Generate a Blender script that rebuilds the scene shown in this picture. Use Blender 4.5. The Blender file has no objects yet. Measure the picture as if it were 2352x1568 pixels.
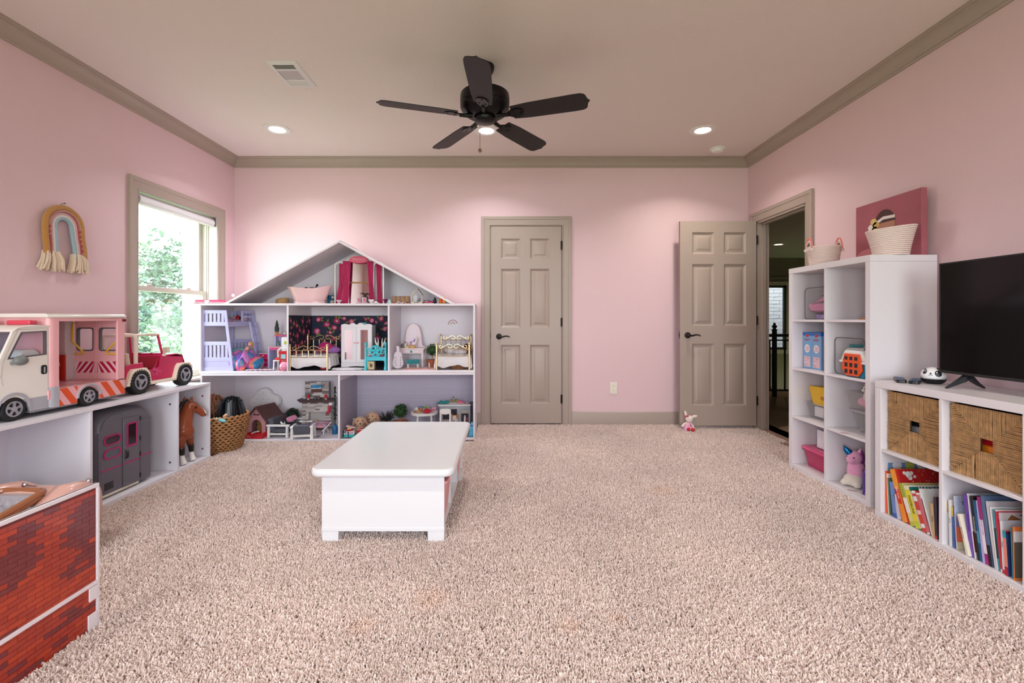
import bpy, bmesh, math, random
from math import sin, cos, pi, radians, atan2, sqrt
from mathutils import Vector, Matrix, Euler

C = bpy.context.scene.collection
S = bpy.context.scene
# ---------------------------------------------------------------- camera, world, sun, exposure
F, CX, CY, H = 1040.0, 1166.0, 732.5, 1.095          # focal length and principal point of the 2352x1568 frame, eye height
cam_data = bpy.data.cameras.new('camera')
cam = bpy.data.objects.new('camera', cam_data); C.objects.link(cam)
cam.location = (0, 0, H); cam.rotation_euler = (pi/2, 0, 0)
cam_data.sensor_width = 36.0; cam_data.lens = 36.0*F/2352
cam_data.shift_x = (1176-CX)/2352; cam_data.shift_y = (CY-784)/2352
cam_data.clip_start = 0.05; cam_data.clip_end = 200
S.camera = cam

W = bpy.data.worlds.new('sky'); S.world = W; W.use_nodes = True
wn = W.node_tree.nodes; wl = W.node_tree.links
bg = wn['Background']
tc = wn.new('ShaderNodeTexCoord'); sx = wn.new('ShaderNodeSeparateXYZ'); rp = wn.new('ShaderNodeValToRGB')
wl.new(tc.outputs['Generated'], sx.inputs[0]); wl.new(sx.outputs['Z'], rp.inputs[0])
rp.color_ramp.elements[0].position = 0.0; rp.color_ramp.elements[0].color = (0.95, 0.97, 1.0, 1)
rp.color_ramp.elements[1].position = 0.6; rp.color_ramp.elements[1].color = (0.80, 0.89, 1.0, 1)
wl.new(rp.outputs[0], bg.inputs['Color'])
bg.inputs['Strength'].default_value = 10.5

sun_d = bpy.data.lights.new('sun', 'SUN'); sun = bpy.data.objects.new('sun', sun_d); C.objects.link(sun)
sun_d.energy = 4.0; sun_d.angle = radians(3); sun_d.color = (1.0, 0.96, 0.88)
sun.rotation_euler = Vector((-0.62, -0.30, -0.72)).to_track_quat('-Z', 'Y').to_euler()

S.view_settings.view_transform = 'Standard'; S.view_settings.look = 'None'
S.view_settings.exposure = 0.12; S.view_settings.gamma = 1.0; S.view_settings.use_curve_mapping = False

def portal(name, loc, rot, sx_, sy_):
    d = bpy.data.lights.new(name, 'AREA'); d.shape = 'RECTANGLE'; d.size = sx_; d.size_y = sy_
    d.cycles.is_portal = True
    o = bpy.data.objects.new(name, d); C.objects.link(o); o.location = loc; o.rotation_euler = rot
    return o

# ---------------------------------------------------------------- helpers
random.seed(7)
RND = random.Random(11)
def srgb(c):
    def f(u):
        u = u/255.0
        return u/12.92 if u <= 0.04045 else ((u+0.055)/1.055)**2.4
    return (f(c[0]), f(c[1]), f(c[2]), 1.0)

_mats = {}
def M(name, c=(200,200,200), r=0.5, metal=0.0, nz=None, bump=None, coat=0.0, sheen=0.0, trans=0.0, emis=None, alpha=1.0, spec=None, ior=None):
    """principled material; nz=(scale, amount) mottles the colour, bump=(scale, strength) gives fine relief"""
    if name in _mats: return _mats[name]
    m = bpy.data.materials.new(name); m.use_nodes = True
    nt = m.node_tree; b = nt.nodes['Principled BSDF']
    b.inputs['Base Color'].default_value = srgb(c); b.inputs['Roughness'].default_value = r; b.inputs['Metallic'].default_value = metal
    if coat: b.inputs['Coat Weight'].default_value = coat; b.inputs['Coat Roughness'].default_value = 0.08
    if sheen: b.inputs['Sheen Weight'].default_value = sheen
    if trans: b.inputs['Transmission Weight'].default_value = trans
    if spec is not None: b.inputs['Specular IOR Level'].default_value = spec
    if ior: b.inputs['IOR'].default_value = ior
    if alpha < 1: b.inputs['Alpha'].default_value = alpha
    if emis:
        b.inputs['Emission Color'].default_value = srgb(emis[0]); b.inputs['Emission Strength'].default_value = emis[1]
    if nz or bump:
        t = nt.nodes.new('ShaderNodeTexCoord')
    if nz:
        n = nt.nodes.new('ShaderNodeTexNoise'); n.inputs['Scale'].default_value = nz[0]; n.inputs['Detail'].default_value = 4
        nt.links.new(t.outputs['Object'], n.inputs['Vector'])
        h = nt.nodes.new('ShaderNodeHueSaturation'); h.inputs['Color'].default_value = srgb(c)
        mr = nt.nodes.new('ShaderNodeMapRange'); mr.inputs['From Min'].default_value = .3; mr.inputs['From Max'].default_value = .7
        mr.inputs['To Min'].default_value = 1-nz[1]; mr.inputs['To Max'].default_value = 1+nz[1]
        nt.links.new(n.outputs['Fac'], mr.inputs['Value']); nt.links.new(mr.outputs[0], h.inputs['Value'])
        nt.links.new(h.outputs[0], b.inputs['Base Color'])
    if bump:
        n2 = nt.nodes.new('ShaderNodeTexNoise'); n2.inputs['Scale'].default_value = bump[0]; n2.inputs['Detail'].default_value = 3
        nt.links.new(t.outputs['Object'], n2.inputs['Vector'])
        bp = nt.nodes.new('ShaderNodeBump'); bp.inputs['Strength'].default_value = bump[1]; bp.inputs['Distance'].default_value = 0.01
        nt.links.new(n2.outputs['Fac'], bp.inputs['Height']); nt.links.new(bp.outputs[0], b.inputs['Normal'])
    _mats[name] = m
    return m

def glass(name, tint=(245,250,250), gloss=0.08, rough=0.02):
    if name in _mats: return _mats[name]
    m = bpy.data.materials.new(name); m.use_nodes = True; nt = m.node_tree; nt.nodes.clear()
    o = nt.nodes.new('ShaderNodeOutputMaterial'); mx = nt.nodes.new('ShaderNodeMixShader')
    t = nt.nodes.new('ShaderNodeBsdfTransparent'); g = nt.nodes.new('ShaderNodeBsdfGlossy')
    t.inputs[0].default_value = srgb(tint); g.inputs['Roughness'].default_value = rough
    lw = nt.nodes.new('ShaderNodeLayerWeight'); lw.inputs[0].default_value = 0.25
    ma = nt.nodes.new('ShaderNodeMath'); ma.operation = 'MULTIPLY'; ma.inputs[1].default_value = gloss*4
    nt.links.new(lw.outputs['Fresnel'], ma.inputs[0]); nt.links.new(ma.outputs[0], mx.inputs[0])
    nt.links.new(t.outputs[0], mx.inputs[1]); nt.links.new(g.outputs[0], mx.inputs[2]); nt.links.new(mx.outputs[0], o.inputs[0])
    _mats[name] = m
    return m

class B:
    """bag of verts and faces; every face keeps a material slot"""
    def __init__(s): s.v = []; s.f = []; s.m = []; s.mi = 0; s.X = None
    def add(s, vs, fs):
        o = len(s.v)
        for p in vs:
            p = Vector(p)
            if s.X is not None: p = s.X @ p
            s.v.append(p)
        for f in fs: s.f.append([o+i for i in f]); s.m.append(s.mi)
        return s
    def box(s, x0, y0, z0, x1, y1, z1):
        if x0 > x1: x0, x1 = x1, x0
        if y0 > y1: y0, y1 = y1, y0
        if z0 > z1: z0, z1 = z1, z0
        return s.add([(x0,y0,z0),(x1,y0,z0),(x1,y1,z0),(x0,y1,z0),(x0,y0,z1),(x1,y0,z1),(x1,y1,z1),(x0,y1,z1)],
                     [(0,3,2,1),(4,5,6,7),(0,1,5,4),(1,2,6,5),(2,3,7,6),(3,0,4,7)])
    def hexa(s, q0, q1):
        """two quads (same winding) joined"""
        return s.add(list(q0)+list(q1), [(3,2,1,0),(4,5,6,7),(0,1,5,4),(1,2,6,5),(2,3,7,6),(3,0,4,7)])
    def prism(s, poly, ax, a, b):
        n = len(poly)
        if ax == 'x': P = [(a,p,q) for p,q in poly]+[(b,p,q) for p,q in poly]
        elif ax == 'y': P = [(p,a,q) for p,q in poly]+[(p,b,q) for p,q in poly]
        else: P = [(p,q,a) for p,q in poly]+[(p,q,b) for p,q in poly]
        fs = [list(range(n))[::-1], list(range(n, 2*n))]+[(i,(i+1)%n,n+(i+1)%n,n+i) for i in range(n)]
        return s.add(P, fs)
    def loft(s, rings, cap=(True,True), closed=True):
        n = len(rings[0]); P = [p for r in rings for p in r]; fs = []
        for k in range(len(rings)-1):
            for i in range(n if closed else n-1):
                j = (i+1) % n
                fs.append((k*n+i, k*n+j, (k+1)*n+j, (k+1)*n+i))
        if cap[0]: fs.append(list(range(n))[::-1])
        if cap[1]: fs.append([(len(rings)-1)*n+i for i in range(n)])
        return s.add(P, fs)
    def tube(s, pts, r, n=8, closed=False, cap=True):
        pts = [Vector(p) for p in pts]; N = len(pts); rings = []; up = None
        for i, p in enumerate(pts):
            if closed: t = pts[(i+1) % N]-pts[i-1]
            else: t = pts[min(i+1,N-1)]-pts[max(i-1,0)]
            if t.length < 1e-9: t = Vector((0,0,1))
            t.normalize()
            if up is None:
                up = Vector((0,0,1)) if abs(t.z) < .9 else Vector((1,0,0))
            up = (up-t*up.dot(t))
            if up.length < 1e-6: up = t.orthogonal()
            up.normalize(); sd = t.cross(up)
            rr = r[i] if isinstance(r, (list,tuple)) else r
            rings.append([p+(up*cos(2*pi*k/n)+sd*sin(2*pi*k/n))*rr for k in range(n)])
        if closed: rings.append(rings[0]); return s.loft(rings, (False,False))
        return s.loft(rings, (cap,cap))
    def cyl(s, p0, p1, r0, r1=None, n=16): return s.tube([p0,p1], [r0, r0 if r1 is None else r1], n)
    def lathe(s, prof, n=24, c=(0,0,0), sx=1, sy=1, cap=(True,True)):
        return s.loft([[(c[0]+r*sx*cos(2*pi*k/n), c[1]+r*sy*sin(2*pi*k/n), c[2]+z) for k in range(n)] for r, z in prof], cap)
    def ell(s, c, r, nu=14, nv=9, rot=None):
        if isinstance(r, (int,float)): r = (r,r,r)
        Rm = Euler(rot).to_matrix() if rot else None; rings = []
        for j in range(1, nv):
            th = pi*j/nv; ring = []
            for k in range(nu):
                ph = 2*pi*k/nu; p = Vector((r[0]*sin(th)*cos(ph), r[1]*sin(th)*sin(ph), -r[2]*cos(th)))
                if Rm: p = Rm @ p
                ring.append(p+Vector(c))
            rings.append(ring)
        b = Vector((0,0,-r[2])); t = Vector((0,0,r[2]))
        if Rm: b = Rm@b; t = Rm@t
        n = nu; P = [p for r_ in rings for p in r_]+[b+Vector(c), t+Vector(c)]; fs = []
        for k in range(len(rings)-1):
            for i in range(n): fs.append((k*n+i, k*n+(i+1)%n, (k+1)*n+(i+1)%n, (k+1)*n+i))
        nb = len(P)-2
        for i in range(n): fs.append((nb, (i+1)%n, i)); fs.append((nb+1, (len(rings)-1)*n+i, (len(rings)-1)*n+(i+1)%n))
        return s.add(P, fs)
    def disc(s, c, r, nrm='y', n=14, ry=None, ang=0):
        ry = r if ry is None else ry; ps = []
        for k in range(n):
            a = 2*pi*k/n; u, w = r*cos(a), ry*sin(a); u, w = u*cos(ang)-w*sin(ang), u*sin(ang)+w*cos(ang)
            ps.append((c[0]+u, c[1], c[2]+w) if nrm == 'y' else ((c[0], c[1]+u, c[2]+w) if nrm == 'x' else (c[0]+u, c[1]+w, c[2])))
        return s.add(ps, [list(range(n))])

def obj(name, b, mats, parent=None, loc=(0,0,0), rot=(0,0,0), ang=38, bevel=0.0, seg=2, sub=0, remesh=0.0, smooth=0):
    me = bpy.data.meshes.new(name)
    me.from_pydata([tuple(p) for p in b.v], [], b.f)
    if not isinstance(mats, (list,tuple)): mats = [mats]
    for m in mats: me.materials.append(m)
    if len(mats) > 1: me.polygons.foreach_set('material_index', b.m)
    bm = bmesh.new(); bm.from_mesh(me); bmesh.ops.recalc_face_normals(bm, faces=bm.faces); bm.to_mesh(me); bm.free()
    if ang:
        me.polygons.foreach_set('use_smooth', [True]*len(me.polygons))
        me.set_sharp_from_angle(angle=radians(ang))
    me.update()
    o = bpy.data.objects.new(name, me); C.objects.link(o); o.location = loc; o.rotation_euler = rot
    if parent: o.parent = parent
    if bevel:
        md = o.modifiers.new('bevel', 'BEVEL'); md.width = bevel; md.segments = seg; md.limit_method = 'ANGLE'; md.angle_limit = radians(40)
    if remesh:
        md = o.modifiers.new('remesh', 'REMESH'); md.mode = 'VOXEL'; md.voxel_size = remesh; md.use_smooth_shade = True
        if smooth:
            md = o.modifiers.new('smooth', 'SMOOTH'); md.iterations = smooth; md.factor = .5
    if sub:
        md = o.modifiers.new('sub', 'SUBSURF'); md.levels = sub; md.render_levels = sub
    return o

def T(name, label, cat, loc=(0,0,0), rz=0.0, group=None, rot=None):
    o = bpy.data.objects.new(name, None); C.objects.link(o); o.empty_display_size = .05
    o.location = loc; o.rotation_euler = rot if rot else (0,0,rz)
    o['label'] = label; o['category'] = cat
    if group: o['group'] = group
    return o
def tag(o, label, cat, group=None, kind=None):
    if label: o['label'] = label
    if cat: o['category'] = cat
    if group: o['group'] = group
    if kind: o['kind'] = kind
    return o
def st(o, label=None):
    o['kind'] = 'structure'
    if label: o['label'] = label
    return o
def stE(name):
    o = bpy.data.objects.new(name, None); C.objects.link(o); o['kind'] = 'structure'; return o
def dup(root, loc, rz=None, label=None, group=None):
    r = root.copy(); C.objects.link(r); r.location = loc
    if rz is not None: r.rotation_euler = (0,0,rz)
    if label: r['label'] = label
    if group: r['group'] = group
    for ch in list(root.children):
        c = ch.copy(); C.objects.link(c); c.parent = r
        for g in ch.children:
            d = g.copy(); C.objects.link(d); d.parent = c
    return r
_texts = []
def text(name, s, size, loc, rot, m, parent, ext=0.0006, align='CENTER', sx=1.0):
    cu = bpy.data.curves.new(name, 'FONT'); cu.body = s; cu.size = size; cu.extrude = ext; cu.align_x = align; cu.align_y = 'CENTER'
    cu.materials.append(m); o = bpy.data.objects.new(name, cu); C.objects.link(o); o.location = loc; o.rotation_euler = rot; o.parent = parent
    o.scale = (sx,1,1); _texts.append(o)
    return o
# measured directions in the photograph -> points on known planes of the room
def onz(px, py, z): Y = (H-z)*F/(py-CY); return ((px-CX)*Y/F, Y, z)
def onx(px, py, X): Y = X*F/(px-CX); return (X, Y, H-(py-CY)*Y/F)
def ony(px, py, Y): return ((px-CX)*Y/F, Y, H-(py-CY)*Y/F)
def frame_sweep(b, path, prof, fn, closed=False):
    """path=[((a,c),(da,dc))] inner outline with mitre directions, prof=[(offset, proud)], fn(a,c,proud)->xyz"""
    rings = [[fn(p[0]+d[0]*o, p[1]+d[1]*o, h) for o, h in prof] for p, d in path]
    if closed: rings.append(rings[0]); b.loft(rings, (False,False))
    else: b.loft(rings, (True,True))
    return b
def arc(cx, cy, r, a0, a1, n, r2=None):
    r2 = r if r2 is None else r2
    return [(cx+r*cos(a0+(a1-a0)*i/n), cy+r2*sin(a0+(a1-a0)*i/n)) for i in range(n+1)]
def rrect(x0, z0, x1, z1, r, n=4):
    return arc(x1-r,z1-r,r,0,pi/2,n)+arc(x0+r,z1-r,r,pi/2,pi,n)+arc(x0+r,z0+r,r,pi,1.5*pi,n)+arc(x1-r,z0+r,r,1.5*pi,2*pi,n)

# ---------------------------------------------------------------- shared materials
m_wall = M('pink_wall_paint', (226,193,198), .6, bump=(180,.12))
m_ceil = M('ceiling_paint', (234,219,216), .8, bump=(90,.15))
m_trim = M('greige_trim_paint', (170,152,141), .42)
m_base = M('shaded_carpet_backing', (150,116,104), .95, nz=(60,.2))  # darker than the yarn, painting shade into the gaps between tufts
m_white = M('white_laminate', (229,222,226), .38)
m_white2 = M('white_board', (232,226,234), .5, bump=(60,.05))
m_wplastic = M('white_plastic', (238,234,232), .3)
m_black = M('black_plastic', (14,13,14), .35)
m_darkbronze = M('dark_bronze', (38,30,28), .38, metal=.7)
m_gold = M('brass', (222,196,152), .30, metal=1.0)
m_chrome = M('chrome', (215,215,220), .12, metal=1.0)
m_red = M('red_plastic', (196,26,38), .35)
m_hot = M('hot_pink', (205,22,96), .4)
m_pinkp = M('pink_plastic', (238,172,180), .35)
m_cream = M('cream_plastic', (236,222,206), .4)
m_kraft = M('kraft_paper', (186,146,110), .8, nz=(30,.1))
m_green = M('topiary_leaf', (48,82,40), .6, nz=(40,.4))
m_dkgreen = M('dark_leaf', (40,58,44), .6, nz=(40,.4))
m_terra = M('terracotta', (176,98,66), .8)
m_wood = M('wood', (176,130,92), .6, nz=(20,.15))
m_teal = M('turquoise_plastic', (60,196,210), .35)
m_dteal = M('dark_teal', (20,126,132), .5)
m_blush = M('blush_fabric', (232,184,188), .9, sheen=.3, bump=(200,.2))
m_wfab = M('white_fabric', (236,230,232), .9, sheen=.2, bump=(150,.25))
m_gfab = M('grey_felt', (92,92,104), .95, nz=(80,.2), bump=(160,.3))
m_eye = M('black_eye', (10,10,12), .15)
m_mirror = M('mirror', (235,235,238), .03, metal=1.0)
m_clear = glass('clear_plastic', (250,250,251), .04, .15)
def frosted(name, c, milk, tint=(250,250,250)):
    m = bpy.data.materials.new(name); m.use_nodes = True; nt = m.node_tree; nt.nodes.clear(); _mats[name] = m
    o = nt.nodes.new('ShaderNodeOutputMaterial'); mx = nt.nodes.new('ShaderNodeMixShader'); t = nt.nodes.new('ShaderNodeBsdfTransparent'); d = nt.nodes.new('ShaderNodeBsdfPrincipled')
    t.inputs[0].default_value = srgb(tint); d.inputs['Base Color'].default_value = srgb(c); d.inputs['Roughness'].default_value = .25; mx.inputs[0].default_value = milk
    nt.links.new(t.outputs[0], mx.inputs[1]); nt.links.new(d.outputs[0], mx.inputs[2]); nt.links.new(mx.outputs[0], o.inputs[0]); return m
m_bincl = frosted('frosted_bin_plastic', (236,232,234), .13)
m_lav = M('lavender_paint', (190,186,226), .45)
# ================================================================ the room shell
XL, XR, YB, YR, ZC, ZF = -2.85, 2.508, 4.725, -1.75, 2.765, -0.018
st(obj('floor', B().box(XL-.3, YR-.3, ZF-.1, XR+.25, YB+.25, ZF), m_base, ang=0))
st(obj('ceiling', B().box(XL-.3, YR-.3, ZC, XR+.25, YB+.25, ZC+.1), m_ceil, ang=0))
b = B(); b.box(XL-.2,YB,ZF,-.181,YB+.15,ZC).box(.569,YB,ZF,XR+.2,YB+.15,ZC).box(-.181,YB,2.067,.569,YB+.15,ZC).box(-.3,YB+.12,ZF,.7,YB+.15,2.2)
st(obj('wall_back', b, m_wall, ang=0))
WY0, WY1, WZ0, WZ1 = 3.485, 4.44, .55, 2.09           # window opening in the left wall
b = B(); XO = XL-.17
b.box(XO,YR,ZF,XL,WY0,ZC); b.box(XO,WY1,ZF,XL,YB,ZC); b.box(XO,WY0,ZF,XL,WY1,WZ0); b.box(XO,WY0,WZ1,XL,WY1,ZC)
st(obj('wall_left', b, m_wall, ang=0))
DY0, DY1, DZ = 3.80, 4.565, 2.07                      # doorway in the right wall
b = B(); XT = XR+.115
b.box(XR,YR,ZF,XT,DY0,ZC); b.box(XR,DY1,ZF,XT,YB,ZC); b.box(XR,DY0,DZ,XT,DY1,ZC)
st(obj('wall_right', b, m_wall, ang=0))
# wall behind the photographer with two windows giving the daylight
b = B(); RW = [(-2.35,-.45),(.35,2.2)]; RZ0, RZ1 = .35, 2.35; y0, y1 = YR-.15, YR
xs = [XL-.2]+[v for w in RW for v in w]+[XR+.2]
for i in range(0,6,2): b.box(xs[i],y0,ZF,xs[i+1],y1,ZC)
for w in RW: b.box(w[0],y0,ZF,w[1],y1,RZ0); b.box(w[0],y0,RZ1,w[1],y1,ZC)
st(obj('wall_rear', b, m_wall, ang=0))
m_pane = glass('window_glass', (250,253,253), .05, .0)
for k, w in enumerate(RW):
    e = stE('window_%d' % (k+2))
    fr = B(); xm = (w[0]+w[1])/2
    for a in (w[0], xm-.03, w[1]-.06): fr.box(a, YR-.1, RZ0, a+.06, YR-.04, RZ1)
    for z in (RZ0, 1.35, RZ1-.06): fr.box(w[0], YR-.1, z, w[1], YR-.04, z+.06)
    obj('sash', fr, m_trim, e, ang=0)
    obj('pane', B().box(w[0], YR-.075, RZ0, w[1], YR-.07, RZ1), m_pane, e, ang=0)
    cs = B(); x0, x1, z0, z1 = w[0], w[1], RZ0, RZ1
    frame_sweep(cs, [((x0,z0),(-1,-1)),((x0,z1),(-1,1)),((x1,z1),(1,1)),((x1,z0),(1,-1))], [(0,.0),(0,.016),(.07,.02),(.09,.0)], lambda a,c,h: (a, YR+h, c), True)
    obj('casing', cs, m_trim, e)
    portal('window_portal', (xm, YR-.16, (RZ0+RZ1)/2), (pi/2,0,0), w[1]-w[0], RZ1-RZ0)

# crown moulding, one length per wall
CP = [(0,2.672),(.010,2.672),(.014,2.680),(.014,2.686),(.022,2.690),(.026,2.700),(.030,2.712),(.040,2.726),(.054,2.738),(.064,2.743),(.066,2.750),(.076,2.752),(.080,2.757),(.0875,2.759),(.0875,ZC),(0,ZC)]
def crown(name, p0, d0, p1, d1):
    b = B(); b.loft([[(p[0]+d[0]*o, p[1]+d[1]*o, z) for o, z in CP] for p, d in ((p0,d0),(p1,d1))])
    st(obj(name, b, m_trim, ang=25))
crown('trim_1', (XL,YR), (1,0), (XL,YB), (1,-1))
crown('trim_2', (XL,YB), (1,-1), (XR,YB), (-1,-1))
crown('trim_3', (XR,YB), (-1,-1), (XR,YR), (-1,0))
# baseboards
def base(name, segs):
    b = B()
    for p0, p1, n in segs:
        pr = [(0,ZF),(.015,ZF),(.015,.112),(.011,.124),(.004,.131),(0,.131)]
        b.loft([[(p[0]+n[0]*o, p[1]+n[1]*o, z) for o, z in pr] for p in (p0,p1)])
    st(obj(name, b, m_trim, ang=25))
base('baseboard_back', [((XL,YB),(-.268,YB),(0,-1)), ((.636,YB),(XR,YB),(0,-1))])
base('baseboard_left', [((XL,YR),(XL,YB),(1,0))])
base('baseboard_right', [((XR,YR),(XR,3.70),(-1,0)), ((XR,4.665),(XR,YB),(-1,0))])
base('baseboard_rear', [((XL,YR),(XR,YR),(0,1))])

# casing profile: bead, flat, back band
CS = [(0,0),(0,.010),(.008,.014),(.012,.010),(.018,.010),(.060,.017),(.064,.022),(.085,.026),(.094,.024),(.094,0)]
# ---------------------------------------------------------------- doors
def six_panel(parent, w, h, t, cols, rows, slab_name='door_slab'):
    """slab with recessed, raised panels; local x across, front face y=0 looking to -y"""
    b = B(); b.box(0,.0155,0,w,t-.0155,h)
    xs = [0]+[c for cc in cols for c in cc]+[w]; zs = [0]+[r for rr in rows for r in rr]+[h]
    for i in range(0,len(xs),2): b.box(xs[i],0,0,xs[i+1],t,h)
    for i in range(0,len(zs),2):
        for c in cols: b.box(c[0],0,zs[i],c[1],t,zs[i+1])
    obj(slab_name, b, m_trim, parent, ang=0)
    for c in cols:
        for r in rows:
            p = B()
            for sgn, yb in ((1,0),(-1,t)):
                rg = []
                for o, d in ((0,.0),(.003,.005),(.013,.0125),(.020,.015),(.026,.0145),(.050,.0035),(.052,.0028)):
                    y = yb+sgn*d
                    rg.append([(c[0]+o,y,r[0]+o),(c[1]-o,y,r[0]+o),(c[1]-o,y,r[1]-o),(c[0]+o,y,r[1]-o)])
                p.loft(rg, (False,True))
            obj('panel', p, m_trim, parent, ang=20)
def lever(parent, x, z, y=0, sgn=1):
    b = B()
    b.lathe([(0,.0),(.031,.0),(.031,.004),(.027,.009),(.012,.012),(.011,.034),(.016,.038),(.016,.046),(.0,.050)], 22)
    m = Matrix.Translation((x,y,z)) @ Matrix.Rotation(pi/2, 4, 'X'); b.v = [m@p for p in b.v]
    b.tube([(x,y-.042,z),(x+.03*sgn,y-.043,z-.004),(x+.065*sgn,y-.045,z+.006),(x+.095*sgn,y-.046,z+.004),(x+.112*sgn,y-.045,z-.006)], [.011,.009,.007,.006,.005], 10)
    obj('lever_handle', b, m_darkbronze, parent)
def hinge(parent, x, z, y=-.002):
    b = B(); b.cyl((x,y-.004,z-.045),(x,y-.004,z+.045),.007,n=10); b.box(x-.012,y,z-.044,x+.012,y+.004,z+.044)
    obj('hinge', b, m_darkbronze, parent)

d1 = stE('door_1'); d1.location = (-.173, YB-.004, .008)
six_panel(d1, .732, 2.052, .035, [(.1045,.304),(.407,.608)], [(.205,.818),(.998,1.611),(1.712,1.926)])
lever(d1, .083, .905)
for z in (.255,1.055,1.855): hinge(d1, .737, z, -.004)
b = B(); b.box(-.004,-.002,.885,-.012,.004,.945); obj('strike_plate', b, m_darkbronze, d1, ang=0)
b = B(); frame_sweep(b, [((-.008,ZF-.008),(-1,0)),((-.008,2.06),(-1,1)),((.742,2.06),(1,1)),((.742,ZF-.008),(1,0))], CS, lambda a,c,h: (a, .004-h, c))
obj('casing', b, m_trim, d1, ang=25)
b = B(); b.box(-.008,.02,-.01,-.001,.14,2.06); b.box(.733,.02,-.01,.742,.14,2.06); b.box(-.008,.02,2.053,.742,.14,2.062)
obj('jamb', b, m_trim, d1, ang=0)
# the doorway and its door, swung open flat against the far side
d2 = stE('door_2'); d2.location = (1.727, 4.535, .028)
six_panel(d2, .763, 2.048, .035, [(.121,.342),(.439,.662)], [(.202,.82),(1.0,1.617),(1.719,1.936)])
lever(d2, .075, .905)
b = B()
for z in (.25,1.05,1.85): pass
for z in (.25,1.055,1.86): hinge(d2, .772, z, .004)
b = B(); b.box(-.002,.008,.87,.0,.028,.94); b.box(-.006,.012,.895,-.0,.024,.915); obj('latch_plate', b, m_darkbronze, d2, ang=0)
d3 = stE('door_3')
b = B(); frame_sweep(b, [((DY0,ZF),(-1,0)),((DY0,DZ),(-1,1)),((DY1,DZ),(1,1)),((DY1,ZF),(1,0))], CS, lambda a,c,h: (XR-h, a, c))
obj('casing', b, m_trim, d3, ang=25)
b = B(); b.box(XR-.002,DY0-.002,ZF,XT+.002,DY0+.018,DZ); b.box(XR-.002,DY1-.018,ZF,XT+.002,DY1+.002,DZ); b.box(XR-.002,DY0,DZ-.018,XT+.002,DY1,DZ+.002)
b.box(XR+.045,DY0+.018,ZF,XR+.08,DY0+.03,DZ-.018); b.box(XR+.045,DY1-.03,ZF,XR+.08,DY1-.018,DZ-.018); b.box(XR+.045,DY0+.018,DZ-.03,XR+.08,DY1-.018,DZ-.018)
obj('jamb', b, m_trim, d3, ang=0)

# ---------------------------------------------------------------- the window in the left wall
w1 = stE('window_1'); m_sash = M('almond_vinyl', (196,186,174), .35); m_jamb = M('window_jamb_paint', (206,202,194), .4)
b = B(); frame_sweep(b, [((WY0,WZ0),(-1,-1)),((WY0,WZ1),(-1,1)),((WY1,WZ1),(1,1)),((WY1,WZ0),(1,-1))], CS, lambda a,c,h: (XL+h, a, c), True)
obj('casing', b, m_trim, w1, ang=25)
b = B(); xo = XO-.06
b.box(xo,WY0-.02,WZ0,XL+.002,WY0+.004,WZ1); b.box(xo,WY1-.004,WZ0,XL+.002,WY1+.02,WZ1); b.box(xo,WY0,WZ1-.004,XL+.002,WY1,WZ1+.02); b.box(xo,WY0,WZ0-.02,XL+.002,WY1,WZ0+.006)
obj('jamb', b, m_jamb, w1, ang=0)
b = B(); b.box(XL-.03,WY0-.05,WZ0-.012,XL+.05,WY1+.05,WZ0+.012); obj('sill', b, m_trim, w1, bevel=.006)
def sash(name, x, z0, z1, zt, zb):
    b = B(); a0, a1 = WY0+.012, WY1-.012; s_ = .042
    b.box(x-.016,a0,z0,x+.016,a0+s_,z1); b.box(x-.016,a1-s_,z0,x+.016,a1,z1)
    b.box(x-.016,a0+s_,z0,x+.016,a1-s_,z0+zb); b.box(x-.016,a0+s_,z1-zt,x+.016,a1-s_,z1)
    obj(name, b, m_sash, w1, bevel=.004)
    obj('pane', B().box(x-.003,a0+s_-.004,z0+zb-.004,x+.003,a1-s_+.004,z1-zt+.004), m_pane, w1, ang=0)
sash('lower_sash', XO+.055, WZ0+.01, 1.365, .040, .06)
sash('upper_sash', XO+.015, 1.325, WZ1-.01, .05, .040)
b = B()
for y in (WY0+.25, WY1-.25): b.box(XO+.07,y-.03,1.365,XO+.045,y+.03,1.378); b.cyl((XO+.058,y,1.378),(XO+.058,y+.03,1.384),.006,n=8)
obj('sash_lock', b, m_sash, w1)
b = B(); b.box(XO+.0,WY0+.004,WZ0,XO+.075,WY0+.014,WZ1); b.box(XO+.0,WY1-.014,WZ0,XO+.075,WY1-.004,WZ1); b.box(XO+.078,WY1-.012,WZ0,XO+.09,WY1-.002,WZ1)
obj('track', b, m_sash, w1, ang=0)
m_wbrick = M('white_painted_brick', (222,220,214), .8, nz=(30,.06), bump=(60,.3))
mort = B(); mort.box(xo-.11,WY0-.012,WZ0-.1,xo-.003,WY0-.03,WZ1+.1); mort.box(xo-.11,WY1+.012,WZ0-.1,xo-.003,WY1+.03,WZ1+.1)
obj('mortar', mort, M('pale_mortar', (206,204,198), .9), w1, ang=0)
bk = bpy.data.meshes.new('brick'); bb = B().box(-.052,-.008,-.029,.052,.008,.029)
bk.from_pydata([tuple(v) for v in bb.v], [], bb.f); bk.materials.append(m_wbrick)
for i in range(23):
    o = bpy.data.objects.new('brick', bk); C.objects.link(o); o.parent = w1; o.location = (xo-.057+RND.uniform(-.002,.002), WY1+.008, WZ0+.03+i*.067)
portal('window_portal', (XO-.05, (WY0+WY1)/2, (WZ0+WZ1)/2), (0,-pi/2,0), WZ1-WZ0, WY1-WY0)

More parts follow.
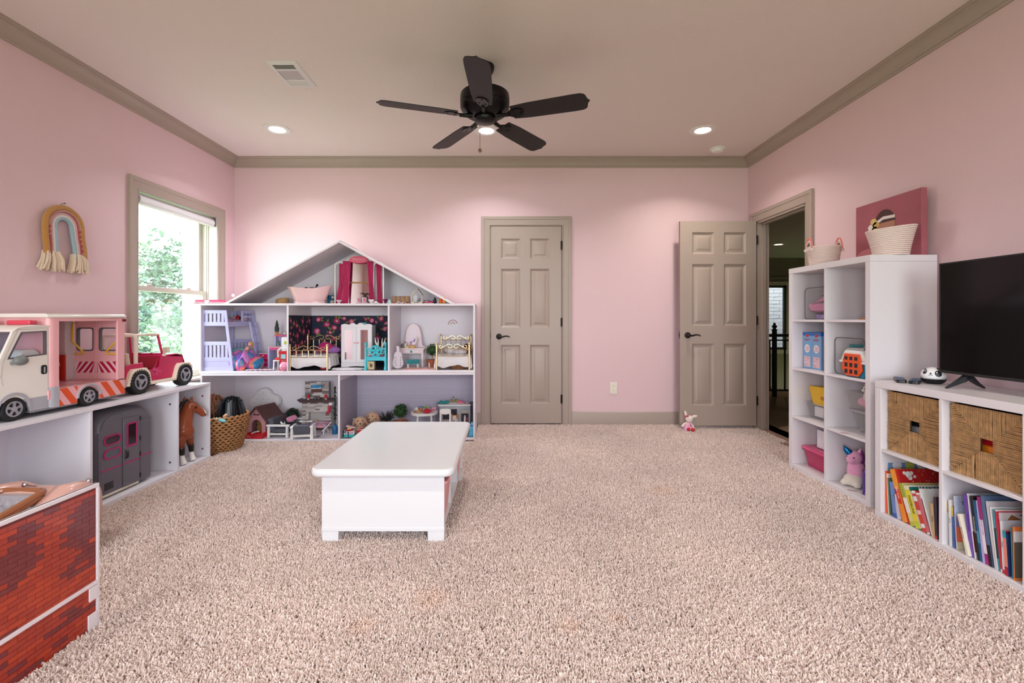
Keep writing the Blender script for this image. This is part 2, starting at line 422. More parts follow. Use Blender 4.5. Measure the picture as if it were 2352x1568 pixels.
# roller blind on its brackets under the head of the window
rb = T('roller_blind', 'white roller blind rolled up at the top of the window', 'blind', (XL-.035, (WY0+WY1)/2, WZ1-.05))
hw = (WY1-WY0)/2-.012
obj('fabric_roll', B().cyl((0,-hw+.02,-.012),(0,hw-.02,-.012),.036,n=24), M('blind_fabric', (226,222,224), .8), rb)
obj('metal_tube', B().cyl((.012,-hw+.005,.026),(.012,hw-.005,.026),.010,n=14), M('blind_tube', (170,160,164), .3, metal=.8), rb)
for s in (-1,1):
    b = B(); b.box(-.035,s*hw-.006,-.04,.03,s*hw+.006,.045); obj('bracket', b, M('blind_bracket', (120,108,108), .4, metal=.6), rb, bevel=.003)
obj('hem_bar', B().box(.028,-hw+.03,-.052,.036,hw-.03,-.04), m_white, rb, bevel=.003)

# ---------------------------------------------------------------- trees beyond the window
m_lf = [M('leaf_sunlit_a', (112,140,104), .55, nz=(3,.25)), M('leaf_sunlit_b', (98,126,104), .55, nz=(3,.25)), M('leaf_sunlit_c', (126,150,112), .55, nz=(3,.25))]
m_bark = M('bark', (120,104,92), .9, nz=(14,.3), bump=(30,.6))
def tree(loc, r, hgt, n, lab, mi, leaf=.16, seed=1):
    rr = random.Random(seed); e = T('tree', lab, 'tree', loc, group='trees beyond the window')
    tr = B(); tr.tube([(0,0,0),(.05,.04,hgt*.4),(-.05,.02,hgt*.75),(0,0,hgt)], [.22,.17,.11,.04], 8)
    for k in range(9):
        a = rr.uniform(0,2*pi); z = hgt*rr.uniform(.4,.85); l = r*rr.uniform(.4,.8)
        tr.tube([(0,0,z),(l*.5*cos(a),l*.5*sin(a),z+.3*l),(l*cos(a),l*sin(a),z+.7*l)], [.07,.045,.015], 6)
    obj('trunk', tr, m_bark, e)
    cl = []
    for k in range(26):
        u, v = rr.uniform(-1,1), rr.uniform(0,2*pi); q = rr.uniform(.35,.95)
        cl.append((r*q*sqrt(1-u*u)*cos(v), r*q*sqrt(1-u*u)*sin(v), hgt+u*r*q*.85, r*rr.uniform(.22,.4)))
    lv = B()
    for k in range(n):
        c = cl[rr.randrange(len(cl))]; u, v = rr.uniform(-1,1), rr.uniform(0,2*pi); q = c[3]*rr.uniform(.55,1.0)
        p = Vector((c[0]+q*sqrt(1-u*u)*cos(v), c[1]+q*sqrt(1-u*u)*sin(v), c[2]+q*u))
        R_ = Euler((rr.uniform(-1,1),rr.uniform(-1,1),rr.uniform(0,6.3))).to_matrix(); s = leaf*rr.uniform(.6,1.2)
        lv.add([p+R_@Vector(t) for t in ((-s*.5,0,0),(0,-s*.3,.02),(s*.5,0,0),(0,s*.3,.02))], [(0,1,2,3)])
    cr = obj('crown', lv, m_lf[mi], e, ang=0); cr['kind'] = 'stuff'
tree((-10.2,13.4,-3.2), 2.1, 4.7, 4200, 'tallest hazy green tree, its round crown filling the middle of the window', 1, .20, 3)
tree((-8.6,12.2,-3.2), 1.6, 3.1, 3200, 'bushy pale green tree behind the lower sash beside the dollhouse edge', 0, .17, 5)
tree((-9.6,10.6,-3.2), 1.7, 3.0, 3200, 'bushy bright green tree behind the lower sash at the left casing', 2, .17, 8)
tree((-15.5,17.5,-3.2), 2.6, 4.6, 3200, 'faint far tree seen low through the upper sash', 2, .24, 9)
st(obj('ground', B().box(-60,-40,-3.3,60,60,-3.2), M('lawn', (130,160,100), .9, nz=(2,.2)), ang=0))

# ---------------------------------------------------------------- the hall beyond the doorway
m_hw = M('hall_wall_paint', (120,106,92), .7); m_hc = M('hall_ceiling_paint', (170,166,158), .8); m_hf = M('hall_carpet', (150,122,96), .95, nz=(60,.25))
HX1, HY0, HY1, HZ = 7.4, 2.3, 10.0, 2.44
st(obj('floor', B().box(XT,HY0,ZF-.1,4.35,HY1,ZF), m_hf, ang=0))
st(obj('floor', B().box(4.35,HY0,-2.8,HX1,HY1,-2.7), m_hf, ang=0))
st(obj('ceiling', B().box(XT,HY0,HZ,HX1+.2,HY1+.2,HZ+.1), m_hc, ang=0))
st(obj('wall_hall_near', B().box(XT,HY0-.1,-2.8,HX1,HY0,HZ), m_hw, ang=0))
st(obj('wall_hall_right', B().box(HX1,HY0-.1,-2.8,HX1+.1,HY1+.1,HZ), m_hw, ang=0))
st(obj('wall_hall_left', B().box(XT,YB+.15,ZF-.1,XT+.1,HY1,HZ), m_hw, ang=0))
b = B(); hx0, hx1, hz0, hz1 = 5.45, 6.17, .42, 1.84
b.box(XT,HY1,-2.8,hx0,HY1+.12,HZ); b.box(hx1,HY1,-2.8,HX1,HY1+.12,HZ); b.box(hx0,HY1,-2.8,hx1,HY1+.12,hz0); b.box(hx0,HY1,hz1,hx1,HY1+.12,HZ)
st(obj('wall_hall_far', b, m_hw, ang=0))
w4 = stE('window_4'); b = B()
b.box(hx0,HY1+.03,hz0,hx0+.05,HY1+.08,hz1); b.box(hx1-.05,HY1+.03,hz0,hx1,HY1+.08,hz1); b.box(hx0,HY1+.03,hz0,hx1,HY1+.08,hz0+.05); b.box(hx0,HY1+.03,hz1-.05,hx1,HY1+.08,hz1)
obj('sash', b, M('dark_window_frame', (46,40,36), .5), w4, ang=0)
obj('pane', B().box(hx0,HY1+.052,hz0,hx1,HY1+.058,hz1), m_pane, w4, ang=0)
b = B(); frame_sweep(b, [((hx0,hz0),(-1,-1)),((hx0,hz1),(-1,1)),((hx1,hz1),(1,1)),((hx1,hz0),(1,-1))], [(0,0),(0,.014),(.08,.02),(.09,0)], lambda a,c,h: (a, HY1-h, c), True)
obj('casing', b, m_trim, w4, ang=25)
st(obj('trim_4', B().box(XT,HY1-.05,HZ-.16,HX1,HY1,HZ).box(XT,HY1-.03,1.98,HX1,HY1,2.02), m_hw, ang=0))
# white brick wing outside the hall window
wing = stE('wall_outside_and_blockers'); mo = B().box(3.6,12.02,-3.2,9.5,12.3,5.0); obj('mortar', mo, M('pale_mortar'), wing, ang=0)
m_obr = M('white_house_brick', (226,226,220), .8, nz=(8,.05)); bw, bh = .30, .096
me_b = bpy.data.meshes.new('brick'); bb = B().box(-bw/2+.007,-.012,-bh/2+.006,bw/2-.007,.012,bh/2-.006); me_b.from_pydata([tuple(v) for v in bb.v], [], bb.f); me_b.materials.append(m_obr)
for r in range(26):
    for k in range(9):
        o = bpy.data.objects.new('brick', me_b); C.objects.link(o); o.parent = wing
        o.location = (6.0+(k+.5*(r%2))*bw, 12.018+RND.uniform(-.004,.004), .1+r*bh); o.rotation_euler = (RND.uniform(-.01,.01),0,RND.uniform(-.01,.01))
portal('window_portal', ((hx0+hx1)/2, HY1+.2, (hz0+hz1)/2), (-pi/2,0,0), hx1-hx0, hz1-hz0)
st(obj('wall_outside_and_blockers', B().box(2.0,10.13,2.9,14,11.0,3.05).box(2.0,11.4,2.9,14,12.02,3.05).box(7.3,10.02,-3.2,9.7,10.14,3.05).box(2.5,10.0,-3.2,9.7,10.14,-2.8).box(9.5,10.13,-3.2,9.7,12.3,3.05).box(3.4,10.13,-3.2,3.6,12.3,3.05), m_white2, ang=0))  # unseen eaves and closing walls added to dim the brick outside the hall window
# landing railing
m_iron = M('black_iron', (22,20,20), .5, metal=.3)
ra = T('railing', 'black iron landing railing with a finial newel seen through the doorway', 'railing', (3.83, 6.5, ZF))
rx0, rx1 = -1.0, 1.6
obj('top_rail', B().box(rx0,-.03,.86,rx1,.03,.90), m_iron, ra, bevel=.008)
obj('under_rail', B().box(rx0,-.012,.80,rx1,.012,.82), m_iron, ra, ang=0)
obj('bottom_rail', B().box(rx0,-.015,.08,rx1,.015,.105), m_iron, ra, ang=0)
nw = B(); nw.box(-.024,-.024,0,.024,.024,.94); nw.lathe([(.03,.94),(.04,.955),(.022,.97),(.018,.98),(.036,1.0),(.030,1.02),(.014,1.03),(.022,1.045),(.0,1.065)], 14)
obj('newel', nw, m_iron, ra, bevel=.004)
for k in range(24):
    x = rx0+.05+k*.11
    if abs(x) > .06: obj('baluster', B().box(x-.009,-.009,.1,x+.009,.009,.81), m_iron, ra, ang=0)
def downlight(loc, lab, energy, col, R=.115, grp='recessed ceiling lights', spread=125):
    e = T('recessed_light', lab, 'ceiling light', loc, group=grp)
    b = B(); b.lathe([(R,0),(R,-.004),(R-.006,-.008),(.072,-.006),(.064,.0),(.060,.012)], 32, cap=(False,False)); obj('trim_ring', b, M('downlight_trim', (236,230,228), .4), e)
    b = B(); b.lathe([(.0,-.001),(.062,-.001)], 28, cap=(False,False)); b.lathe([(.0,.0),(.062,.0)], 28, cap=(False,False))
    m = M('lamp_lens_%d' % int(col[2]*100), (255,255,255), .4, emis=((255, int(255*col[1]), int(255*col[2])), 14.0))
    obj('lens', B().lathe([(.0,-.003),(.061,-.003),(.062,.0)], 28, cap=(False,False)), m, e)
    d = bpy.data.lights.new('lamp', 'AREA'); d.shape = 'DISK'; d.size = .11; d.energy = energy; d.color = col; d.spread = radians(spread)
    o = bpy.data.objects.new('lamp', d); C.objects.link(o); o.parent = e; o.location = (0,0,-.010)
for px, py, lab, col in ((637,297,'left of three lit recessed lights, by the window corner',(.93,.97,1.0)),(1117,300,'lit recessed light directly behind the ceiling fan',(.93,.97,1.0)),(1614,299,'lit recessed light near the smoke detector',(1.0,.95,.86))):
    p = onz(px, py, ZC); downlight(p, lab, 9.0, col)
for x, w in ((-2.0,'left'),(-.19,'middle'),(1.72,'right')): downlight((x,.6,ZC), w+' one of three added unseen recessed lights over the front of the room', 9.0, (1.0,.96,.9))  # unseen lamps added for more light from the front of the room
p = onz(1788,561,HZ); downlight(p, 'small warm recessed light glowing in the dark hall ceiling', 5.0, (1.0,.86,.62), .095, None)

# smoke detector, vent
p = onz(1648,341,ZC); e = T('smoke_detector', 'round white smoke detector on the ceiling by the right corner', 'smoke detector', p)
obj('base_plate', B().lathe([(.0,0),(.072,0),(.072,-.010),(.066,-.016),(0,-.016)], 28), m_wplastic, e)
obj('sensor_dome', B().lathe([(.056,-.016),(.056,-.022),(.050,-.034),(.034,-.040),(0,-.041)], 28, cap=(False,False)), m_wplastic, e)
e = T('ceiling_vent', 'white ceiling air vent with three banks of louvers', 'vent', (-1.471,3.088,ZC))
w_, l_ = .10, .162; m_vent = M('vent_enamel', (232,226,228), .4)
b = B(); frame_sweep(b, [((-w_+.03,-l_+.03),(-1,-1)),((-w_+.03,l_-.03),(-1,1)),((w_-.03,l_-.03),(1,1)),((w_-.03,-l_+.03),(1,-1))], [(0,.0),(0,.012),(.006,.014),(.030,.004),(.030,0)], lambda a,c,h: (a,c,-h), True)
b.box(-.07,-.073,-.012,.07,-.062,-.004); b.box(-.07,.054,-.012,.07,.064,-.004); obj('frame', b, m_vent, e, ang=25)
obj('duct', B().box(-.07,-.132,-.002,.07,.132,-.0005), M('dark_duct', (44,34,32), .9), e, ang=0)
for k in range(4): obj('louver', B().hexa([(-.07,-.128+k*.014,-.011),(.07,-.128+k*.014,-.011),(.07,-.121+k*.014,-.003),(-.07,-.121+k*.014,-.003)],[(-.07,-.127+k*.014,-.012),(.07,-.127+k*.014,-.012),(.07,-.120+k*.014,-.004),(-.07,-.120+k*.014,-.004)]), m_vent, e, ang=0)
for k in range(11):
    x = -.066+k*.0128; obj('louver', B().hexa([(x,-.062,-.011),(x,.054,-.011),(x+.008,.054,-.003),(x+.008,-.062,-.003)],[(x+.001,-.062,-.012),(x+.001,.054,-.012),(x+.009,.054,-.004),(x+.009,-.062,-.004)]), m_vent, e, ang=0)
for k in range(5): obj('louver', B().hexa([(-.07,.066+k*.013,-.004),(.07,.066+k*.013,-.004),(.07,.077+k*.013,-.011),(-.07,.077+k*.013,-.011)],[(-.07,.067+k*.013,-.003),(.07,.067+k*.013,-.003),(.07,.078+k*.013,-.010),(-.07,.078+k*.013,-.010)]), m_vent, e, ang=0)
obj('damper_lever', B().cyl((.03,.14,-.01),(.036,.15,-.035),.003,n=6), m_vent, e)

# outlet
p = ony(1409,891,YB); e = T('wall_outlet', 'ivory double wall outlet low on the pink back wall', 'outlet', p); m_iv = M('ivory_plastic', (236,226,212), .35)
obj('cover_plate', B().box(-.038,-.006,-.061,.038,0,.061), m_iv, e, bevel=.003)
for s in (-1,1):
    b = B(); b.prism(rrect(-.017,s*.026-.018,.017,s*.026+.018,.012), 'y', -.009, -.004); f = obj('receptacle', b, m_iv, e)
    obj('slot', B().box(-.008,-.0095,s*.026,-.006,-.0088,s*.026+.009).box(.006,-.0095,s*.026,.008,-.0088,s*.026+.008).cyl((0,-.0095,s*.026-.009),(0,-.0088,s*.026-.009),.0028,n=8), m_black, f, ang=0)
obj('screw', B().cyl((0,-.008,0),(0,-.005,0),.003,n=8), m_iv, e)

# ---------------------------------------------------------------- ceiling fan
m_blade = M('fan_blade_walnut', (31,23,24), .55, nz=(16,.25)); m_motor = M('fan_black_metal', (10,8,8), .32, metal=.5)
e = T('ceiling_fan', 'black five blade ceiling fan with pull chain', 'ceiling fan', (-.150,2.99,ZC))
obj('canopy', B().lathe([(.0,0),(.062,0),(.064,-.008),(.060,-.030),(.048,-.052),(.030,-.066),(.026,-.078),(0,-.080)], 28), m_motor, e)
obj('downrod', B().cyl((0,0,-.07),(0,0,-.18),.014,n=12).lathe([(.03,-.175),(.03,-.155),(.016,-.140)],14,cap=(False,False)), m_motor, e)
obj('motor_housing', B().lathe([(.0,-.172),(.06,-.172),(.09,-.178),(.145,-.185),(.160,-.194),(.163,-.21),(.163,-.255),(.158,-.262),(.163,-.268),(.160,-.285),(.140,-.312),(.108,-.332),(.075,-.340),(0,-.341)], 40), m_motor, e)
obj('switch_housing', B().lathe([(.07,-.335),(.074,-.342),(.072,-.356),(.066,-.368),(.05,-.375),(0,-.377)], 30), m_motor, e)
def blade_outline():
    pts = [(.19,-.058),(.30,-.068),(.60,-.074),(.640,-.072),(.662,-.062),(.671,-.045),(.674,-.028),(.680,-.012),(.690,0)]
    return pts+[(x,-y) for x,y in reversed(pts[:-1])]
bo = blade_outline()
for k in range(5):
    a = radians(-19+72*k); Rz = Matrix.Rotation(a,4,'Z') @ Matrix.Translation((0,0,-.335)) @ Matrix.Rotation(radians(-13),4,'X')
    b = B(); b.X = Rz; b.prism(bo, 'z', -.0035, .0035); bl = obj('blade', b, m_blade, e)
    b = B(); b.X = Matrix.Rotation(a,4,'Z') @ Matrix.Translation((0,0,-.335))
    b.tube([(.085,0,-.002),(.13,0,-.008),(.17,0,-.010)], [.016,.013,.012], 8)
    b.X = Rz; b.prism([(.16,-.014),(.19,-.036),(.235,-.040),(.262,-.026),(.270,0),(.262,.026),(.235,.040),(.19,.036),(.16,.014)], 'z', -.010, -.0036)
    for q in ((.20,-.02),(.20,.02),(.25,0)): b.cyl((q[0],q[1],-.013),(q[0],q[1],-.009),.006,n=8)
    obj('blade_iron', b, m_motor, e)
ch = obj('pull_chain', B().cyl((-.035,.03,-.37),(-.035,.03,-.535),.0016,n=6), M('chain_brass', (150,130,100), .3, metal=.9), e)
obj('pull_ball', B().ell((-.035,.03,-.547),.013,12,8), M('chain_brass'), ch)
# ================================================================ activity table
ZB = -.012      # furniture feet sink this far into the pile
tb = T('activity_table', 'low white play table with rounded top in the middle of the carpet', 'table', (-.615, 2.69, ZB))
m_tab = M('white_lacquer', (230,228,231), .28, coat=.2)
b = B(); out = rrect(-.345,-.52,.355,.52,.055,6)
obj('table_top', b.prism(out,'z',.345,.383), m_tab, tb, bevel=.015, seg=4)
x0,x1,y0,y1 = -.303,.302,-.455,.455
obj('end_panel', B().box(x0,y0,.075,x1,y0+.018,.346), m_tab, tb, bevel=.002)
obj('end_panel', B().box(x0,y1-.018,.075,x1,y1,.346), m_tab, tb, bevel=.002)
obj('rail', B().box(x0-.001,y0-.003,.060,x1+.001,y0+.02,.078), m_tab, tb, bevel=.002)
obj('bottom_board', B().box(x0+.004,y0+.018,.066,x1-.004,y1-.018,.084), m_tab, tb, bevel=.001)
obj('back_panel', B().box(-.008,y0+.018,.084,.008,y1-.018,.346), m_tab, tb, ang=0)
for yy in (-.155,.155): obj('divider', B().box(x0+.004,yy-.009,.084,x1-.004,yy+.009,.346), m_tab, tb, bevel=.001)
for sx_ in (0,1):
    for sy_ in (0,1):
        xa = x0 if sx_ == 0 else x1-.082; ya = y0 if sy_ == 0 else y1-.07
        obj('foot', B().box(xa,ya,0,xa+.082,ya+.07,.062), m_tab, tb, bevel=.003)
m_bin = M('pink_bin_plastic', (240,160,168), .35)
for yy, lab in ((-.305,'pink plastic bin in the near cubby of the white table'),(.305,'pink plastic bin in the far cubby of the white table')):
    t = T('storage_bin', lab, 'bin', (-.615+.17, 2.69+yy, ZB+.085), group='pink bins under the table')
    def rr_(w,d,z): return [(x,y,z) for x,y in rrect(-w,-d,w,d,.02,3)]
    b = B(); b.loft([rr_(.115,.115,0),rr_(.135,.130,.205),rr_(.146,.138,.205),rr_(.146,.138,.215),rr_(.130,.126,.215),rr_(.110,.110,.01)], (True,True))
    obj('tub', b, m_bin, t, ang=30)
    b = B(); b.tube([(.140,-.06,.20),(.150,-.06,.226),(.150,.06,.226),(.140,.06,.20)], .006, 8); obj('handle', b, m_bin, t)

# ================================================================ cube shelving
def cubes(name, lab, loc, rz, ncol, nrow, dep=.39, cell=.3355, ot=.038, it=.016, hh=None):
    e = T(name, lab, 'shelf', loc, rz); w = ncol*cell+(ncol-1)*it+2*ot; h = nrow*cell+(nrow-1)*it+2*ot
    if hh: cz = (hh-2*ot-(nrow-1)*it)/nrow; h = hh
    else: cz = cell
    obj('top_panel', B().box(0,0,h-ot,w,dep,h), m_white, e, bevel=.0015)
    obj('bottom_panel', B().box(0,0,0,w,dep,ot), m_white, e, bevel=.0015)
    obj('side_panel', B().box(0,.0008,ot+.0006,ot,dep,h-ot-.0006), m_white, e, bevel=.0012)
    obj('side_panel', B().box(w-ot,.0008,ot+.0006,w,dep,h-ot-.0006), m_white, e, bevel=.0012)
    for c in range(1,ncol):
        x = ot+c*cell+(c-1)*it; obj('divider', B().box(x,.003,ot,x+it,dep,h-ot), m_white, e, bevel=.001)
    for r in range(1,nrow):
        z = ot+r*cz+(r-1)*it
        for c in range(ncol):
            x = ot+c*(cell+it); obj('shelf_board', B().box(x,.004,z,x+cell,dep,z+it), m_white, e, bevel=.001)
    return e
cubes('tall_cube_shelf', 'tall white cube shelf with eight openings beside the doorway', (2.106,3.393,ZB), -pi/2, 2, 4, hh=1.481)
tvs = cubes('low_cube_shelf', 'low white cube shelf holding baskets and books under the television', (2.06,2.54,ZB), -pi/2, 4, 2, hh=.764)

# ---------------------------------------------------------------- television, panda speaker, remotes
tv = T('television', 'black flat screen television on the low white shelf', 'television', (2.25,1.885,.752))
obj('housing', B().box(.004,-.476,.066,.05,.476,.632).box(.03,-.30,.10,.075,.30,.42), m_black, tv, bevel=.004)
obj('screen', B().box(0,-.470,.078,.006,.470,.626), M('tv_glass', (4,4,5), .10, spec=.25), tv, ang=0)
b = B(); b.box(-.003,-.476,.066,.03,.476,.079); b.box(-.001,-.476,.066,.03,-.470,.632); b.box(-.001,.470,.066,.03,.476,.632); b.box(-.001,-.476,.625,.03,.476,.632)
obj('bezel', b, M('tv_bezel', (20,18,18), .45), tv, bevel=.001)
for yy in (.352,-.352):
    b = B(); sec = lambda x,z,w,h: [(x,yy-w,z-h),(x,yy+w,z-h),(x,yy+w*.6,z+h),(x,yy-w*.6,z+h)]
    b.loft([sec(-.085,.004,.008,.004),sec(-.04,.026,.013,.008),sec(.0,.048,.018,.013),sec(.022,.064,.022,.012),sec(.045,.048,.018,.013),sec(.075,.022,.013,.008),sec(.105,.004,.008,.004)])
    obj('foot', b, M('tv_foot', (22,22,28), .4), tv, ang=50, bevel=.002)
pn = onz(2143,882,.752); e = T('panda_speaker', 'round white and black panda shaped speaker in front of the television corner', 'speaker', (2.262,2.405,.752)); a_ = radians(-35)
Rp = Matrix.Rotation(radians(-62),4,'Z')
e.scale = (.80,.80,.92)
b = B(); b.ell((0,0,.05),(.066,.056,.046),24,16); obj('body', b, M('panda_white', (238,234,234), .35), e, rot=(0,0,radians(-30)))
def on_face(az, el, r, s=1.003):
    # patch lying on the ellipsoid of the panda
    pts = []; n = 14; R3 = Matrix.Rotation(radians(-30),3,'Z')
    for k in range(n):
        t = 2*pi*k/n; A = az+r[0]*cos(t); E = el+r[1]*sin(t)
        p = R3 @ Vector((.066*s*cos(E)*cos(A), .056*s*cos(E)*sin(A), .046*s*sin(E))); pts.append(p+Vector((0,0,.05)))
    return pts
b = B(); R3 = Matrix.Rotation(radians(-30),4,'Z')
b.X = R3; b.lathe([(.036,.001),(.052,.008),(.0605,.020),(.0645,.030)],24,sx=1.02,sy=.87,cap=(True,False)); obj('base', b, M('panda_black', (20,18,22), .4), e)
fa = radians(245)      # direction of the face, towards the doorway side and the camera
b = B()
for az, el, r in ((fa+.62,.28,(.30,.40)),(fa-.52,.42,(.20,.28)),(fa+.02,.26,(.09,.09)),(fa+1.15,.95,(.45,.22)),(fa-.85,.80,(.25,.14))):
    q = on_face(az, el, r, 1.012); c = sum(q, Vector())/len(q); cc = Vector((0,0,.05)); c = cc+(c-cc).normalized()*((q[0]-cc).length+.001)
    b.add(q+[c], [(i,(i+1)%len(q),len(q)) for i in range(len(q))])
obj('face_patch', b, M('panda_black'), e)
b = B()
for q in (on_face(fa+.52,.40,(.06,.09),1.03), on_face(fa-.46,.50,(.05,.07),1.03)): obj('eye', B().add(q, [list(range(len(q)))]), M('panda_white'), e)
P_ = [on_face(fa+.02+dx,el,(.01,.01),1.02)[0] for dx,el in ((-.16,.10),(-.09,.03),(0,.12),(.09,.03),(.16,.10))]
obj('mouth', B().tube(P_,.0013,6), M('panda_black'), e)
for dx, dy, lab, rz in ((-.008,.004,'black remote control lying nearest the tall shelf',.95),(.030,-.050,'slim dark blue remote lying beside the panda',.75)):
    e = T('remote_control', lab, 'remote', (2.17+dx,2.492+dy,.752), rz, group='remotes by the panda')
    obj('body', B().prism(rrect(-.085,-.022,.085,.022,.012),'z',0,.017), m_black, e, bevel=.003)
    b = B()
    for i in range(7):
        for j in range(3): b.box(-.07+i*.02,-.013+j*.011,.016,-.060+i*.02,-.007+j*.011,.019)
    obj('buttons', b, M('blue_grey_keys', (70,90,140), .4), e, ang=0)

# ---------------------------------------------------------------- seagrass cube baskets
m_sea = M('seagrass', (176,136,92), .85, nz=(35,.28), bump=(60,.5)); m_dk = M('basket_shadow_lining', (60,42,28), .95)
def seagrass(lab, y_far, inner):
    w, h, d = .318, .322, .34; e = T('seagrass_basket', lab, 'basket', (2.06+.035, y_far, .3775), -pi/2, group='seagrass cube baskets')
    b = B(); hx = .058
    b.box(0,.006,0,w,.012,h/2-hx*.5); b.box(0,.006,h/2+hx*.5,w,.012,h); b.box(0,.006,h/2-hx*.5,w/2-hx*.45,.012,h/2+hx*.5); b.box(w/2+hx*.45,.006,h/2-hx*.5,w,.012,h/2+hx*.5)
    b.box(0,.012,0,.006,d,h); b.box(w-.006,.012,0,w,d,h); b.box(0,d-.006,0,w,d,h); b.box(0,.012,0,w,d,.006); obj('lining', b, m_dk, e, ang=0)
    b = B(); n = 38; rr = random.Random(int(y_far*1000)); hole = hx*.47
    for k in range(n):
        t = (k+.5)/n; dist = min(t,1-t)*w            # length of the strand in from its edge to the mitre
        L = max(.004, min(dist, w/2-hole-.001))
        for side in range(4):
            c = t*w
            j = lambda: rr.uniform(-.0016,.0016); yo = rr.uniform(-.0022,.0022)
            if side == 0: pts = [(0,0,c*h/w),(L*.5,j(),c*h/w+j()),(L,.001,c*h/w)]
            elif side == 1: pts = [(w,0,c*h/w),(w-L*.5,j(),c*h/w+j()),(w-L,.001,c*h/w)]
            elif side == 2: pts = [(c,0,0),(c+j(),j(),L*h/w*.5),(c,.001,L*h/w)]
            else: pts = [(c,0,h),(c+j(),j(),h-L*h/w*.5),(c,.001,h-L*h/w)]
            b.tube([(p[0],p[1]+.004+yo,p[2]) for p in pts], .0044, 6)
    f = obj('woven_front', b, m_sea, e); f['kind'] = 'stuff'
    b = B()
    for k in range(40):
        z = (k+.5)*h/40; b.tube([(0,.005,z),(0,d,z)],.0042,5); b.tube([(w,.005,z),(w,d,z)],.0042,5)
    f = obj('woven_side', b, m_sea, e); f['kind'] = 'stuff'
    for i, (nm, m) in enumerate(inner): obj(nm, B().box(w/2-.06,.03+.01*i,h/2-.05+.04*i,w/2+.06,.09,h/2-.004+.04*i), m, e, bevel=.006)
    return e
seagrass('smaller looking seagrass basket with a grey toy showing through its hole', 2.54-.046, [('grey_toy', M('grey_toy',(150,146,150),.5)),('dark_toy', M('dark_toy',(20,24,24),.5))])
seagrass('seagrass basket with red and orange showing through its square hole', 2.54-.3975, [('orange_toy', M('orange_toy',(236,130,30),.5)),('red_toy', m_red)])
seagrass('seagrass basket in the third top opening, cut by the photo edge', 2.54-.749, [('grey_toy', M('grey_toy'))])

# ---------------------------------------------------------------- books
m_pages = M('book_pages', (232,224,210), .8)
def book(lab, pb, pt, wpx, ytop, col, X=2.085, dep=.20, col2=None, ttl=None, tcol=(255,255,255), band=None, face=None, grp='picture books in the low shelf', tsize=.5, pages=None):
    """pb/pt: pixel column of the spine's left edge at its foot and head; wpx: spine width in pixels at the foot"""
    zb = .0265; Y0 = X*F/(pb-CX); Y1 = X*F/(pt-CX); th = Y0-X*F/(pb+wpx-CX)
    ztop = H-(ytop-CY)*Y1/F; dy = Y1-Y0; dz = ztop-zb; hgt = sqrt(dy*dy+dz*dz); lean = -atan2(dy, dz)
    e = T('book', lab, 'book', (X, Y0, zb), group=grp); e.rotation_euler = Euler((0, 0, -pi/2)); e.rotation_mode = 'QUATERNION'
    e.rotation_quaternion = (Matrix.Rotation(-pi/2,3,'Z') @ Matrix.Rotation(lean,3,'Y')).to_quaternion()
    mc = M('cover_%d_%d_%d' % col, col, .4, coat=.15); t = min(.0022, th*.25); 
    b = B(); b.box(0,0,0,th,t*.8,hgt); b.box(0,t*.8,0,t,dep,hgt); b.box(th-t,t*.8,0,th,dep,hgt)
    cv = obj('cover', b, mc, e, bevel=.0006, seg=1)
    obj('pages', B().box(t,t*.8,.003,th-t,dep-.004,hgt-.003), m_pages if not pages else pages, e, ang=0)
    if band:
        for z0, z1, c in band: obj('spine_print', B().box(th*.02,-.0005,hgt*z0,th*.98,.0006,hgt*z1), M('print_%d_%d_%d' % c, c, .4), cv, ang=0)
    if ttl and th > .003:
        text('spine_title', ttl, min(th*.8,.03)*tsize*1.6, (th*.5,-.0008,hgt*.55), (pi/2,-pi/2*-1,0), M('ink_%d_%d_%d' % tcol, tcol, .5), cv, ext=.0002)
    if face:
        # print on the side that shows (towards the camera): local +x
        for nm, (u0,v0,u1,v1), c in face:
            obj(nm, B().box(th-.0002,dep*u0,hgt*v0,th+.0006,dep*u1,hgt*v1), M('print_%d_%d_%d' % c, c, .4), cv, ang=0)
    e['th'] = th; e['hg'] = hgt
    return e, cv, th, hgt
Z5 = lambda x: 2000+x/4.611
V5 = lambda y: 1040+y/4.611
def bk5(lab, xb, xt, wz, yt, col, **k): return book(lab, Z5(xb), Z5(xt), wz/4.611, V5(yt), col, **k)
bk5('thin dark red book, first on the shelf at the far end', 114,112,9,100,(128,50,58))
bk5('thin black and white book second from the far end', 125,122,10,140,(40,38,42),band=[(.05,.3,(230,225,215))])
bk5('thin cream book left of the bright orange spine', 138,128,12,150,(226,214,190))
bk5('bright orange thin book with plain spine', 156,140,22,185,(236,92,36))
bk5('thin cream book right of the bright orange spine', 182,164,11,215,(228,220,206))
bk5('thin moss green book before the tall blue one', 196,172,12,260,(96,116,84))
e_, cv_, th_, hg_ = bk5('tall light blue book with round animal shapes on its cover', 210,163,16,88,(104,140,178),dep=.25,X=2.10)
for u, c in ((.20,(210,206,214)),(.48,(180,188,90)),(.74,(226,226,222))): obj('cover_art', B().disc((th_+.0008, u*.25, hg_*.93), .026, 'x', 18, ry=.024), M('print_%d_%d_%d' % c, c, .4), cv_, ang=0)
bk5('sky blue book leaning left with pale lower spine', 234,196,42,300,(108,140,204),band=[(.0,.12,(70,90,170))])
bk5('slim pale lavender book leaning left', 282,240,32,430,(206,196,214))
bk5('large orange book leaning left with red lettered panel', 340,200,48,168,(242,142,40),band=[(.34,.62,(214,58,36)),(.62,.98,(244,160,60))],ttl='ABC FUN',tcol=(255,240,220),tsize=.42)
e_, cv_, th_, hg_ = bk5('big red book whose spotted cover shows above the others', 390,242,36,172,(190,34,34),dep=.27,X=2.09)
b = B(); rr_2 = random.Random(4)
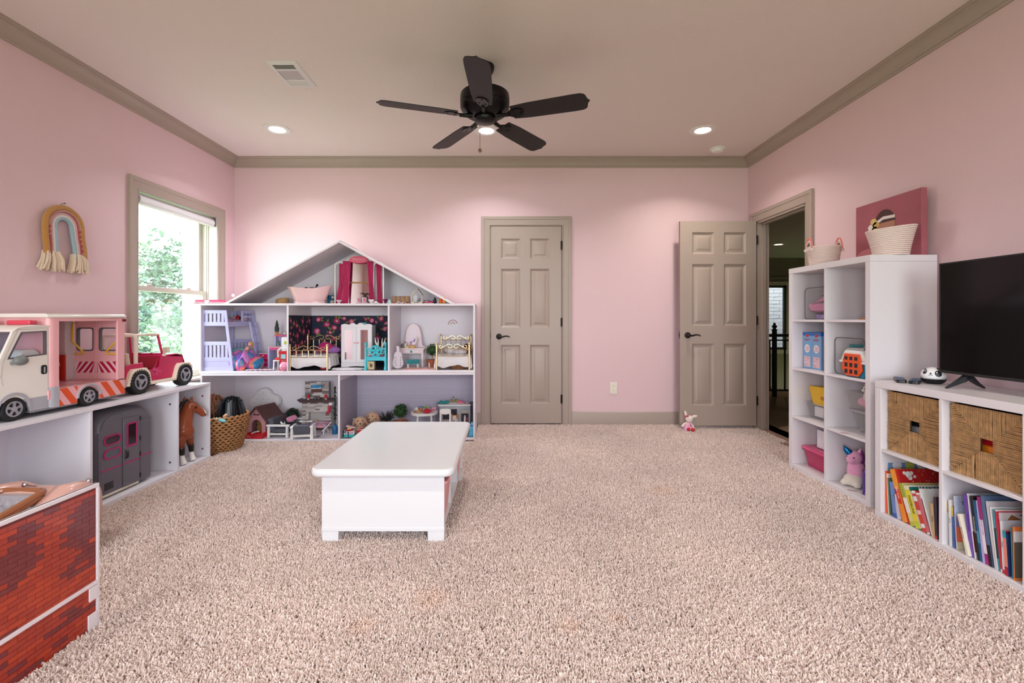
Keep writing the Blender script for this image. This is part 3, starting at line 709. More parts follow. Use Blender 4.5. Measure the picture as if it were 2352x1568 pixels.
for k in range(60): b.disc((th_+.0008, rr_2.uniform(.06,.26), hg_*rr_2.uniform(.72,.98)), rr_2.uniform(.0014,.0034), 'x', 7)
obj('cover_dots', b, M('print_dots', (236,150,120), .4), cv_, ang=0)
b = B()
for u, v, r in ((.055,.90,.017),(.035,.93,.009),(.075,.93,.009),(.060,.84,.012),(.085,.86,.008)): b.disc((th_+.0009,u,hg_*v),r,'x',12)
obj('cover_art', b, M('print_white', (238,232,230), .4), cv_, ang=0)
bk5('yellow green and white book left of the yellow spine', 424,292,46,318,(222,212,140),band=[(.66,1,(160,176,60)),(.0,.1,(190,190,60)),(.3,.64,(236,232,220))])
e_, cv_, th_, hg_ = bk5('yellow book with large black capitals down its leaning spine', 478,348,56,342,(234,214,50),dep=.24,ttl='MADELINE',tcol=(24,22,20),tsize=.5,band=[(.0,.17,(196,204,60)),(.9,1,(238,230,190))],
   face=[('cover_band',(0,.86,1,.965),(30,116,104)),('cover_ground',(0,.0,1,.86),(236,232,222)),('cover_edge',(0,.965,1,1),(238,234,226))])
text('cover_title', 'MADELINE', .034, (th_+.0012,.125,hg_*.912), (pi/2,0,pi/2), M('print_white'), cv_, ext=.0002)
bk5('red and white chequered spine leaning left', 552,428,42,398,(214,66,46),dep=.19,band=[(.93,1,(236,230,224)),(.74,.86,(238,232,226)),(.1,.2,(238,232,226)),(.42,.52,(240,200,190))])
bk5('white book with red dotted spine', 600,474,40,420,(232,222,222),dep=.19,band=[(.05,.95,(206,110,120))])
bk5('thin crimson book against the white framed cover', 634,530,14,480,(150,30,52),dep=.19)
bk5('white book with a cream framed cover', 642,506,16,378,(238,236,234),dep=.235,face=[('cover_frame',(.38,.55,1,.92),(206,190,150)),('cover_panel',(.44,.5,1,.87),(238,232,216))])
bk5('short tan cloth book near the divider', 652,627,28,528,(212,178,128),dep=.17,ttl='HOUSE',tcol=(60,50,40))
bk5('dark plum book against the divider, last of its opening', 682,662,26,465,(64,44,66),dep=.19,band=[(.0,.07,(190,40,50))])
e_, cv_, th_, hg_ = bk5('tall purple book lettered Dino standing behind the others', 728,724,22,288,(96,72,166),dep=.28,X=2.16)
text('cover_title', 'Dino', .058, (th_+.0012,.085,hg_*.935), (pi/2,0,pi/2), M('print_mint', (120,200,190), .4), cv_, ext=.0002)
e_, cv_, th_, hg_ = bk5('black book with a golden hare on its cover', 732,728,26,388,(36,32,38),dep=.25,X=2.13)
obj('cover_art', B().disc((th_+.0008,.10,hg_*.93),.035,'x',14,ry=.010,ang=.3).disc((th_+.0008,.16,hg_*.955),.02,'x',10,ry=.007,ang=.9), M('print_gold', (170,150,90), .4), cv_, ang=0)
bk5('black book with red and white lettering first after the divider', 722,727,40,488,(32,30,38),dep=.19,band=[(.78,.9,(206,60,60)),(.55,.7,(230,228,232)),(.36,.5,(220,218,224)),(.1,.2,(206,50,80))],ttl='TRUCK',tcol=(240,240,244))
bk5('gold glitter spine leaning to the right', 744,784,30,498,(198,166,96),dep=.16)
bk5('dark blue book behind the gold one', 790,800,36,470,(34,84,140),dep=.19,X=2.12)
bk5('slim white book with grey lettering on its spine', 832,820,28,490,(234,230,230),dep=.18,ttl='stories',tcol=(90,90,110))
bk5('thin yellow topped blue book', 868,850,18,560,(70,110,170),dep=.18,band=[(.75,1,(236,200,60))])
bk5('thin mid blue book left of the sea cover', 884,868,14,575,(56,90,170),dep=.18)
e_, cv_, th_, hg_ = bk5('book with a pale sea cover lettered The Boat', 905,874,12,452,(206,206,218),dep=.205,face=[('cover_sky',(0,.62,1,.98),(190,200,222)),('cover_sea',(0,.42,1,.62),(150,136,190)),('cover_sand',(0,.14,1,.42),(236,122,86)),('cover_foot',(0,.0,1,.14),(222,214,180))])
text('cover_title', 'The Boat', .022, (th_+.0012,.07,hg_*.86), (pi/2,0,pi/2), M('ink_20_20_24', (20,20,24), .5), cv_, ext=.0002)
bk5('cream book leaning steeply against the purple glitter one', 1012,912,26,642,(236,226,206),dep=.15,ttl='BEDTIME TALES',tcol=(70,64,80),X=2.07)
bk5('purple glitter book leaning left', 1046,978,46,432,(112,72,172),dep=.2,ttl='ADVENTURES',tcol=(90,50,150))
bk5('white book with a red brown picture low on its cover', 1100,1012,16,428,(224,220,230),dep=.2,face=[('cover_art',(0,.1,.6,.42),(120,44,36))])
bk5('black book lettered FANTASTIC with a thick spine', 1130,1044,34,452,(30,26,28),dep=.2,ttl='FANTASTIC BE QUIET',tcol=(220,214,206),tsize=.42)
bk5('deep blue book left of the lavender spine', 1160,1078,24,498,(20,90,140),dep=.19,band=[(.3,.5,(70,150,180))])
bk5('slim lavender book beside the magenta one', 1186,1110,26,500,(186,176,226),dep=.19)
bk5('magenta book with a white title panel', 1218,1120,34,460,(164,34,122),dep=.2,ttl='PINK GETS A PUPPY',tcol=(150,30,110),tsize=.46,band=[(.16,.66,(238,230,240))])
bk5('slate blue book with a black lower corner', 1258,1158,34,448,(88,112,146),dep=.22,band=[(.0,.3,(24,22,30))])
bk5('tall sea green book behind the slate blue one', 1290,1186,20,440,(84,132,140),dep=.24,X=2.11)
bk5('grey white book with a worn edge', 1312,1214,22,508,(210,202,208),dep=.21)
bk5('thin white book with a long pale spine', 1336,1256,14,568,(238,236,236),dep=.2)
bk5('thin teal book before the gingerbread cover', 1350,1288,16,600,(70,150,170),dep=.19,band=[(.2,.7,(30,50,60))])
bk5('white book with a blue topped back cover', 1364,1284,10,532,(230,230,236),dep=.25,X=2.12,face=[('cover_band',(.2,.85,1,.97),(40,110,160))])
e_, cv_, th_, hg_ = bk5('book with a red edged gingerbread house cover', 1376,1314,22,600,(236,228,226),dep=.22,face=[('cover_ground',(.02,.02,1,.97),(236,228,230))],band=[(.05,.98,(200,50,70))])
obj('cover_art', B().add([(th_+.0012,.03,hg_*.80),(th_+.0012,.12,hg_*.80),(th_+.0012,.06,hg_*.93)],[(0,1,2)]), M('print_gingerbread', (158,100,60), .5), cv_, ang=0)
b = B(); b.box(th_+.0004,0,hg_*.965,th_+.0012,.22,hg_*.985); b.box(th_+.0004,.0,.0,th_+.0012,.005,hg_*.97); 
for u, v in ((.10,.92),(.16,.95),(.2,.9)): b.disc((th_+.0013,u,hg_*v),.004,'x',8)
obj('cover_border', b, M('print_red', (200,44,66), .4), cv_, ang=0)
bk5('white book with blue lettering low on its spine', 1396,1364,26,712,(232,230,236),dep=.2,ttl='SCIENCE',tcol=(60,140,190),band=[(.0,.07,(206,40,60))],face=[('cover_ground',(0,0,1,1),(224,222,232))])
bk5('coral and teal spine with a maroon foot', 1424,1392,36,815,(236,138,118),dep=.17,band=[(.0,.2,(170,24,54)),(.84,1,(40,150,170))],face=[('cover_ground',(0,.0,1,.96),(52,70,120)),('cover_band',(0,.93,1,1),(120,24,60)),('cover_art',(.3,.6,.7,.8),(150,150,190))],X=2.078)
bk5('thin turquoise book left of the orange paperback', 1496,1478,12,800,(44,140,170),dep=.15,X=2.078)
bk5('orange and white paperback at the near end of its opening', 1512,1500,14,780,(232,122,50),dep=.14,face=[('cover_head',(0,.92,1,1),(236,130,60)),('cover_panel',(0,.72,1,.92),(236,230,232)),('cover_photo',(0,.05,1,.72),(104,96,84)),('cover_foot',(0,.0,1,.05),(236,130,60))],X=2.072)
e = T('cardboard_box', 'kraft cardboard box in the lower opening at the right edge of the photo', 'box', (2.09,1.775,.026), -pi/2)
obj('carton', B().box(0,0,0,.28,.25,.21), m_kraft, e, bevel=.003)
obj('flap', B().box(0,-.001,.206,.28,.12,.212), m_kraft, e, bevel=.001)

# ---------------------------------------------------------------- things on and in the tall shelf
ZT = 1.469
cv = T('photo_canvas', 'dusty pink newborn photo canvas leaning behind the large rope basket', 'picture', (2.434, 2.914, ZT), -pi/2)
m_cvs = M('canvas_print_rose', (166,88,100), .7, nz=(6,.10), bump=(400,.1))
obj('wrapped_frame', B().box(-.2515,0,0,.2515,.034,.402), m_cvs, cv, bevel=.003)
def flat(name, pts, c, lay): obj(name, B().prism(pts,'y',-.0006-.0004*lay,-.0004*lay), M('print_%d_%d_%d' % c, c, .6), cv, ang=0)
E2 = lambda cx,cz,rx,rz,n=20,t=0: [(cx+rx*cos(2*pi*k/n)*cos(t)-rz*sin(2*pi*k/n)*sin(t), cz+rx*cos(2*pi*k/n)*sin(t)+rz*sin(2*pi*k/n)*cos(t)) for k in range(n)]
flat('blanket_print', [(-.25,.002),(-.05,.002),(-.08,.07),(-.14,.10),(-.20,.09),(-.25,.06)], (196,118,126), 1)
flat('baby_shoulder', E2(-.03,.10,.09,.11), (196,136,118), 2)
flat('baby_head', E2(-.008,.235,.078,.090), (178,122,98), 3)
flat('baby_hair', [(-.008+.082*cos(t),.235+.098*sin(t)) for t in [(.05+.9*k/14)*pi for k in range(15)]], (74,40,36), 4)
flat('baby_ear', E2(.075,.205,.014,.022), (150,92,76), 4)
flat('headband', [(-.085,.262),(-.02,.290),(.07,.284),(.07,.266),(-.02,.270),(-.085,.240)], (232,216,212), 5)
for dx, dz, c in ((-.095,.27,(222,190,120)),(-.115,.235,(236,226,214)),(-.085,.215,(214,180,110)),(-.105,.195,(238,230,220)),(-.075,.245,(200,160,90))): flat('flower_petal', E2(dx,dz,.026,.022), c, 6)
m_rope = M('cotton_rope', (244,222,214), .9, bump=(220,.5))
def rope_basket(name, lab, loc, prof, r, rz=0.0, tilt=0):
    e = T(name, lab, 'basket', loc, rz); b = B()
    for i, (rad, z) in enumerate(prof):
        b.tube([(rad*cos(2*pi*k/40), rad*sin(2*pi*k/40)*.85, z+tilt*cos(2*pi*k/40)*rad*(z/prof[-1][1])) for k in range(40)], r, 7, closed=True)
    o = obj('coiled_wall', b, m_rope, e); b = B(); b.lathe([(0,.004),(prof[0][0],.004),(prof[0][0],.010),(0,.010)],30,sy=.85); obj('base', b, m_rope, e); return e
n = 15
rope_basket('rope_basket', 'large cream coiled rope basket in front of the photo canvas', (2.285,2.70,ZT), [(.088+.036*(i/(n-1))**1.3, .006+i*.0112) for i in range(n)], .0056, 0, .12)
# bulge of the folded rim
e = rope_basket('rope_basket', 'small cream rope basket with rainbow handles near the doorway', (2.235,3.20,ZT), [(.086+.018*(i/13), .005+i*.0098) for i in range(14)], .0048)
for s in (-1,1):
    for k, (rr_, c) in enumerate(((.040,(238,140,126)),(.030,(240,214,206)),(.020,(120,112,116)))):
        b = B(); b.tube([(s*(.097), rr_*cos(t), .120+rr_*1.9*sin(t)) for t in [pi*q/12 for q in range(13)]], .0052, 8)
        b.v = [Matrix.Rotation(radians(-8),3,'Z')@v for v in b.v]; obj('rainbow_handle', b, M('yarn_%d' % k, c, .9), e)
    b = B()
    for q in range(5): b.ell((s*.108,(q-2)*.016,.112),(.012,.011,.012),8,6)
    obj('pompom_fringe', b, m_rope, e)

zr = [ .026, .3785, .731, 1.0835]                 # tops of the boards, bottom row first
zr = [ZB+.038+i*((1.481-.076-.048)/4+.016) for i in range(4)]
def cxy(px, X): return X, X*F/(px-CX)
m_purp = M('mauve_plastic', (190,130,158), .4)
# top row, far opening
def tray(lab, Xf, Y0, z, w, h):
    e = T('clear_bin', lab, 'bin', (Xf,Y0,z), -pi/2); b = B(); o = rrect(0,0,w,h,.03,5)
    rim = B(); rim.tube([(x,0,zz) for x,zz in o], .0028, 6, closed=True); obj('rim', rim, M('smoky_edge', (96,86,88), .3), e)
    b = B(); i_ = rrect(.01,.006,w-.01,h-.006,.03,5)
    b.loft([[(x,.0,zz) for x,zz in o],[(x*.92+w*.04,.20,zz*.92+h*.04) for x,zz in i_]], (False,True)); obj('tub', b, m_bincl, e); return e
tray('clear bin lying on its side behind the plush puppy', 2.19, 3.335, zr[3]+.003, .30, .225)
e = T('flat_box', 'flat clear box with purple print under the plush puppy', 'box', (2.205,3.235,zr[3]), -pi/2)
obj('print_block', B().box(0,0,0,.20,.14,.035), M('purple_print', (150,128,176), .5, nz=(30,.4)), e, bevel=.002); obj('lid', B().box(-.003,-.003,.036,.203,.143,.050), m_clear, e, bevel=.002)
def plush(name, lab, cat, loc, rz, parts, vox=.005, sm=3, group=None):
    """parts: list of (name, material, builder, voxel?)"""
    e = T(name, lab, cat, loc, rz, group)
    for nm, m, b, vx in parts: obj(nm, b, m, e, remesh=vx, smooth=sm if vx else 0)
    return e
m_pupw = M('plush_white', (236,224,212), .95, sheen=.4, bump=(180,.4)); m_pupt = M('plush_tan', (196,136,84), .95, sheen=.4, bump=(180,.4)); m_puph = M('plush_honey', (222,184,150), .95, sheen=.4, bump=(180,.4))
m_pupb = M('plush_brown', (122,70,44), .95, sheen=.3, bump=(180,.4))
e = T('plush_bed', 'mauve pet bed carrying the plush puppy', 'toy', (2.235,3.19,zr[3]+.051), -pi/2)
b = B(); b.lathe([(.06,0),(.095,.012),(.112,.045),(.104,.060),(.09,.046),(.07,.020),(0,.018)],26,sy=.8); b.loft([[(x*.104,y*.8*.104,.05+max(0,x+.2)*.03) for x,y in [(cos(2*pi*k/26),sin(2*pi*k/26)) for k in range(26)]],[(x*.112,y*.8*.112,.05+max(0,x)*.08) for x,y in [(cos(2*pi*k/26),sin(2*pi*k/26)) for k in range(26)]]],(False,False)); obj('cushion', b, m_purp, e)
plush('plush_puppy','white and tan plush puppy sitting in the mauve bed','stuffed animal',(2.25,3.16,zr[3]+.075),-pi/2+.3,[
 ('body', m_pupt, B().ell((0,0,.03),(.035,.04,.045)).ell((-.02,-.03,.015),(.018,.03,.016)).ell((.02,-.03,.015),(.018,.03,.016)),.006),
 ('head', m_pupw, B().ell((0,-.012,.085),(.036,.034,.036)).ell((0,-.042,.074),(.017,.018,.014)),.005),
 ('cap', m_pupt, B().ell((.016,-.008,.096),(.026,.034,.030)),0),
 ('ear', m_pupb, B().ell((-.036,-.004,.080),(.010,.02,.030),rot=(0,.35,0)),0),('ear', m_pupb, B().ell((.038,-.004,.080),(.010,.02,.030),rot=(0,-.35,0)),0),
 ('nose', m_pupb, B().ell((0,-.060,.078),(.008,.006,.006),8,6),0),('eye', m_eye, B().ell((-.014,-.043,.092),.0045,8,6).ell((.014,-.043,.092),.0045,8,6),0)])
e = T('wooden_tile', 'small wooden tile alone on an empty shelf', 'toy', (2.16,2.79,zr[3]), -pi/2); obj('tile', B().box(0,0,0,.07,.05,.013), m_wood, e, bevel=.002); obj('groove', B().box(.01,-.0006,.005,.06,.001,.008), M('wood_dark',(120,84,58),.7), e, ang=0)
# third row
m_bx = M('toybox_blue', (124,172,216), .4); m_bx2 = M('toybox_deep_blue', (30,110,190), .4); m_bxw = M('toybox_white', (238,232,236), .4); m_bxr = M('toybox_red', (206,44,54), .4)
for k in range(2):
    e = T('toy_box', ('far','near')[k]+' of two blue toy cartons standing side by side', 'box', (2.185,3.350-k*.098,zr[2]), -pi/2, group='blue toy cartons')
    obj('carton', B().box(0,0,0,.096,.14,.262), m_bx, e, bevel=.001)
    obj('head_band', B().box(-.0004,-.0006,.238,.0964,.141,.2625), m_bx2, e, ang=0)
    obj('round_print', B().disc((.048,-.0008,.145),.030,'y',18), m_bxw, e, ang=0)
    obj('round_picture', B().box(.030,-.0014,.128,.066,-.0006,.160), M('toybox_picture',(226,190,196),.5,nz=(60,.3)), e, ang=0)
    obj('foot_picture', B().box(.014,-.0010,.012,.082,-.0002,.088), M('toybox_picture'), e, ang=0)
    obj('oval_badge', B().disc((.048,-.0008,.238),.019,'y',16,ry=.011), m_bxr, e, ang=0)
    text('carton_title', 'BABY', .024, (.048,-.0008,.208), (pi/2,0,0), m_bxr, e, ext=.0002)
e = T('piggy_toy', 'red and pink dome toy in front of the blue cartons', 'toy', (2.235,3.075,zr[2]))
obj('dome', B().lathe([(.062,.075),(.058,.10),(.045,.128),(.024,.145),(0,.150)],22,cap=(False,True)), M('pink_clear',(232,120,146),.25), e)
obj('base', B().lathe([(0,0),(.045,0),(.062,.02),(.066,.06),(.066,.078),(0,.078)],22), M('crimson_plastic',(206,24,74),.35), e); obj('spots', B().disc((-.052,.02,.10),.010,'x',10).ell((-.050,-.02,.112),(.006,.009,.009),8,6), M('maroon',(130,20,50),.4), e)
tray('clear bin on its side behind the orange pet carrier', 2.165, 2.995, zr[2]+.003, .25, .235)
e = T('grey_case', 'pale grey soft case standing inside the clear bin', 'bag', (2.19,2.965,zr[2]+.006), -pi/2); obj('shell', B().prism(rrect(0,0,.20,.17,.05,6),'y',0,.10), M('pale_grey_cloth',(204,200,198),.8,bump=(90,.3)), e, bevel=.02, seg=3); obj('zip', B().box(.02,-.002,.08,.18,.002,.084), M('zip_grey',(150,148,150),.6), e, ang=0)
e = T('toy_brush', 'teal toy comb lying on the grey case', 'toy', (2.25,2.90,zr[2]+.178), -.6); b = B(); b.box(-.05,-.01,0,.05,.01,.016); obj('handle', b, m_dteal, e, bevel=.004); b = B(); [b.box(-.045+i*.012,-.016,.002,-.039+i*.012,-.010,.012) for i in range(8)]; obj('teeth', b, m_dteal, e, ang=0)
e = T('pet_carrier', 'toy pet carrier with white top, teal base and orange grille', 'toy', (2.125,2.885,zr[2]), -pi/2)
w_ = .19; bot = [(.02,0),(w_-.02,0),(w_,.09),(-.0,.09)]; top = [(-.012,.098),(w_+.012,.098),(w_-.025,.165),(.025,.165)]
obj('base', B().prism(bot,'y',.006,.22), M('carrier_teal',(20,130,160),.35), e, bevel=.008); obj('roof', B().prism(top,'y',0,.225), m_wplastic, e, bevel=.010); obj('rim', B().box(-.014,-.004,.086,w_+.014,.228,.100), m_wplastic, e, bevel=.004)
obj('handle', B().tube([(w_*.35,.1,.16),(w_*.35,.1,.182),(w_*.65,.1,.182),(w_*.65,.1,.16)],.008,8), m_wplastic, e)
g = B(); P = [(.012,.045),(.045,.008),(w_-.045,.008),(w_-.012,.045),(w_-.022,.105),(w_-.035,.145),(.035,.145),(.022,.105)]; g.prism(P,'y',-.008,.004); obj('grille', g, M('carrier_orange',(232,84,26),.35), e, bevel=.004)
h_ = B()
for i, xx in enumerate((.040,.080,.120)):
    for zz, hh in ((.022,.026),(.062,.026),(.105,.022)): h_.box(xx,-.0085,zz,xx+.024,-.0070,zz+hh)
obj('grille_opening', h_, M('carrier_dark',(34,26,34),.7), e, ang=0)
# second row
def tub(name, lab, loc, w, d, h, m, cont=None, rz=-pi/2, lidm=None):
    e = T(name, lab, 'bin', loc, rz); b = B()
    ring = lambda s,z: [(w/2+(x-w/2)*s, d/2+(y-d/2)*s, z) for x,y in rrect(0,0,w,d,.025,4)]
    b.loft([ring(.82,0),ring(.97,h-.012),ring(1.05,h-.012),ring(1.05,h),ring(.96,h),ring(.80,.004)],(True,True)); obj('tub', b, m, e, ang=30)
    if lidm: obj('lid', B().loft([ring(1.07,h),ring(1.07,h+.012),ring(.95,h+.018)],(True,True)), lidm, e, ang=30)
    for nm, bb_, mm in (cont or []): obj(nm, bb_, mm, e, bevel=.003)
    return e
tub('clear_tub','clear tub holding white cards and a yellow folder',(2.19,3.345,zr[1]),.27,.22,.115,m_bincl,[('white_cards',B().box(.07,.03,.015,.16,.05,.085),m_wfab),('grey_blocks',B().box(.17,.05,.01,.23,.12,.07),M('grey_toy')),('green_blocks',B().box(.06,.08,.01,.16,.17,.05),M('dull_green',(96,120,110),.5))])
e = T('yellow_folder', 'mustard yellow folder box standing in the clear tub', 'box', (2.21,3.305,zr[1]+.10), -pi/2); b = B(); b.prism([(.03,0),(.20,0),(.20,.135),(-.02,.125)],'y',0,.09); obj('sleeve', b, M('mustard',(226,176,30),.45), e, bevel=.002); obj('stamp', B().disc((.13,-.001,.055),.025,'y',10,ry=.014), M('mustard_dark',(180,120,30),.5), e, ang=0)
tub('clear_tub','lower clear tub of the stack, holding dark toys',(2.215,2.905,zr[1]),.19,.20,.125,m_bincl,[('dark_toys',B().box(.04,.04,.012,.15,.14,.06),M('slate_toy',(90,100,120),.5))])
tub('clear_tub','upper clear tub of the stack with pink toys inside',(2.185,2.945,zr[1]+.139),.23,.21,.115,m_bincl,[('pink_toys',B().ell((.10,.08,.05),(.06,.05,.035)),M('pink_toy',(240,150,176),.5))],lidm=None)
e = T('tub_lid','grey lid between the two stacked clear tubs','lid',(2.20,2.93,zr[1]+.126),-pi/2); obj('lid_panel', B().prism(rrect(0,0,.22,.21,.02),'z',0,.012), M('lid_grey',(168,160,166),.4), e, bevel=.003); obj('lid_rim', B().box(.02,.02,.010,.20,.19,.0125), M('lid_grey'), e, ang=0)
plush('plush_bear','small white plush peeking over the pink toy tub','stuffed animal',(2.235,2.80,zr[1]+.20),-pi/2,[('body',m_pupw,B().ell((0,0,.03),(.03,.03,.035)).ell((0,-.01,.078),(.028,.026,.026)).ell((-.022,0,.10),.011).ell((.022,0,.10),.011),.005),('muzzle',m_pupw,B().ell((0,-.034,.072),(.012,.009,.009),10,7),0),('eye',m_eye,B().ell((-.010,-.034,.084),.003,6,5).ell((.010,-.034,.084),.003,6,5),0)])
# bottom row
tub('pink_tub','see-through pink tub with a lid under the white paper box',(2.175,3.345,zr[0]),.27,.22,.125,frosted('pink_clear_tub',(222,84,132),.55,(250,190,210)),[('contents',B().box(.05,.03,.01,.2,.18,.1),M('magenta_toy',(170,50,120),.5))],lidm=M('pink_lid',(232,90,140),.3))
e = T('paper_box','white paper box standing open on the pink tub','box',(2.225,3.26,zr[0]+.146),-pi/2); obj('carton', B().box(0,0,0,.17,.16,.005).box(0,0,0,.004,.16,.13).box(.166,0,0,.17,.16,.13).box(0,0,0,.17,.004,.13).box(0,.156,0,.17,.16,.13), m_white2, e, bevel=.001); obj('inner_sheet', B().box(.01,.01,.006,.16,.15,.01), m_wfab, e, ang=0)
m_uni = M('plush_pink',(240,168,204),.95,sheen=.4,bump=(160,.4))
pu_ = plush('plush_unicorn','pink plush unicorn with a shiny blue horn on the bottom shelf','stuffed animal',(2.225,2.905,zr[0]),-pi/2+.5,[
 ('body',m_uni,B().ell((0,.02,.10),(.055,.06,.10)).ell((0,-.01,.205),(.05,.05,.048)).ell((0,-.05,.19),(.03,.03,.026)),.007),
 ('belly',m_pupw,B().ell((0,-.015,.045),(.062,.062,.045)).ell((-.04,-.05,.025),(.025,.035,.022)).ell((.04,-.05,.025),(.025,.035,.022)),.006),
 ('horn',M('blue_foil',(20,110,170),.2,metal=.6),B().tube([(-.02,-.03,.235),(-.035,-.045,.26),(-.045,-.055,.285)],[.026,.018,.003],10),0),
 ('ear',m_uni,B().tube([(.03,0,.245),(.04,0,.275)],[.014,.003],8),0),('ear',m_uni,B().tube([(-.045,0,.235),(-.055,0,.262)],[.014,.003],8),0),
 ('mane',M('violet_yarn',(150,60,150),.9),B().ell((.02,.03,.20),(.03,.04,.06)).ell((.02,.05,.13),(.025,.03,.05)),.006),('eye',m_eye,B().ell((-.026,-.052,.212),.005,8,6).ell((.022,-.056,.212),.005,8,6),0)])
e = T('purple_tote','purple handled basket holding dark toys beside the unicorn','basket',(2.165,2.765,zr[0]),-pi/2); m_pt = M('purple_plastic',(92,62,158),.35)
b = B()
for z in (0,.135): b.box(0,0,z,.10,.012,z+.016); b.box(0,.12,z,.10,.132,z+.016)
for x in (0,.088): b.box(x,0,0,x+.012,.012,.15); b.box(x,.12,0,x+.012,.132,.15); b.box(x,0,.135,x+.012,.132,.151); b.box(x,0,0,x+.012,.132,.016)
obj('frame', b, m_pt, e, bevel=.003); obj('white_liner', B().box(.014,.014,.012,.086,.118,.12), m_wplastic, e, bevel=.003)
obj('dark_toys', B().box(.02,.03,.12,.05,.07,.22).box(.05,.05,.12,.08,.09,.25), M('dark_red_toy',(70,30,36),.5,nz=(60,.5)), e, bevel=.004)
for px, py, zz, lab in ((1940,994,zr[1],'dark red sticker scrap on the shelf edge of the second row'),(1957,1126,zr[0],'dark red sticker scrap on the bottom shelf of the tall unit')):
    p = onz(px,py,zz+.0005); e = T('sticker_scrap', lab, 'sticker', (p[0],p[1],zz)); b = B(); b.prism([(-.02,.016),(-.008,.014),(0,.004),(.014,-.006),(.018,-.020),(.008,-.012),(-.004,-.006),(-.014,.006)],'z',0,.001); obj('scrap', b, M('sticker_red',(140,40,54),.5), e, ang=0)
pu_.scale = (.88,.88,.9)
# plush bunny on the carpet in front of the open door
p = onz(1579,986,0)
m_bun = M('plush_cream',(240,222,214),.95,sheen=.4,bump=(200,.4)); m_dress = M('bunny_dress',(240,180,206),.9,nz=(60,.12),bump=(200,.3))
e = plush('plush_bunny','small cream plush bunny in a pink dress and red shoes leaning on the open door','stuffed animal',(p[0],4.475,-.004),0,[
 ('head',m_bun,B().ell((.012,0,.112),(.038,.034,.037)).ell((.014,-.030,.103),(.018,.010,.013)),.004),
 ('ear',m_bun,B().ell((-.022,.004,.160),(.014,.007,.034),rot=(0,-.30,0)),0),('ear',m_bun,B().ell((.062,.002,.137),(.034,.007,.014),rot=(0,-.12,0)),0),
 ('dress',m_dress,B().lathe([(.050,.0),(.052,.012),(.042,.040),(.026,.074),(.020,.080)],18,c=(0,0,0),sy=.75),0),
 ('arm',m_bun,B().tube([(-.018,-.006,.074),(-.046,-.012,.064),(-.066,-.018,.040)],[.011,.011,.012],8),0),('arm',m_bun,B().tube([(.022,-.006,.072),(.042,-.012,.045),(.048,-.018,.014)],[.011,.011,.012],8),0),
 ('shoe',m_red,B().ell((-.016,-.048,.022),(.016,.018,.018)),0),('shoe',m_red,B().ell((.026,-.054,.018),(.019,.020,.018)),0),
 ('bow',M('crimson_plastic'),B().ell((-.022,-.016,.142),(.011,.006,.008)).ell((-.008,-.018,.146),(.009,.006,.007)),0),
 ('eye',m_eye,B().ell((-.004,-.033,.118),.003,6,5).ell((.030,-.031,.113),.003,6,5),0),('nose',M('pupil_brown',(80,40,50),.5),B().ell((.012,-.041,.108),(.005,.004,.004),8,6),0),
 ('heart_print',M('dress_heart',(190,60,120),.8),B().disc((.010,-.036,.058),.006,'y',8).disc((-.018,-.036,.05),.004,'y',7),0)])

# ---------------------------------------------------------------- carpet pile
cp = bpy.data.meshes.new('carpet_pile'); m_pile = bpy.data.materials.new('carpet_yarn'); m_pile.use_nodes = True; nt = m_pile.node_tree; pb = nt.nodes['Principled BSDF']
pb.inputs['Roughness'].default_value = .95; pb.inputs['Sheen Weight'].default_value = .25; pb.inputs['Specular IOR Level'].default_value = .1
oi = nt.nodes.new('ShaderNodeObjectInfo'); cr = nt.nodes.new('ShaderNodeValToRGB')
cr.color_ramp.elements[0].color = srgb((208,183,173)); cr.color_ramp.elements[1].color = srgb((246,226,218)); cr.color_ramp.elements[1].position = 1.0
nt.links.new(oi.outputs['Random'], cr.inputs[0])
geo = nt.nodes.new('ShaderNodeNewGeometry'); nz_ = nt.nodes.new('ShaderNodeTexNoise'); nz_.inputs['Scale'].default_value = 1.5; nz_.inputs['Detail'].default_value = 3
nt.links.new(geo.outputs['Position'], nz_.inputs['Vector']); hs = nt.nodes.new('ShaderNodeHueSaturation'); mr = nt.nodes.new('ShaderNodeMapRange')
mr.inputs['From Min'].default_value = .3; mr.inputs['From Max'].default_value = .7; mr.inputs['To Min'].default_value = .90; mr.inputs['To Max'].default_value = 1.06
nt.links.new(nz_.outputs['Fac'], mr.inputs['Value']); nt.links.new(mr.outputs[0], hs.inputs['Value']); nt.links.new(cr.outputs[0], hs.inputs['Color']); last = hs.outputs[0]
for sx_, sy_, rad_ in ((-.30,1.78,.10),(-.52,1.62,.07),(.22,1.62,.06),(.40,1.66,.05),(1.0,2.9,.12)):      # faint orange stains
    vd = nt.nodes.new('ShaderNodeVectorMath'); vd.operation = 'DISTANCE'; vd.inputs[1].default_value = (sx_, sy_, 0); nt.links.new(geo.outputs['Position'], vd.inputs[0])
    m1 = nt.nodes.new('ShaderNodeMapRange'); m1.inputs['From Min'].default_value = rad_; m1.inputs['From Max'].default_value = rad_*.2; m1.inputs['To Max'].default_value = .33; nt.links.new(vd.outputs['Value'], m1.inputs['Value'])
    mm = nt.nodes.new('ShaderNodeMix'); mm.data_type = 'RGBA'; nt.links.new(m1.outputs[0], mm.inputs['Factor']); nt.links.new(last, mm.inputs[6]); mm.inputs[7].default_value = (0.80,0.50,0.35,1); last = mm.outputs[2]
nt.links.new(last, pb.inputs['Base Color'])
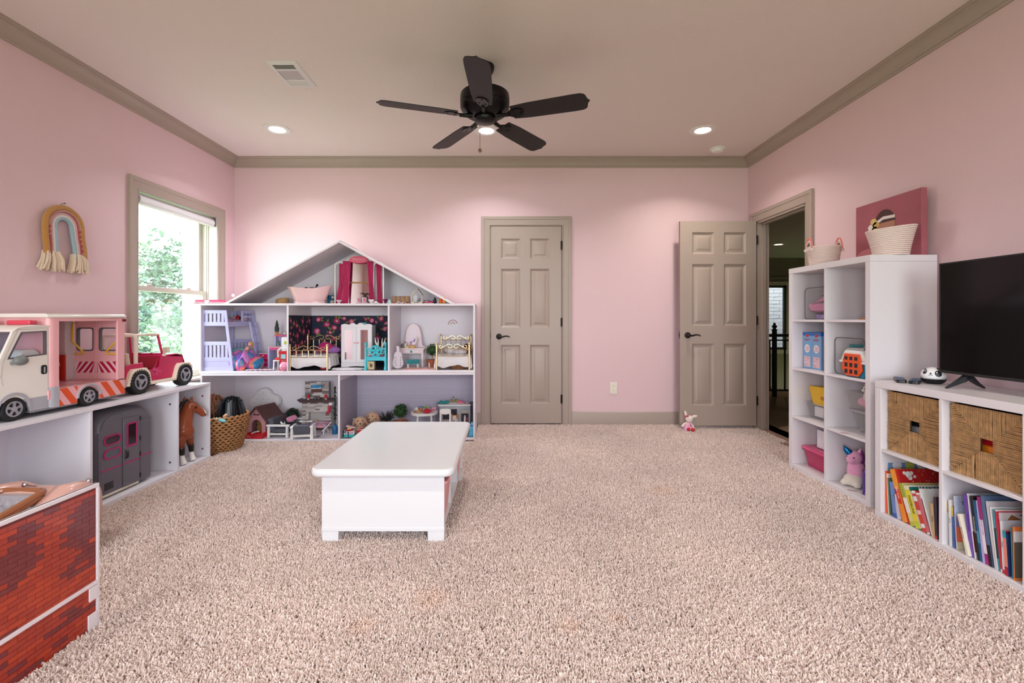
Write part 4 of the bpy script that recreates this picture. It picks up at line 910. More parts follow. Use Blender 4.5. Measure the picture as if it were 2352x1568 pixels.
def pile(name, rects, dens, rad, ln, seed, dummy=None):
    vs, fs = [], []
    for x0,y0,x1,y1 in rects:
        o = len(vs); vs += [(x0,y0,ZF),(x1,y0,ZF),(x1,y1,ZF),(x0,y1,ZF)]; fs.append((o,o+1,o+2,o+3))
    me = bpy.data.meshes.new(name); me.from_pydata(vs, [], fs); o = bpy.data.objects.new(name, me); C.objects.link(o); me.materials.append(m_pile)
    g = bpy.data.node_groups.new(name, 'GeometryNodeTree'); g.interface.new_socket('Geometry', in_out='INPUT', socket_type='NodeSocketGeometry'); g.interface.new_socket('Geometry', in_out='OUTPUT', socket_type='NodeSocketGeometry')
    N = g.nodes; L = g.links; gi = N.new('NodeGroupInput'); go = N.new('NodeGroupOutput')
    dp = N.new('GeometryNodeDistributePointsOnFaces'); dp.inputs['Density'].default_value = dens; dp.inputs['Seed'].default_value = seed
    cone = N.new('GeometryNodeMeshCone'); cone.inputs['Vertices'].default_value = 5; cone.inputs['Side Segments'].default_value = 1; cone.fill_type = 'NGON'
    cone.inputs['Radius Top'].default_value = rad*.55; cone.inputs['Radius Bottom'].default_value = rad; cone.inputs['Depth'].default_value = ln
    sm = N.new('GeometryNodeSetMaterial'); sm.inputs['Material'].default_value = m_pile
    ip = N.new('GeometryNodeInstanceOnPoints'); rv = N.new('FunctionNodeRandomValue'); rv.data_type = 'FLOAT_VECTOR'; rv.inputs[0].default_value = (-.85,-.85,0); rv.inputs[1].default_value = (.85,.85,6.28)
    rs = N.new('FunctionNodeRandomValue'); rs.data_type = 'FLOAT'; rs.inputs[2].default_value = .75; rs.inputs[3].default_value = 1.2
    L.new(gi.outputs[0], dp.inputs['Mesh']); L.new(dp.outputs['Points'], ip.inputs['Points']); L.new(cone.outputs['Mesh'], sm.inputs[0]); L.new(sm.outputs[0], ip.inputs['Instance'])
    L.new(rv.outputs[0], ip.inputs['Rotation']); L.new(rs.outputs[1], ip.inputs['Scale']); L.new(ip.outputs[0], go.inputs[0])
    md = o.modifiers.new('pile', 'NODES'); md.node_group = g
    tag(o, 'beige pink cut pile carpet covering the floor' if seed == 1 else 'beige pink carpet pile running back to the far wall', 'carpet', None, 'stuff'); return o
pile('carpet_pile', [(-2.352,.9,2.06,2.5)], 34000, .0034, .023, 1)
pile('carpet_pile', [(-2.36,2.5,2.4,4.06),(-.30,4.06,XR,YB-.01)], 26000, .0036, .022, 2)
# ================================================================ long low shelf under the window
SX, SZ = -2.352, .593       # its front plane and its top
ls = T('long_low_shelf', 'long low white open shelf along the left wall under the toy ambulance', 'shelf', (SX, 1.25, ZB), pi/2)
L_ = 3.587-1.25; hT = SZ-ZB; dp_ = .47
obj('top_panel', B().box(0,0,hT-.018,L_,dp_,hT), m_white2, ls, bevel=.001)
obj('bottom_panel', B().box(0,0,0,L_,dp_,.030), m_white2, ls, bevel=.001)
obj('back_panel', B().box(0,dp_-.008,.03,L_,dp_,hT-.018), m_white2, ls, ang=0)
for y in (1.25, 2.553, 3.228, 3.571): obj('upright', B().box(y-1.25,.002,.03,y-1.25+.016,dp_-.008,hT-.018), m_white2, ls, bevel=.0008)
for y in (3.571, 3.228):
    for z in (.085, .50):
        b = B(); b.cyl((y-1.25-.001,.055,z),(y-1.25+.0005,.055,z),.008,n=12); obj('screw_cap', b, M('screw_cap',(120,108,116),.5,metal=.4), ls)

# ---------------------------------------------------------------- wheel shared by the toy vehicles
m_tyre = M('toy_tyre', (22,20,21), .6, bump=(120,.2)); m_rim = M('toy_rim', (176,172,180), .3, metal=.5)
def wheel(parent, y, z, r, x0, x1, spokes, treads=0, face=1):
    """axle along x; outer face at x1"""
    b = B(); w = x1-x0
    pr = [(r*.62,x1-.004),(r*.70,x1),(r*.9,x1),(r,x1-.012),(r,x0+.01),(r*.9,x0),(r*.3,x0)]
    b.loft([[(x, y+rad*cos(2*pi*k/28), z+rad*sin(2*pi*k/28)) for k in range(28)] for rad, x in pr], (False,True))
    if treads:
        for k in range(treads):
            a = 2*pi*k/treads; b.X = Matrix.Translation((0,y,z)) @ Matrix.Rotation(a,4,'X'); b.box(x0+.006,r-.004,-r*.07,x1-.004,r+.003,r*.07)
        b.X = None
    t = obj('wheel', b, m_tyre, parent, ang=30)
    b = B(); R_ = r*.64
    b.loft([[(x, y+rad*cos(2*pi*k/28), z+rad*sin(2*pi*k/28)) for k in range(28)] for rad, x in [(R_,x1-.008),(R_,x1),(R_*.86,x1+.001),(R_*.82,x1-.006)]], (False,False))
    for k in range(spokes):
        a = 2*pi*k/spokes+.3; b.X = Matrix.Translation((0,y,z)) @ Matrix.Rotation(a,4,'X'); b.prism([(.0,-R_*.18),(R_*.5,-R_*.13),(R_*.84,-R_*.22),(R_*.84,R_*.22),(R_*.5,R_*.13),(0,R_*.18)],'x',x1-.006,x1+.0005)
    b.X = None
    b.loft([[(x, y+rad*cos(2*pi*k/20), z+rad*sin(2*pi*k/20)) for k in range(20)] for rad, x in [(R_*.34,x1-.006),(R_*.32,x1+.003),(R_*.18,x1+.005)]], (False,True))
    obj('hub_cap', b, m_rim, t, ang=30)
    b = B(); b.loft([[(x1-.010, y+R_*.9*cos(2*pi*k/20), z+R_*.9*sin(2*pi*k/20)) for k in range(20)],[(x1-.009, y+R_*.9*cos(2*pi*k/20), z+R_*.9*sin(2*pi*k/20)) for k in range(20)]]); obj('hub_back', b, M('hub_dark',(44,42,50),.5), t)
    return t

# ---------------------------------------------------------------- toy ambulance (local axes follow the room, origin on the shelf top)
AX, AY = -2.62, 2.40
am = T('toy_ambulance', 'large white and pink toy ambulance with an open side on the low shelf', 'toy vehicle', (AX, AY, SZ))
m_amw = M('ambulance_white', (244,236,228), .25, coat=.2); m_amp = M('ambulance_pink', (240,176,180), .3, coat=.2); m_amg = M('ambulance_grey', (176,174,182), .4)
m_amo = M('ambulance_orange', (226,84,38), .4); m_amr = M('ambulance_crimson', (186,20,62), .35); m_yel = M('yellow_plastic', (232,182,44), .3)
nx, fx = .20, -.185                                 # near and far side planes
Y = lambda y: y-AY
# cargo body: floor, far wall, front bulkhead, posts, roof
b = B(); b.box(fx,Y(2.39),.075,nx-.004,Y(2.862),.125); obj('floor_pan', b, m_amp, am, bevel=.003)
b = B(); b.box(fx,Y(2.39),.12,fx+.012,Y(2.862),.508); obj('far_wall', b, m_amp, am, bevel=.002)
b = B(); b.prism(arc(nx-.03,Y(2.42),.03,-pi/2,0,6)+[(nx,Y(2.443)),(nx-.012,Y(2.443)),(nx-.012,Y(2.425)),(fx,Y(2.425)),(fx,Y(2.39))],'z',.028,.508); b2 = b
obj('front_bulkhead', b, m_amp, am, ang=40)
b = B(); b.prism(arc(nx-.03,Y(2.42),.0315,-pi/2,0,6)+[(nx+.0015,Y(2.4435)),(nx-.02,Y(2.4435)),(nx-.02,Y(2.389))],'z',.026,.140); obj('grey_corner_guard', b, m_amg, am, ang=40)
b = B(); b.box(nx-.014,Y(2.809),.12,nx,Y(2.862),.508); b.box(nx-.012,Y(2.443),.49,nx,Y(2.81),.508); obj('rear_post', b, m_amp, am, bevel=.003)
b = B(); b.prism([(nx-.006,.508),(nx+.006,.510),(nx+.006,.522),(nx-.010,.532),(fx+.010,.532),(fx-.004,.522),(fx-.004,.508)],'y',Y(2.375),Y(2.870)); obj('roof', b, m_amw, am, bevel=.006)
# rear doors seen from the inside
for k, (xa, xb) in enumerate(((-.104,.032),(.036,nx-.014))):
    d = B(); yd = Y(2.848); za, zb2 = .125,.508; wa, wb = xa+.018, xb-.018
    d.box(xa,yd,za,wa,yd+.012,zb2); d.box(wb,yd,za,xb,yd+.012,zb2); d.box(wa,yd,za,wb,yd+.012,.305); d.box(wa,yd,.445,wb,yd+.012,zb2)
    dd = obj('rear_door', d, m_amp, am, bevel=.001)
    fr_ = B(); o1 = rrect(wa-.004,.301,wb+.004,.449,.018,4); i1 = rrect(wa+.004,.309,wb-.004,.441,.014,4)
    fr_.loft([[(x,yd-.003,z) for x,z in o1],[(x,yd-.003,z) for x,z in i1],[(x,yd+.014,z) for x,z in i1],[(x,yd+.014,z) for x,z in o1]],(False,False)); obj('window_gasket', fr_, M('gasket_grey',(96,88,92),.5), dd)
    obj('pane', B().prism(i1,'y',yd+.004,yd+.006), m_clear, dd, ang=0)
    s = B(); w_ = xb-xa; s0 = .166; s1 = .235
    obj('chevron_ground', B().box(xa+.004,yd-.0008,s0,xb-.004,yd+.0004,s1), M('chevron_pale',(236,196,200),.4), dd, ang=0)
    for i in range(5):
        t0 = (i-.6)*w_/3.6
        P = [(t0,s0),(t0+w_/7,s0),(t0+w_/7+.055,s1),(t0+.055,s1)]
        P = [(min(max(x,.005),w_-.005),z) for x,z in P]
        if P[1][0]-P[0][0] < .002 and P[2][0]-P[3][0] < .002: continue
        if k: P = [(w_-x,z) for x,z in P]
        s.prism([(xa+x,z) for x,z in P],'y',yd-.0016,yd-.0007)
    obj('chevron_stripe', s, m_amr, dd, ang=0)
    h_ = B(); xh = xa+.006 if k == 0 else xb-.006; sg = 1 if k == 0 else -1
    h_.tube([(xh,yd-.002,.478),(xh,yd-.018,.474),(xh,yd-.022,.365),(xh+sg*.060,yd-.022,.305),(xh+sg*.068,yd-.020,.293),(xh+sg*.060,yd-.018,.284),(xh,yd-.010,.283)],.0052,8)
    obj('grab_bar', h_, m_yel, dd)
obj('door_latch', B().box(nx-.034,Y(2.835),.222,nx-.016,Y(2.848),.246).cyl((nx-.028,Y(2.83),.234),(nx-.028,Y(2.846),.234),.008,n=10), M('latch_grey',(66,58,66),.5), am)
# cabinet inside
b = B(); xa = -.160; b.box(-.180,Y(2.795),.125,-.106,Y(2.846),.50); cb = obj('cabinet', b, M('cabinet_white',(222,208,210),.4), am, bevel=.003)
obj('cabinet_door', B().box(-.172,Y(2.791),.292,-.109,Y(2.796),.492), M('cabinet_white'), cb, bevel=.0015); obj('red_locker', B().box(-.176,Y(2.788),.125,-.107,Y(2.797),.282), M('locker_red',(206,52,34),.4), cb, bevel=.001)
b = B(); b.box(-.170,Y(2.66),.125,-.135,Y(2.78),.21).box(-.173,Y(2.655),.21,-.131,Y(2.785),.235).box(-.170,Y(2.67),.235,-.14,Y(2.78),.275); obj('side_bench', b, M('bench_mauve',(196,150,158),.5), am, bevel=.003)
# striped lower side with the rear wheel arch
wy, wz, wr = 2.617, .057, .057
def side_strip(ya, yb, z0, z1): return [(Y(ya),z0),(Y(yb),z0),(Y(yb),z1),(Y(ya),z1)]
b = B(); ar = arc(Y(wy),wz,.070,pi,0,14)
b.prism([(Y(2.444),.030)]+[(Y(wy)-.070,.030)]+ar+[(Y(wy)+.070,.030),(Y(2.862),.030),(Y(2.862),.128),(Y(2.444),.128)],'x',nx-.010,nx); obj('side_skirt', b, m_amp, am, ang=0)
def clip(P, f):            # Sutherland-Hodgman against f(p)>=0
    out = []
    for i in range(len(P)):
        a, c = P[i-1], P[i]; fa, fc = f(a), f(c)
        if (fa >= 0) != (fc >= 0): t = fa/(fa-fc); out.append((a[0]+(c[0]-a[0])*t, a[1]+(c[1]-a[1])*t))
        if fc >= 0: out.append(c)
    return out
b = B(); pitch = .082
for i in range(-3,7):
    y0 = Y(2.444)+i*pitch; P = [(y0+.068,.032),(y0+.068+pitch*.52,.032),(y0+pitch*.52,.126),(y0,.126)]
    P = clip(clip(P, lambda p: p[0]-Y(2.446)), lambda p: Y(2.860)-p[0])
    for Q in (clip(P, lambda p: Y(wy)-.071-p[0]), clip(P, lambda p: p[0]-Y(wy)-.071), clip(clip(clip(P, lambda p: p[0]-Y(wy)+.071), lambda p: Y(wy)+.071-p[0]), lambda p: p[1]-(wz+.0705))):
        if len(Q) > 2: b.prism(Q,'x',nx-.0004,nx+.0008)
obj('orange_stripes', b, m_amo, am, ang=0)
b = B(); b.loft([[(nx+dx,Y(wy)+r*cos(t),wz+r*sin(t)) for r,dx in ((.064,.0),(.074,.0),(.074,.006),(.066,.007))] for t in [pi*q/16 for q in range(17)]],(True,True)); obj('wheel_arch', b, m_amg, am)
b = B(); b.box(fx+.01,Y(1.99),.028,nx-.05,Y(2.86),.08); b.box(nx-.05,Y(2.30),.028,nx-.004,Y(2.55),.034); b.box(nx-.05,Y(2.69),.028,nx-.004,Y(2.862),.036); b.box(nx-.1,Y(2.69),.026,nx+.002,Y(2.862),.034); b.box(nx-.1,Y(2.31),.024,nx+.002,Y(2.545),.032); obj('chassis', b, M('chassis_grey',(120,116,122),.5), am, bevel=.002)
# cab
cx = .190; fy, ry = 1.985, 2.402
prof = [(Y(ry),.095),(Y(ry),.462),(Y(2.30),.466),(Y(2.245),.458),(Y(2.222),.440),(Y(2.150),.268),(Y(2.06),.232),(Y(2.01),.205),(Y(1.985),.16),(Y(1.985),.06),(Y(2.14),.06),(Y(2.14),.095)]
side = lambda xx, xx2, P: B().prism(P,'x',xx,xx2)
# body sides as frames around the door window
def cab_side(xa, xb):
    b = B(); win = [(Y(2.385),.440),(Y(2.262),.436),(Y(2.200),.306),(Y(2.385),.316)]
    b.prism([(Y(1.985),.095),(Y(ry),.095),(Y(ry),.316),(Y(2.385),.316),(Y(2.200),.306),(Y(2.15),.268),(Y(2.06),.232),(Y(2.01),.205),(Y(1.985),.16)],'x',xa,xb)
    b.prism([(Y(ry),.316),(Y(ry),.462),(Y(2.30),.466),(Y(2.245),.458),(Y(2.222),.440),(Y(2.15),.268),(Y(2.2),.306),(Y(2.262),.436),(Y(2.385),.440),(Y(2.385),.316)],'x',xa,xb)
    return b
obj('cab_side', cab_side(cx-.012,cx), m_amw, am, bevel=.002); obj('cab_side', cab_side(fx,fx+.012), m_amw, am, bevel=.002)
b = B(); b.prism([(Y(ry),.458),(Y(2.30),.462),(Y(2.245),.454),(Y(2.222),.438),(Y(2.219),.444),(Y(2.243),.463),(Y(2.30),.472),(Y(ry),.468)],'x',fx-.002,cx+.004); obj('cab_roof', b, m_amw, am, bevel=.003)
b = B(); b.prism([(Y(2.158),.262),(Y(2.15),.272),(Y(2.06),.236),(Y(2.01),.209),(Y(1.985),.165),(Y(1.98),.06),(Y(1.99),.06),(Y(1.995),.16)],'x',fx,cx); obj('hood', b, m_amw, am, bevel=.004)
b = B(); b.hexa([(fx+.012,Y(2.219),.436),(cx-.012,Y(2.219),.436),(cx-.012,Y(2.152),.272),(fx+.012,Y(2.152),.272)],[(fx+.012,Y(2.222),.436),(cx-.012,Y(2.222),.436),(cx-.012,Y(2.155),.272),(fx+.012,Y(2.155),.272)]); obj('windshield', b, glass('toy_glass',(220,232,240),.16,.02), am, ang=0)
b = B(); P0 = [(Y(2.386),.441),(Y(2.262),.437),(Y(2.199),.305),(Y(2.386),.315)]; ctr = (Y(2.31),.37); P1 = [(p[0]+(ctr[0]-p[0])*.09,p[1]+(ctr[1]-p[1])*.09) for p in P0]
b.loft([[(cx+.001,p[0],p[1]) for p in P0],[(cx+.002,p[0],p[1]) for p in P1],[(cx-.012,p[0],p[1]) for p in P1]],(False,False)); obj('window_gasket', b, M('gasket_grey'), am, ang=30)
obj('side_window', B().prism(P1,'x',cx-.008,cx-.006), m_clear, am, ang=0)
obj('seat', B().prism(rrect(Y(2.28),.10,Y(2.39),.345,.04,5),'x',-.12,cx-.03), m_wplastic, am, bevel=.01)
b = B(); b.tube([(cx+.0006,Y(2.393),.100),(cx+.0006,Y(2.393),.452),(cx+.0006,Y(2.245),.450),(cx+.0006,Y(2.178),.296),(cx+.0006,Y(2.17),.225)],.0012,5); b.tube([(cx+.0004,Y(2.02),.205),(cx+.0004,Y(2.17),.225),(cx+.0004,Y(2.18),.18)],.001,5); obj('door_seam', b, M('seam_shadow',(170,160,156),.6), am)
b = B(); b.ell((cx+.026,Y(2.235),.297),(.022,.034,.024),14,9); b.tube([(cx-.002,Y(2.216),.285),(cx+.02,Y(2.225),.288)],.008,8); obj('side_mirror', b, M('mirror_grey',(118,122,122),.35), am)
b = B(); b.prism(rrect(Y(2.357),.214,Y(2.386),.262,.010,4),'x',cx,cx+.004); h_ = obj('door_handle', b, m_black, am, bevel=.001); obj('handle_bar', B().box(cx+.004,Y(2.369),.222,cx+.007,Y(2.374),.252), m_amg, h_, ang=0)
b = B(); b.prism([(Y(2.255),.10),(Y(ry)-.008,.10),(Y(ry)-.008,.024),(Y(2.305),.024),(Y(2.30),.05),(Y(2.285),.085)],'x',cx-.012,cx+.002); b.box(cx-.012,Y(1.98),.06,cx+.003,Y(2.155),.108); obj('grey_sill', b, m_amg, am, bevel=.002)
fwy, fwz = 2.226, .060
b = B(); b.loft([[(cx+dx,Y(fwy)+r*cos(t),fwz+r*sin(t)) for r,dx in ((.066,.0),(.080,.0),(.080,.006),(.068,.007))] for t in [pi*q/16 for q in range(17)]],(True,True)); obj('wheel_arch', b, m_amg, am)
wheel(am, Y(fwy), .060, .060, cx-.045, cx+.006, 5); wheel(am, Y(wy), .057, .057, nx-.045, nx+.004, 5)
wheel(am, Y(fwy), .060, .060, fx-.002, fx+.043, 6); wheel(am, Y(wy), .057, .057, fx-.002, fx+.043, 6)
for xa, xb, nm in ((.055,.175,'light_bar'),(-.16,-.02,'light_bar')):
    obj(nm, B().box(xa,Y(2.315),.472,xb,Y(2.355),.496), M('red_beacon',(226,70,90),.2,coat=.5), am, bevel=.005)
    obj('beacon_base', B().box(xa-.008,Y(2.305),.464,xb+.01,Y(2.365),.473), m_amg, am, bevel=.003)
obj('tail_light', B().box(nx-.016,Y(2.842),.486,nx+.004,Y(2.872),.503), M('dark_red_lens',(120,16,34),.25), am, bevel=.003)

# ---------------------------------------------------------------- toy jeep-style car
JX, JY = -2.595, 3.22
jp = T('toy_off_roader', 'open crimson toy off-roader with cream fenders in front of the window', 'toy vehicle', (JX, JY, SZ))
m_jr = M('jeep_crimson', (206,20,84), .3, coat=.3); m_jc = M('jeep_cream', (244,226,206), .35); J = lambda y: y-JY
jn, jf = .118, -.118
body = [(J(2.935),.09),(J(2.935),.196),(J(2.99),.204),(J(3.075),.206),(J(3.085),.155),(J(3.10),.15),(J(3.20),.155),(J(3.225),.176),(J(3.23),.222),(J(3.24),.238),(J(3.40),.238),(J(3.455),.222),(J(3.47),.17),(J(3.47),.10),(J(3.36),.075),(J(3.09),.075)]
for xa, xb in ((jn-.010,jn),(jf,jf+.010)): obj('side_panel', B().prism(body,'x',xa,xb), m_jr, jp, bevel=.002)
b = B(); b.prism([(J(3.235),.236),(J(3.235),.244),(J(3.39),.246),(J(3.45),.232),(J(3.478),.17),(J(3.478),.10),(J(3.47),.10),(J(3.45),.215)],'x',jf,jn); obj('hood', b, m_jr, jp, bevel=.005)
obj('floor_pan', B().box(jf+.008,J(2.94),.075,jn-.008,J(3.46),.088).box(jf+.008,J(2.93),.088,jn-.008,J(2.94),.19).box(jf+.008,J(3.23),.088,jn-.008,J(3.24),.236), m_jr, jp, ang=0)
for sx_, xa in ((1,jn),(-1,jf)):
    for yc in (3.026,3.443):
        b = B(); P = [(J(yc)-.105,.065),(J(yc)-.075,.150),(J(yc)-.055,.172),(J(yc)+.055,.172),(J(yc)+.085,.140),(J(yc)+(.10 if yc < 3.2 else .075),.065)]; Q = [(J(yc)+(p[0]-J(yc))*.80,.055+(p[1]-.055)*.80) for p in P]
        b.loft([[(xa+sx_*dx,P[i][0]*(1-t)+Q[i][0]*t,P[i][1]*(1-t)+Q[i][1]*t) for dx,t in ((-.004,0),(.022,0),(.026,.3),(.024,1),(-.004,1))] for i in range(len(P))],(True,True)); obj('fender', b, m_jc, jp, bevel=.002)
    obj('running_board', B().box(xa-sx_*.004,J(3.125),.05,xa+sx_*.020,J(3.365),.072), m_jc, jp, bevel=.004)
b = B(); b.box(jf,J(2.925),.055,jn,J(2.945),.09); b.box(jf+.02,J(3.1),.045,jn-.01,J(3.36),.075); obj('under_frame', b, m_jc, jp, bevel=.004)
for yc in (3.026,3.443):
    wheel(jp, J(yc), .083, .080, jn-.028, jn+.030, 3, 26); wheel(jp, J(yc), .083, .080, jf-.030, jf+.028, 3, 26)
b = B(); zt = .392
b.tube([(jn-.012,J(3.03),.20),(jn-.012,J(3.03),zt-.02),(jn-.02,J(3.032),zt-.004),(jn-.035,J(3.033),zt),(jf+.035,J(3.033),zt),(jf+.02,J(3.032),zt-.004),(jf+.012,J(3.03),zt-.02),(jf+.012,J(3.03),.20)],.012,10)
b.tube([(jn-.02,J(3.03),zt),(jn-.02,J(3.16),zt+.004),(jn-.018,J(3.235),zt)],.0085,8); b.tube([(jf+.02,J(3.03),zt),(jf+.02,J(3.16),zt+.004),(jf+.018,J(3.235),zt)],.0085,8); obj('roll_bar', b, m_jc, jp)
b = B(); wb_, wt_ = .238,.396
def wsec(y0,z0,y1,z1): return [(jn,J(y0),z0),(jf,J(y0),z0),(jf+.014,J(y1),z1),(jn-.014,J(y1),z1)]
o4 = [(jn,J(3.262),wb_),(jf,J(3.262),wb_),(jf+.012,J(3.232),wt_),(jn-.012,J(3.232),wt_)]; i4 = [(jn-.014,J(3.259),wb_+.022),(jf+.014,J(3.259),wb_+.022),(jf+.024,J(3.234),wt_-.012),(jn-.024,J(3.234),wt_-.012)]
dn = Vector((0,-.010,-.002)); b.loft([[Vector(p) for p in o4],[Vector(p) for p in i4],[Vector(p)+dn for p in i4],[Vector(p)+dn for p in o4],[Vector(p) for p in o4]],(False,False)); obj('windshield_frame', b, m_jr, jp, ang=30, bevel=.002)
obj('windshield', B().add(i4,[(0,1,2,3)]), m_clear, jp, ang=0)
obj('wiper', B().tube([(.02,J(3.250),wb_+.018),(.085,J(3.25),wb_+.030)],.0018,5).tube([(-.07,J(3.25),wb_+.018),(.0,J(3.25),wb_+.030)],.0018,5), m_black, jp)
b = B(); b.prism([(J(3.19),.150),(J(3.26),.16),(J(3.268),.240),(J(3.235),.240),(J(3.215),.215)],'x',jf+.01,jn-.01); obj('dashboard', b, M('jeep_dark_red',(160,12,46),.35), jp, bevel=.006)
for xa, xb in ((.01,jn-.014),(jf+.014,-.01)):
    b = B(); b.box(xa,J(2.98),.088,xb,J(3.10),.15); b.prism([(J(2.975),.14),(J(2.955),.275),(J(2.985),.28),(J(3.01),.14)],'x',xa,xb); obj('seat', b, M('seat_beige',(206,186,164),.6), jp, bevel=.012)
b = B(); b.box(jn-.004,J(3.255),.262,jn+.026,J(3.285),.300); b.tube([(jn-.006,J(3.262),.245),(jn+.012,J(3.268),.268)],.006,8); obj('side_mirror', b, M('seat_beige'), jp, bevel=.004)
b = B(); b.box(jn+.026,J(3.26),.266,jn+.0275,J(3.28),.296); b.tube([(jn-.002,J(3.262),.240),(jn+.002,J(3.262),.252)],.014,8); obj('mirror_foot', b, m_jc, jp)
fl = B(); rr4 = random.Random(2)
for k in range(9): fl.disc((jn+.0006,J(3.185)+rr4.gauss(0,.018),.145+rr4.gauss(0,.022)),.010,'x',8)
obj('flower_decal', fl, M('decal_pink',(222,72,128),.4), jp, ang=0)
for xx in (-.07,.07): obj('headlight', B().cyl((xx,J(3.474),.17),(xx,J(3.484),.17),.022,n=14), m_chrome, jp)

# ---------------------------------------------------------------- grey toy camper in the shelf bay
tc_ = T('toy_camper', 'grey toy camper trailer with pink trimmed windows inside the low shelf', 'toy vehicle', (-2.61, 2.86, .019))
m_cg = M('camper_grey', (106,102,112), .38, bump=(120,.08)); m_cp = M('camper_pink', (178,36,104), .35)
b = B(); pr = [(-.205,.02)]+[(-.205,.40)]+[(-.205+.11*(1-cos(t)),.40+.115*sin(t)) for t in [pi/2*q/6 for q in range(1,7)]]+[(.205-.11*(1-cos(t)),.40+.115*sin(t)) for t in [pi/2*q/6 for q in range(6,0,-1)]]+[(.205,.40),(.205,.02)]
rings = []
for x, s in ((-.19,.94),(-.17,1.0),(.165,1.0),(.195,.965),(.205,.93)): rings.append([(x,y*s,.02+(z-.02)*s) for y,z in pr])
b.loft(rings); obj('shell', b, m_cg, tc_, ang=40)
obj('side_skin', B().box(.197,-.200,.03,.2085,-.150,.40), m_cg, tc_, bevel=.002); obj('side_skin', B().box(.198,.10,.03,.2075,.19,.42), m_cg, tc_, bevel=.002)
dr = obj('door', B().prism(rrect(-.035,.026,.088,.455,.008,3),'x',.2,.214), m_cg, tc_, bevel=.002)
obj('front_panel', B().prism([(-.188,.026),(-.04,.026),(-.04,.492)]+[(-.190+.095*(1-cos(t)),.390+.102*sin(t)) for t in [pi/2*q/6 for q in range(6,-1,-1)]],'x',.19,.2095), m_cg, tc_, bevel=.002)
def oval(yc, zc, w, h, par, name='window_trim', x=.2105, inner=(70,50,62)):
    b = B(); o = rrect(yc-w/2,zc-h/2,yc+w/2,zc+h/2,h*.48 if w > h else .008,6); i = [(yc+(y-yc)*.84,zc+(z-zc)*.72) if w > h else (yc+(y-yc)*.80,zc+(z-zc)*.86) for y,z in o]
    b.loft([[(x-.004,y,z) for y,z in o],[(x+.004,y,z) for y,z in o],[(x+.004,y,z) for y,z in i],[(x-.001,y,z) for y,z in i]],(False,False)); w_ = obj(name, b, m_cp, par, ang=30)
    obj('pane', B().prism(i,'x',x-.002,x+.001), M('camper_pane_%d' % inner[0], inner, .12), w_, ang=0)
oval(-.112,.345,.122,.062,tc_,inner=(60,40,52)); oval(-.112,.263,.122,.062,tc_,inner=(88,96,110)); oval(.026,.345,.076,.150,dr,x=.2145,inner=(30,22,30))
obj('stripe', B().box(.2085,-.19,.168,.2112,-.042,.176).box(.213,-.03,.168,.2152,.084,.176).box(.2065,.095,.178,.2085,.198,.186), m_cp, tc_, ang=0)
b = B(); b.tube([(.214,-.018,.205),(.226,-.018,.212),(.226,-.018,.245),(.214,-.018,.252)],.006,8); obj('handle', b, M('handle_black',(26,22,26),.4), dr); obj('handle_plate', B().box(.213,-.027,.198,.2155,-.008,.26), M('gasket_grey'), dr, bevel=.001)
for z in (.06,.20,.30,.43): obj('hinge', B().cyl((.212,.093,z-.014),(.212,.093,z+.014),.006,n=8), M('handle_black'), tc_)
b = B()
for k in range(5): b.box(.2095,-.165,.052+k*.009,.2115,-.105,.057+k*.009)
obj('vent_slot', b, M('handle_black'), tc_, ang=0)
obj('sill_strip', B().box(.19,-.19,.012,.209,.088,.026), M('camper_cream',(226,216,196),.4), tc_, bevel=.001)
obj('rear_marker', B().box(.10,.203,.29,.17,.212,.41), m_cp, tc_, bevel=.002)
b = B(); b.tube([(.06,.20,.012),(.06,.25,.012),(.085,.262,.010)],.006,8); b.box(-.15,-.17,.0,.15,.17,.02); obj('tow_bar', b, M('handle_black'), tc_)

# ---------------------------------------------------------------- toy horse in the last bay
hs_ = T('toy_horse', 'brown toy horse with white blaze and white socks inside the low shelf', 'toy', (-2.40, 3.385, .019))
m_hr = bpy.data.materials.new('horse_coat'); m_hr.use_nodes = True; nt = m_hr.node_tree; hb = nt.nodes['Principled BSDF']; hb.inputs['Roughness'].default_value = .28
t_ = nt.nodes.new('ShaderNodeTexCoord'); s_ = nt.nodes.new('ShaderNodeSeparateXYZ'); r_ = nt.nodes.new('ShaderNodeValToRGB'); mr_ = nt.nodes.new('ShaderNodeMapRange')
nt.links.new(t_.outputs['Object'], s_.inputs[0]); mr_.inputs['From Max'].default_value = .5; nt.links.new(s_.outputs['Z'], mr_.inputs[0]); nt.links.new(mr_.outputs[0], r_.inputs[0]); nt.links.new(r_.outputs[0], hb.inputs['Base Color'])
E_ = r_.color_ramp.elements; E_[0].position = 0; E_[0].color = srgb((236,226,222)); E_[1].position = .135; E_[1].color = srgb((236,226,222))
for p_, c in ((.150,(20,16,16)),(.235,(26,18,16)),(.30,(140,66,36)),(1,(150,72,40))):
    x = r_.color_ramp.elements.new(p_); x.color = srgb(c)
b = B()
b.tube([(-.02,0,.245),(-.10,0,.262),(-.19,0,.258),(-.29,0,.272)],[.062,.074,.076,.066],14); b.ell((-.015,0,.235),(.058,.066,.07)); b.ell((-.30,0,.268),(.06,.064,.07))
b.tube([(-.025,.0,.27),(-.02,.015,.335),(-.022,.040,.392),(-.03,.062,.425)],[.060,.048,.039,.034],14)
b.tube([(-.035,.055,.425),(-.005,.085,.405),(.025,.118,.362),(.034,.132,.338)],[.034,.036,.025,.019],12); b.ell((-.008,.082,.388),(.028,.030,.026)); b.ell((.036,.130,.336),(.019,.022,.018))
for yy in (-.040,.048):
    b.tube([(-.015,yy,.20),(-.008,yy*1.05,.13),(-.004,yy*1.1,.118),(.0,yy*1.1,.062),(.006,yy*1.1,.030),(.016,yy*1.1,.006)],[.034,.0215,.021,.0155,.018,.022],12)
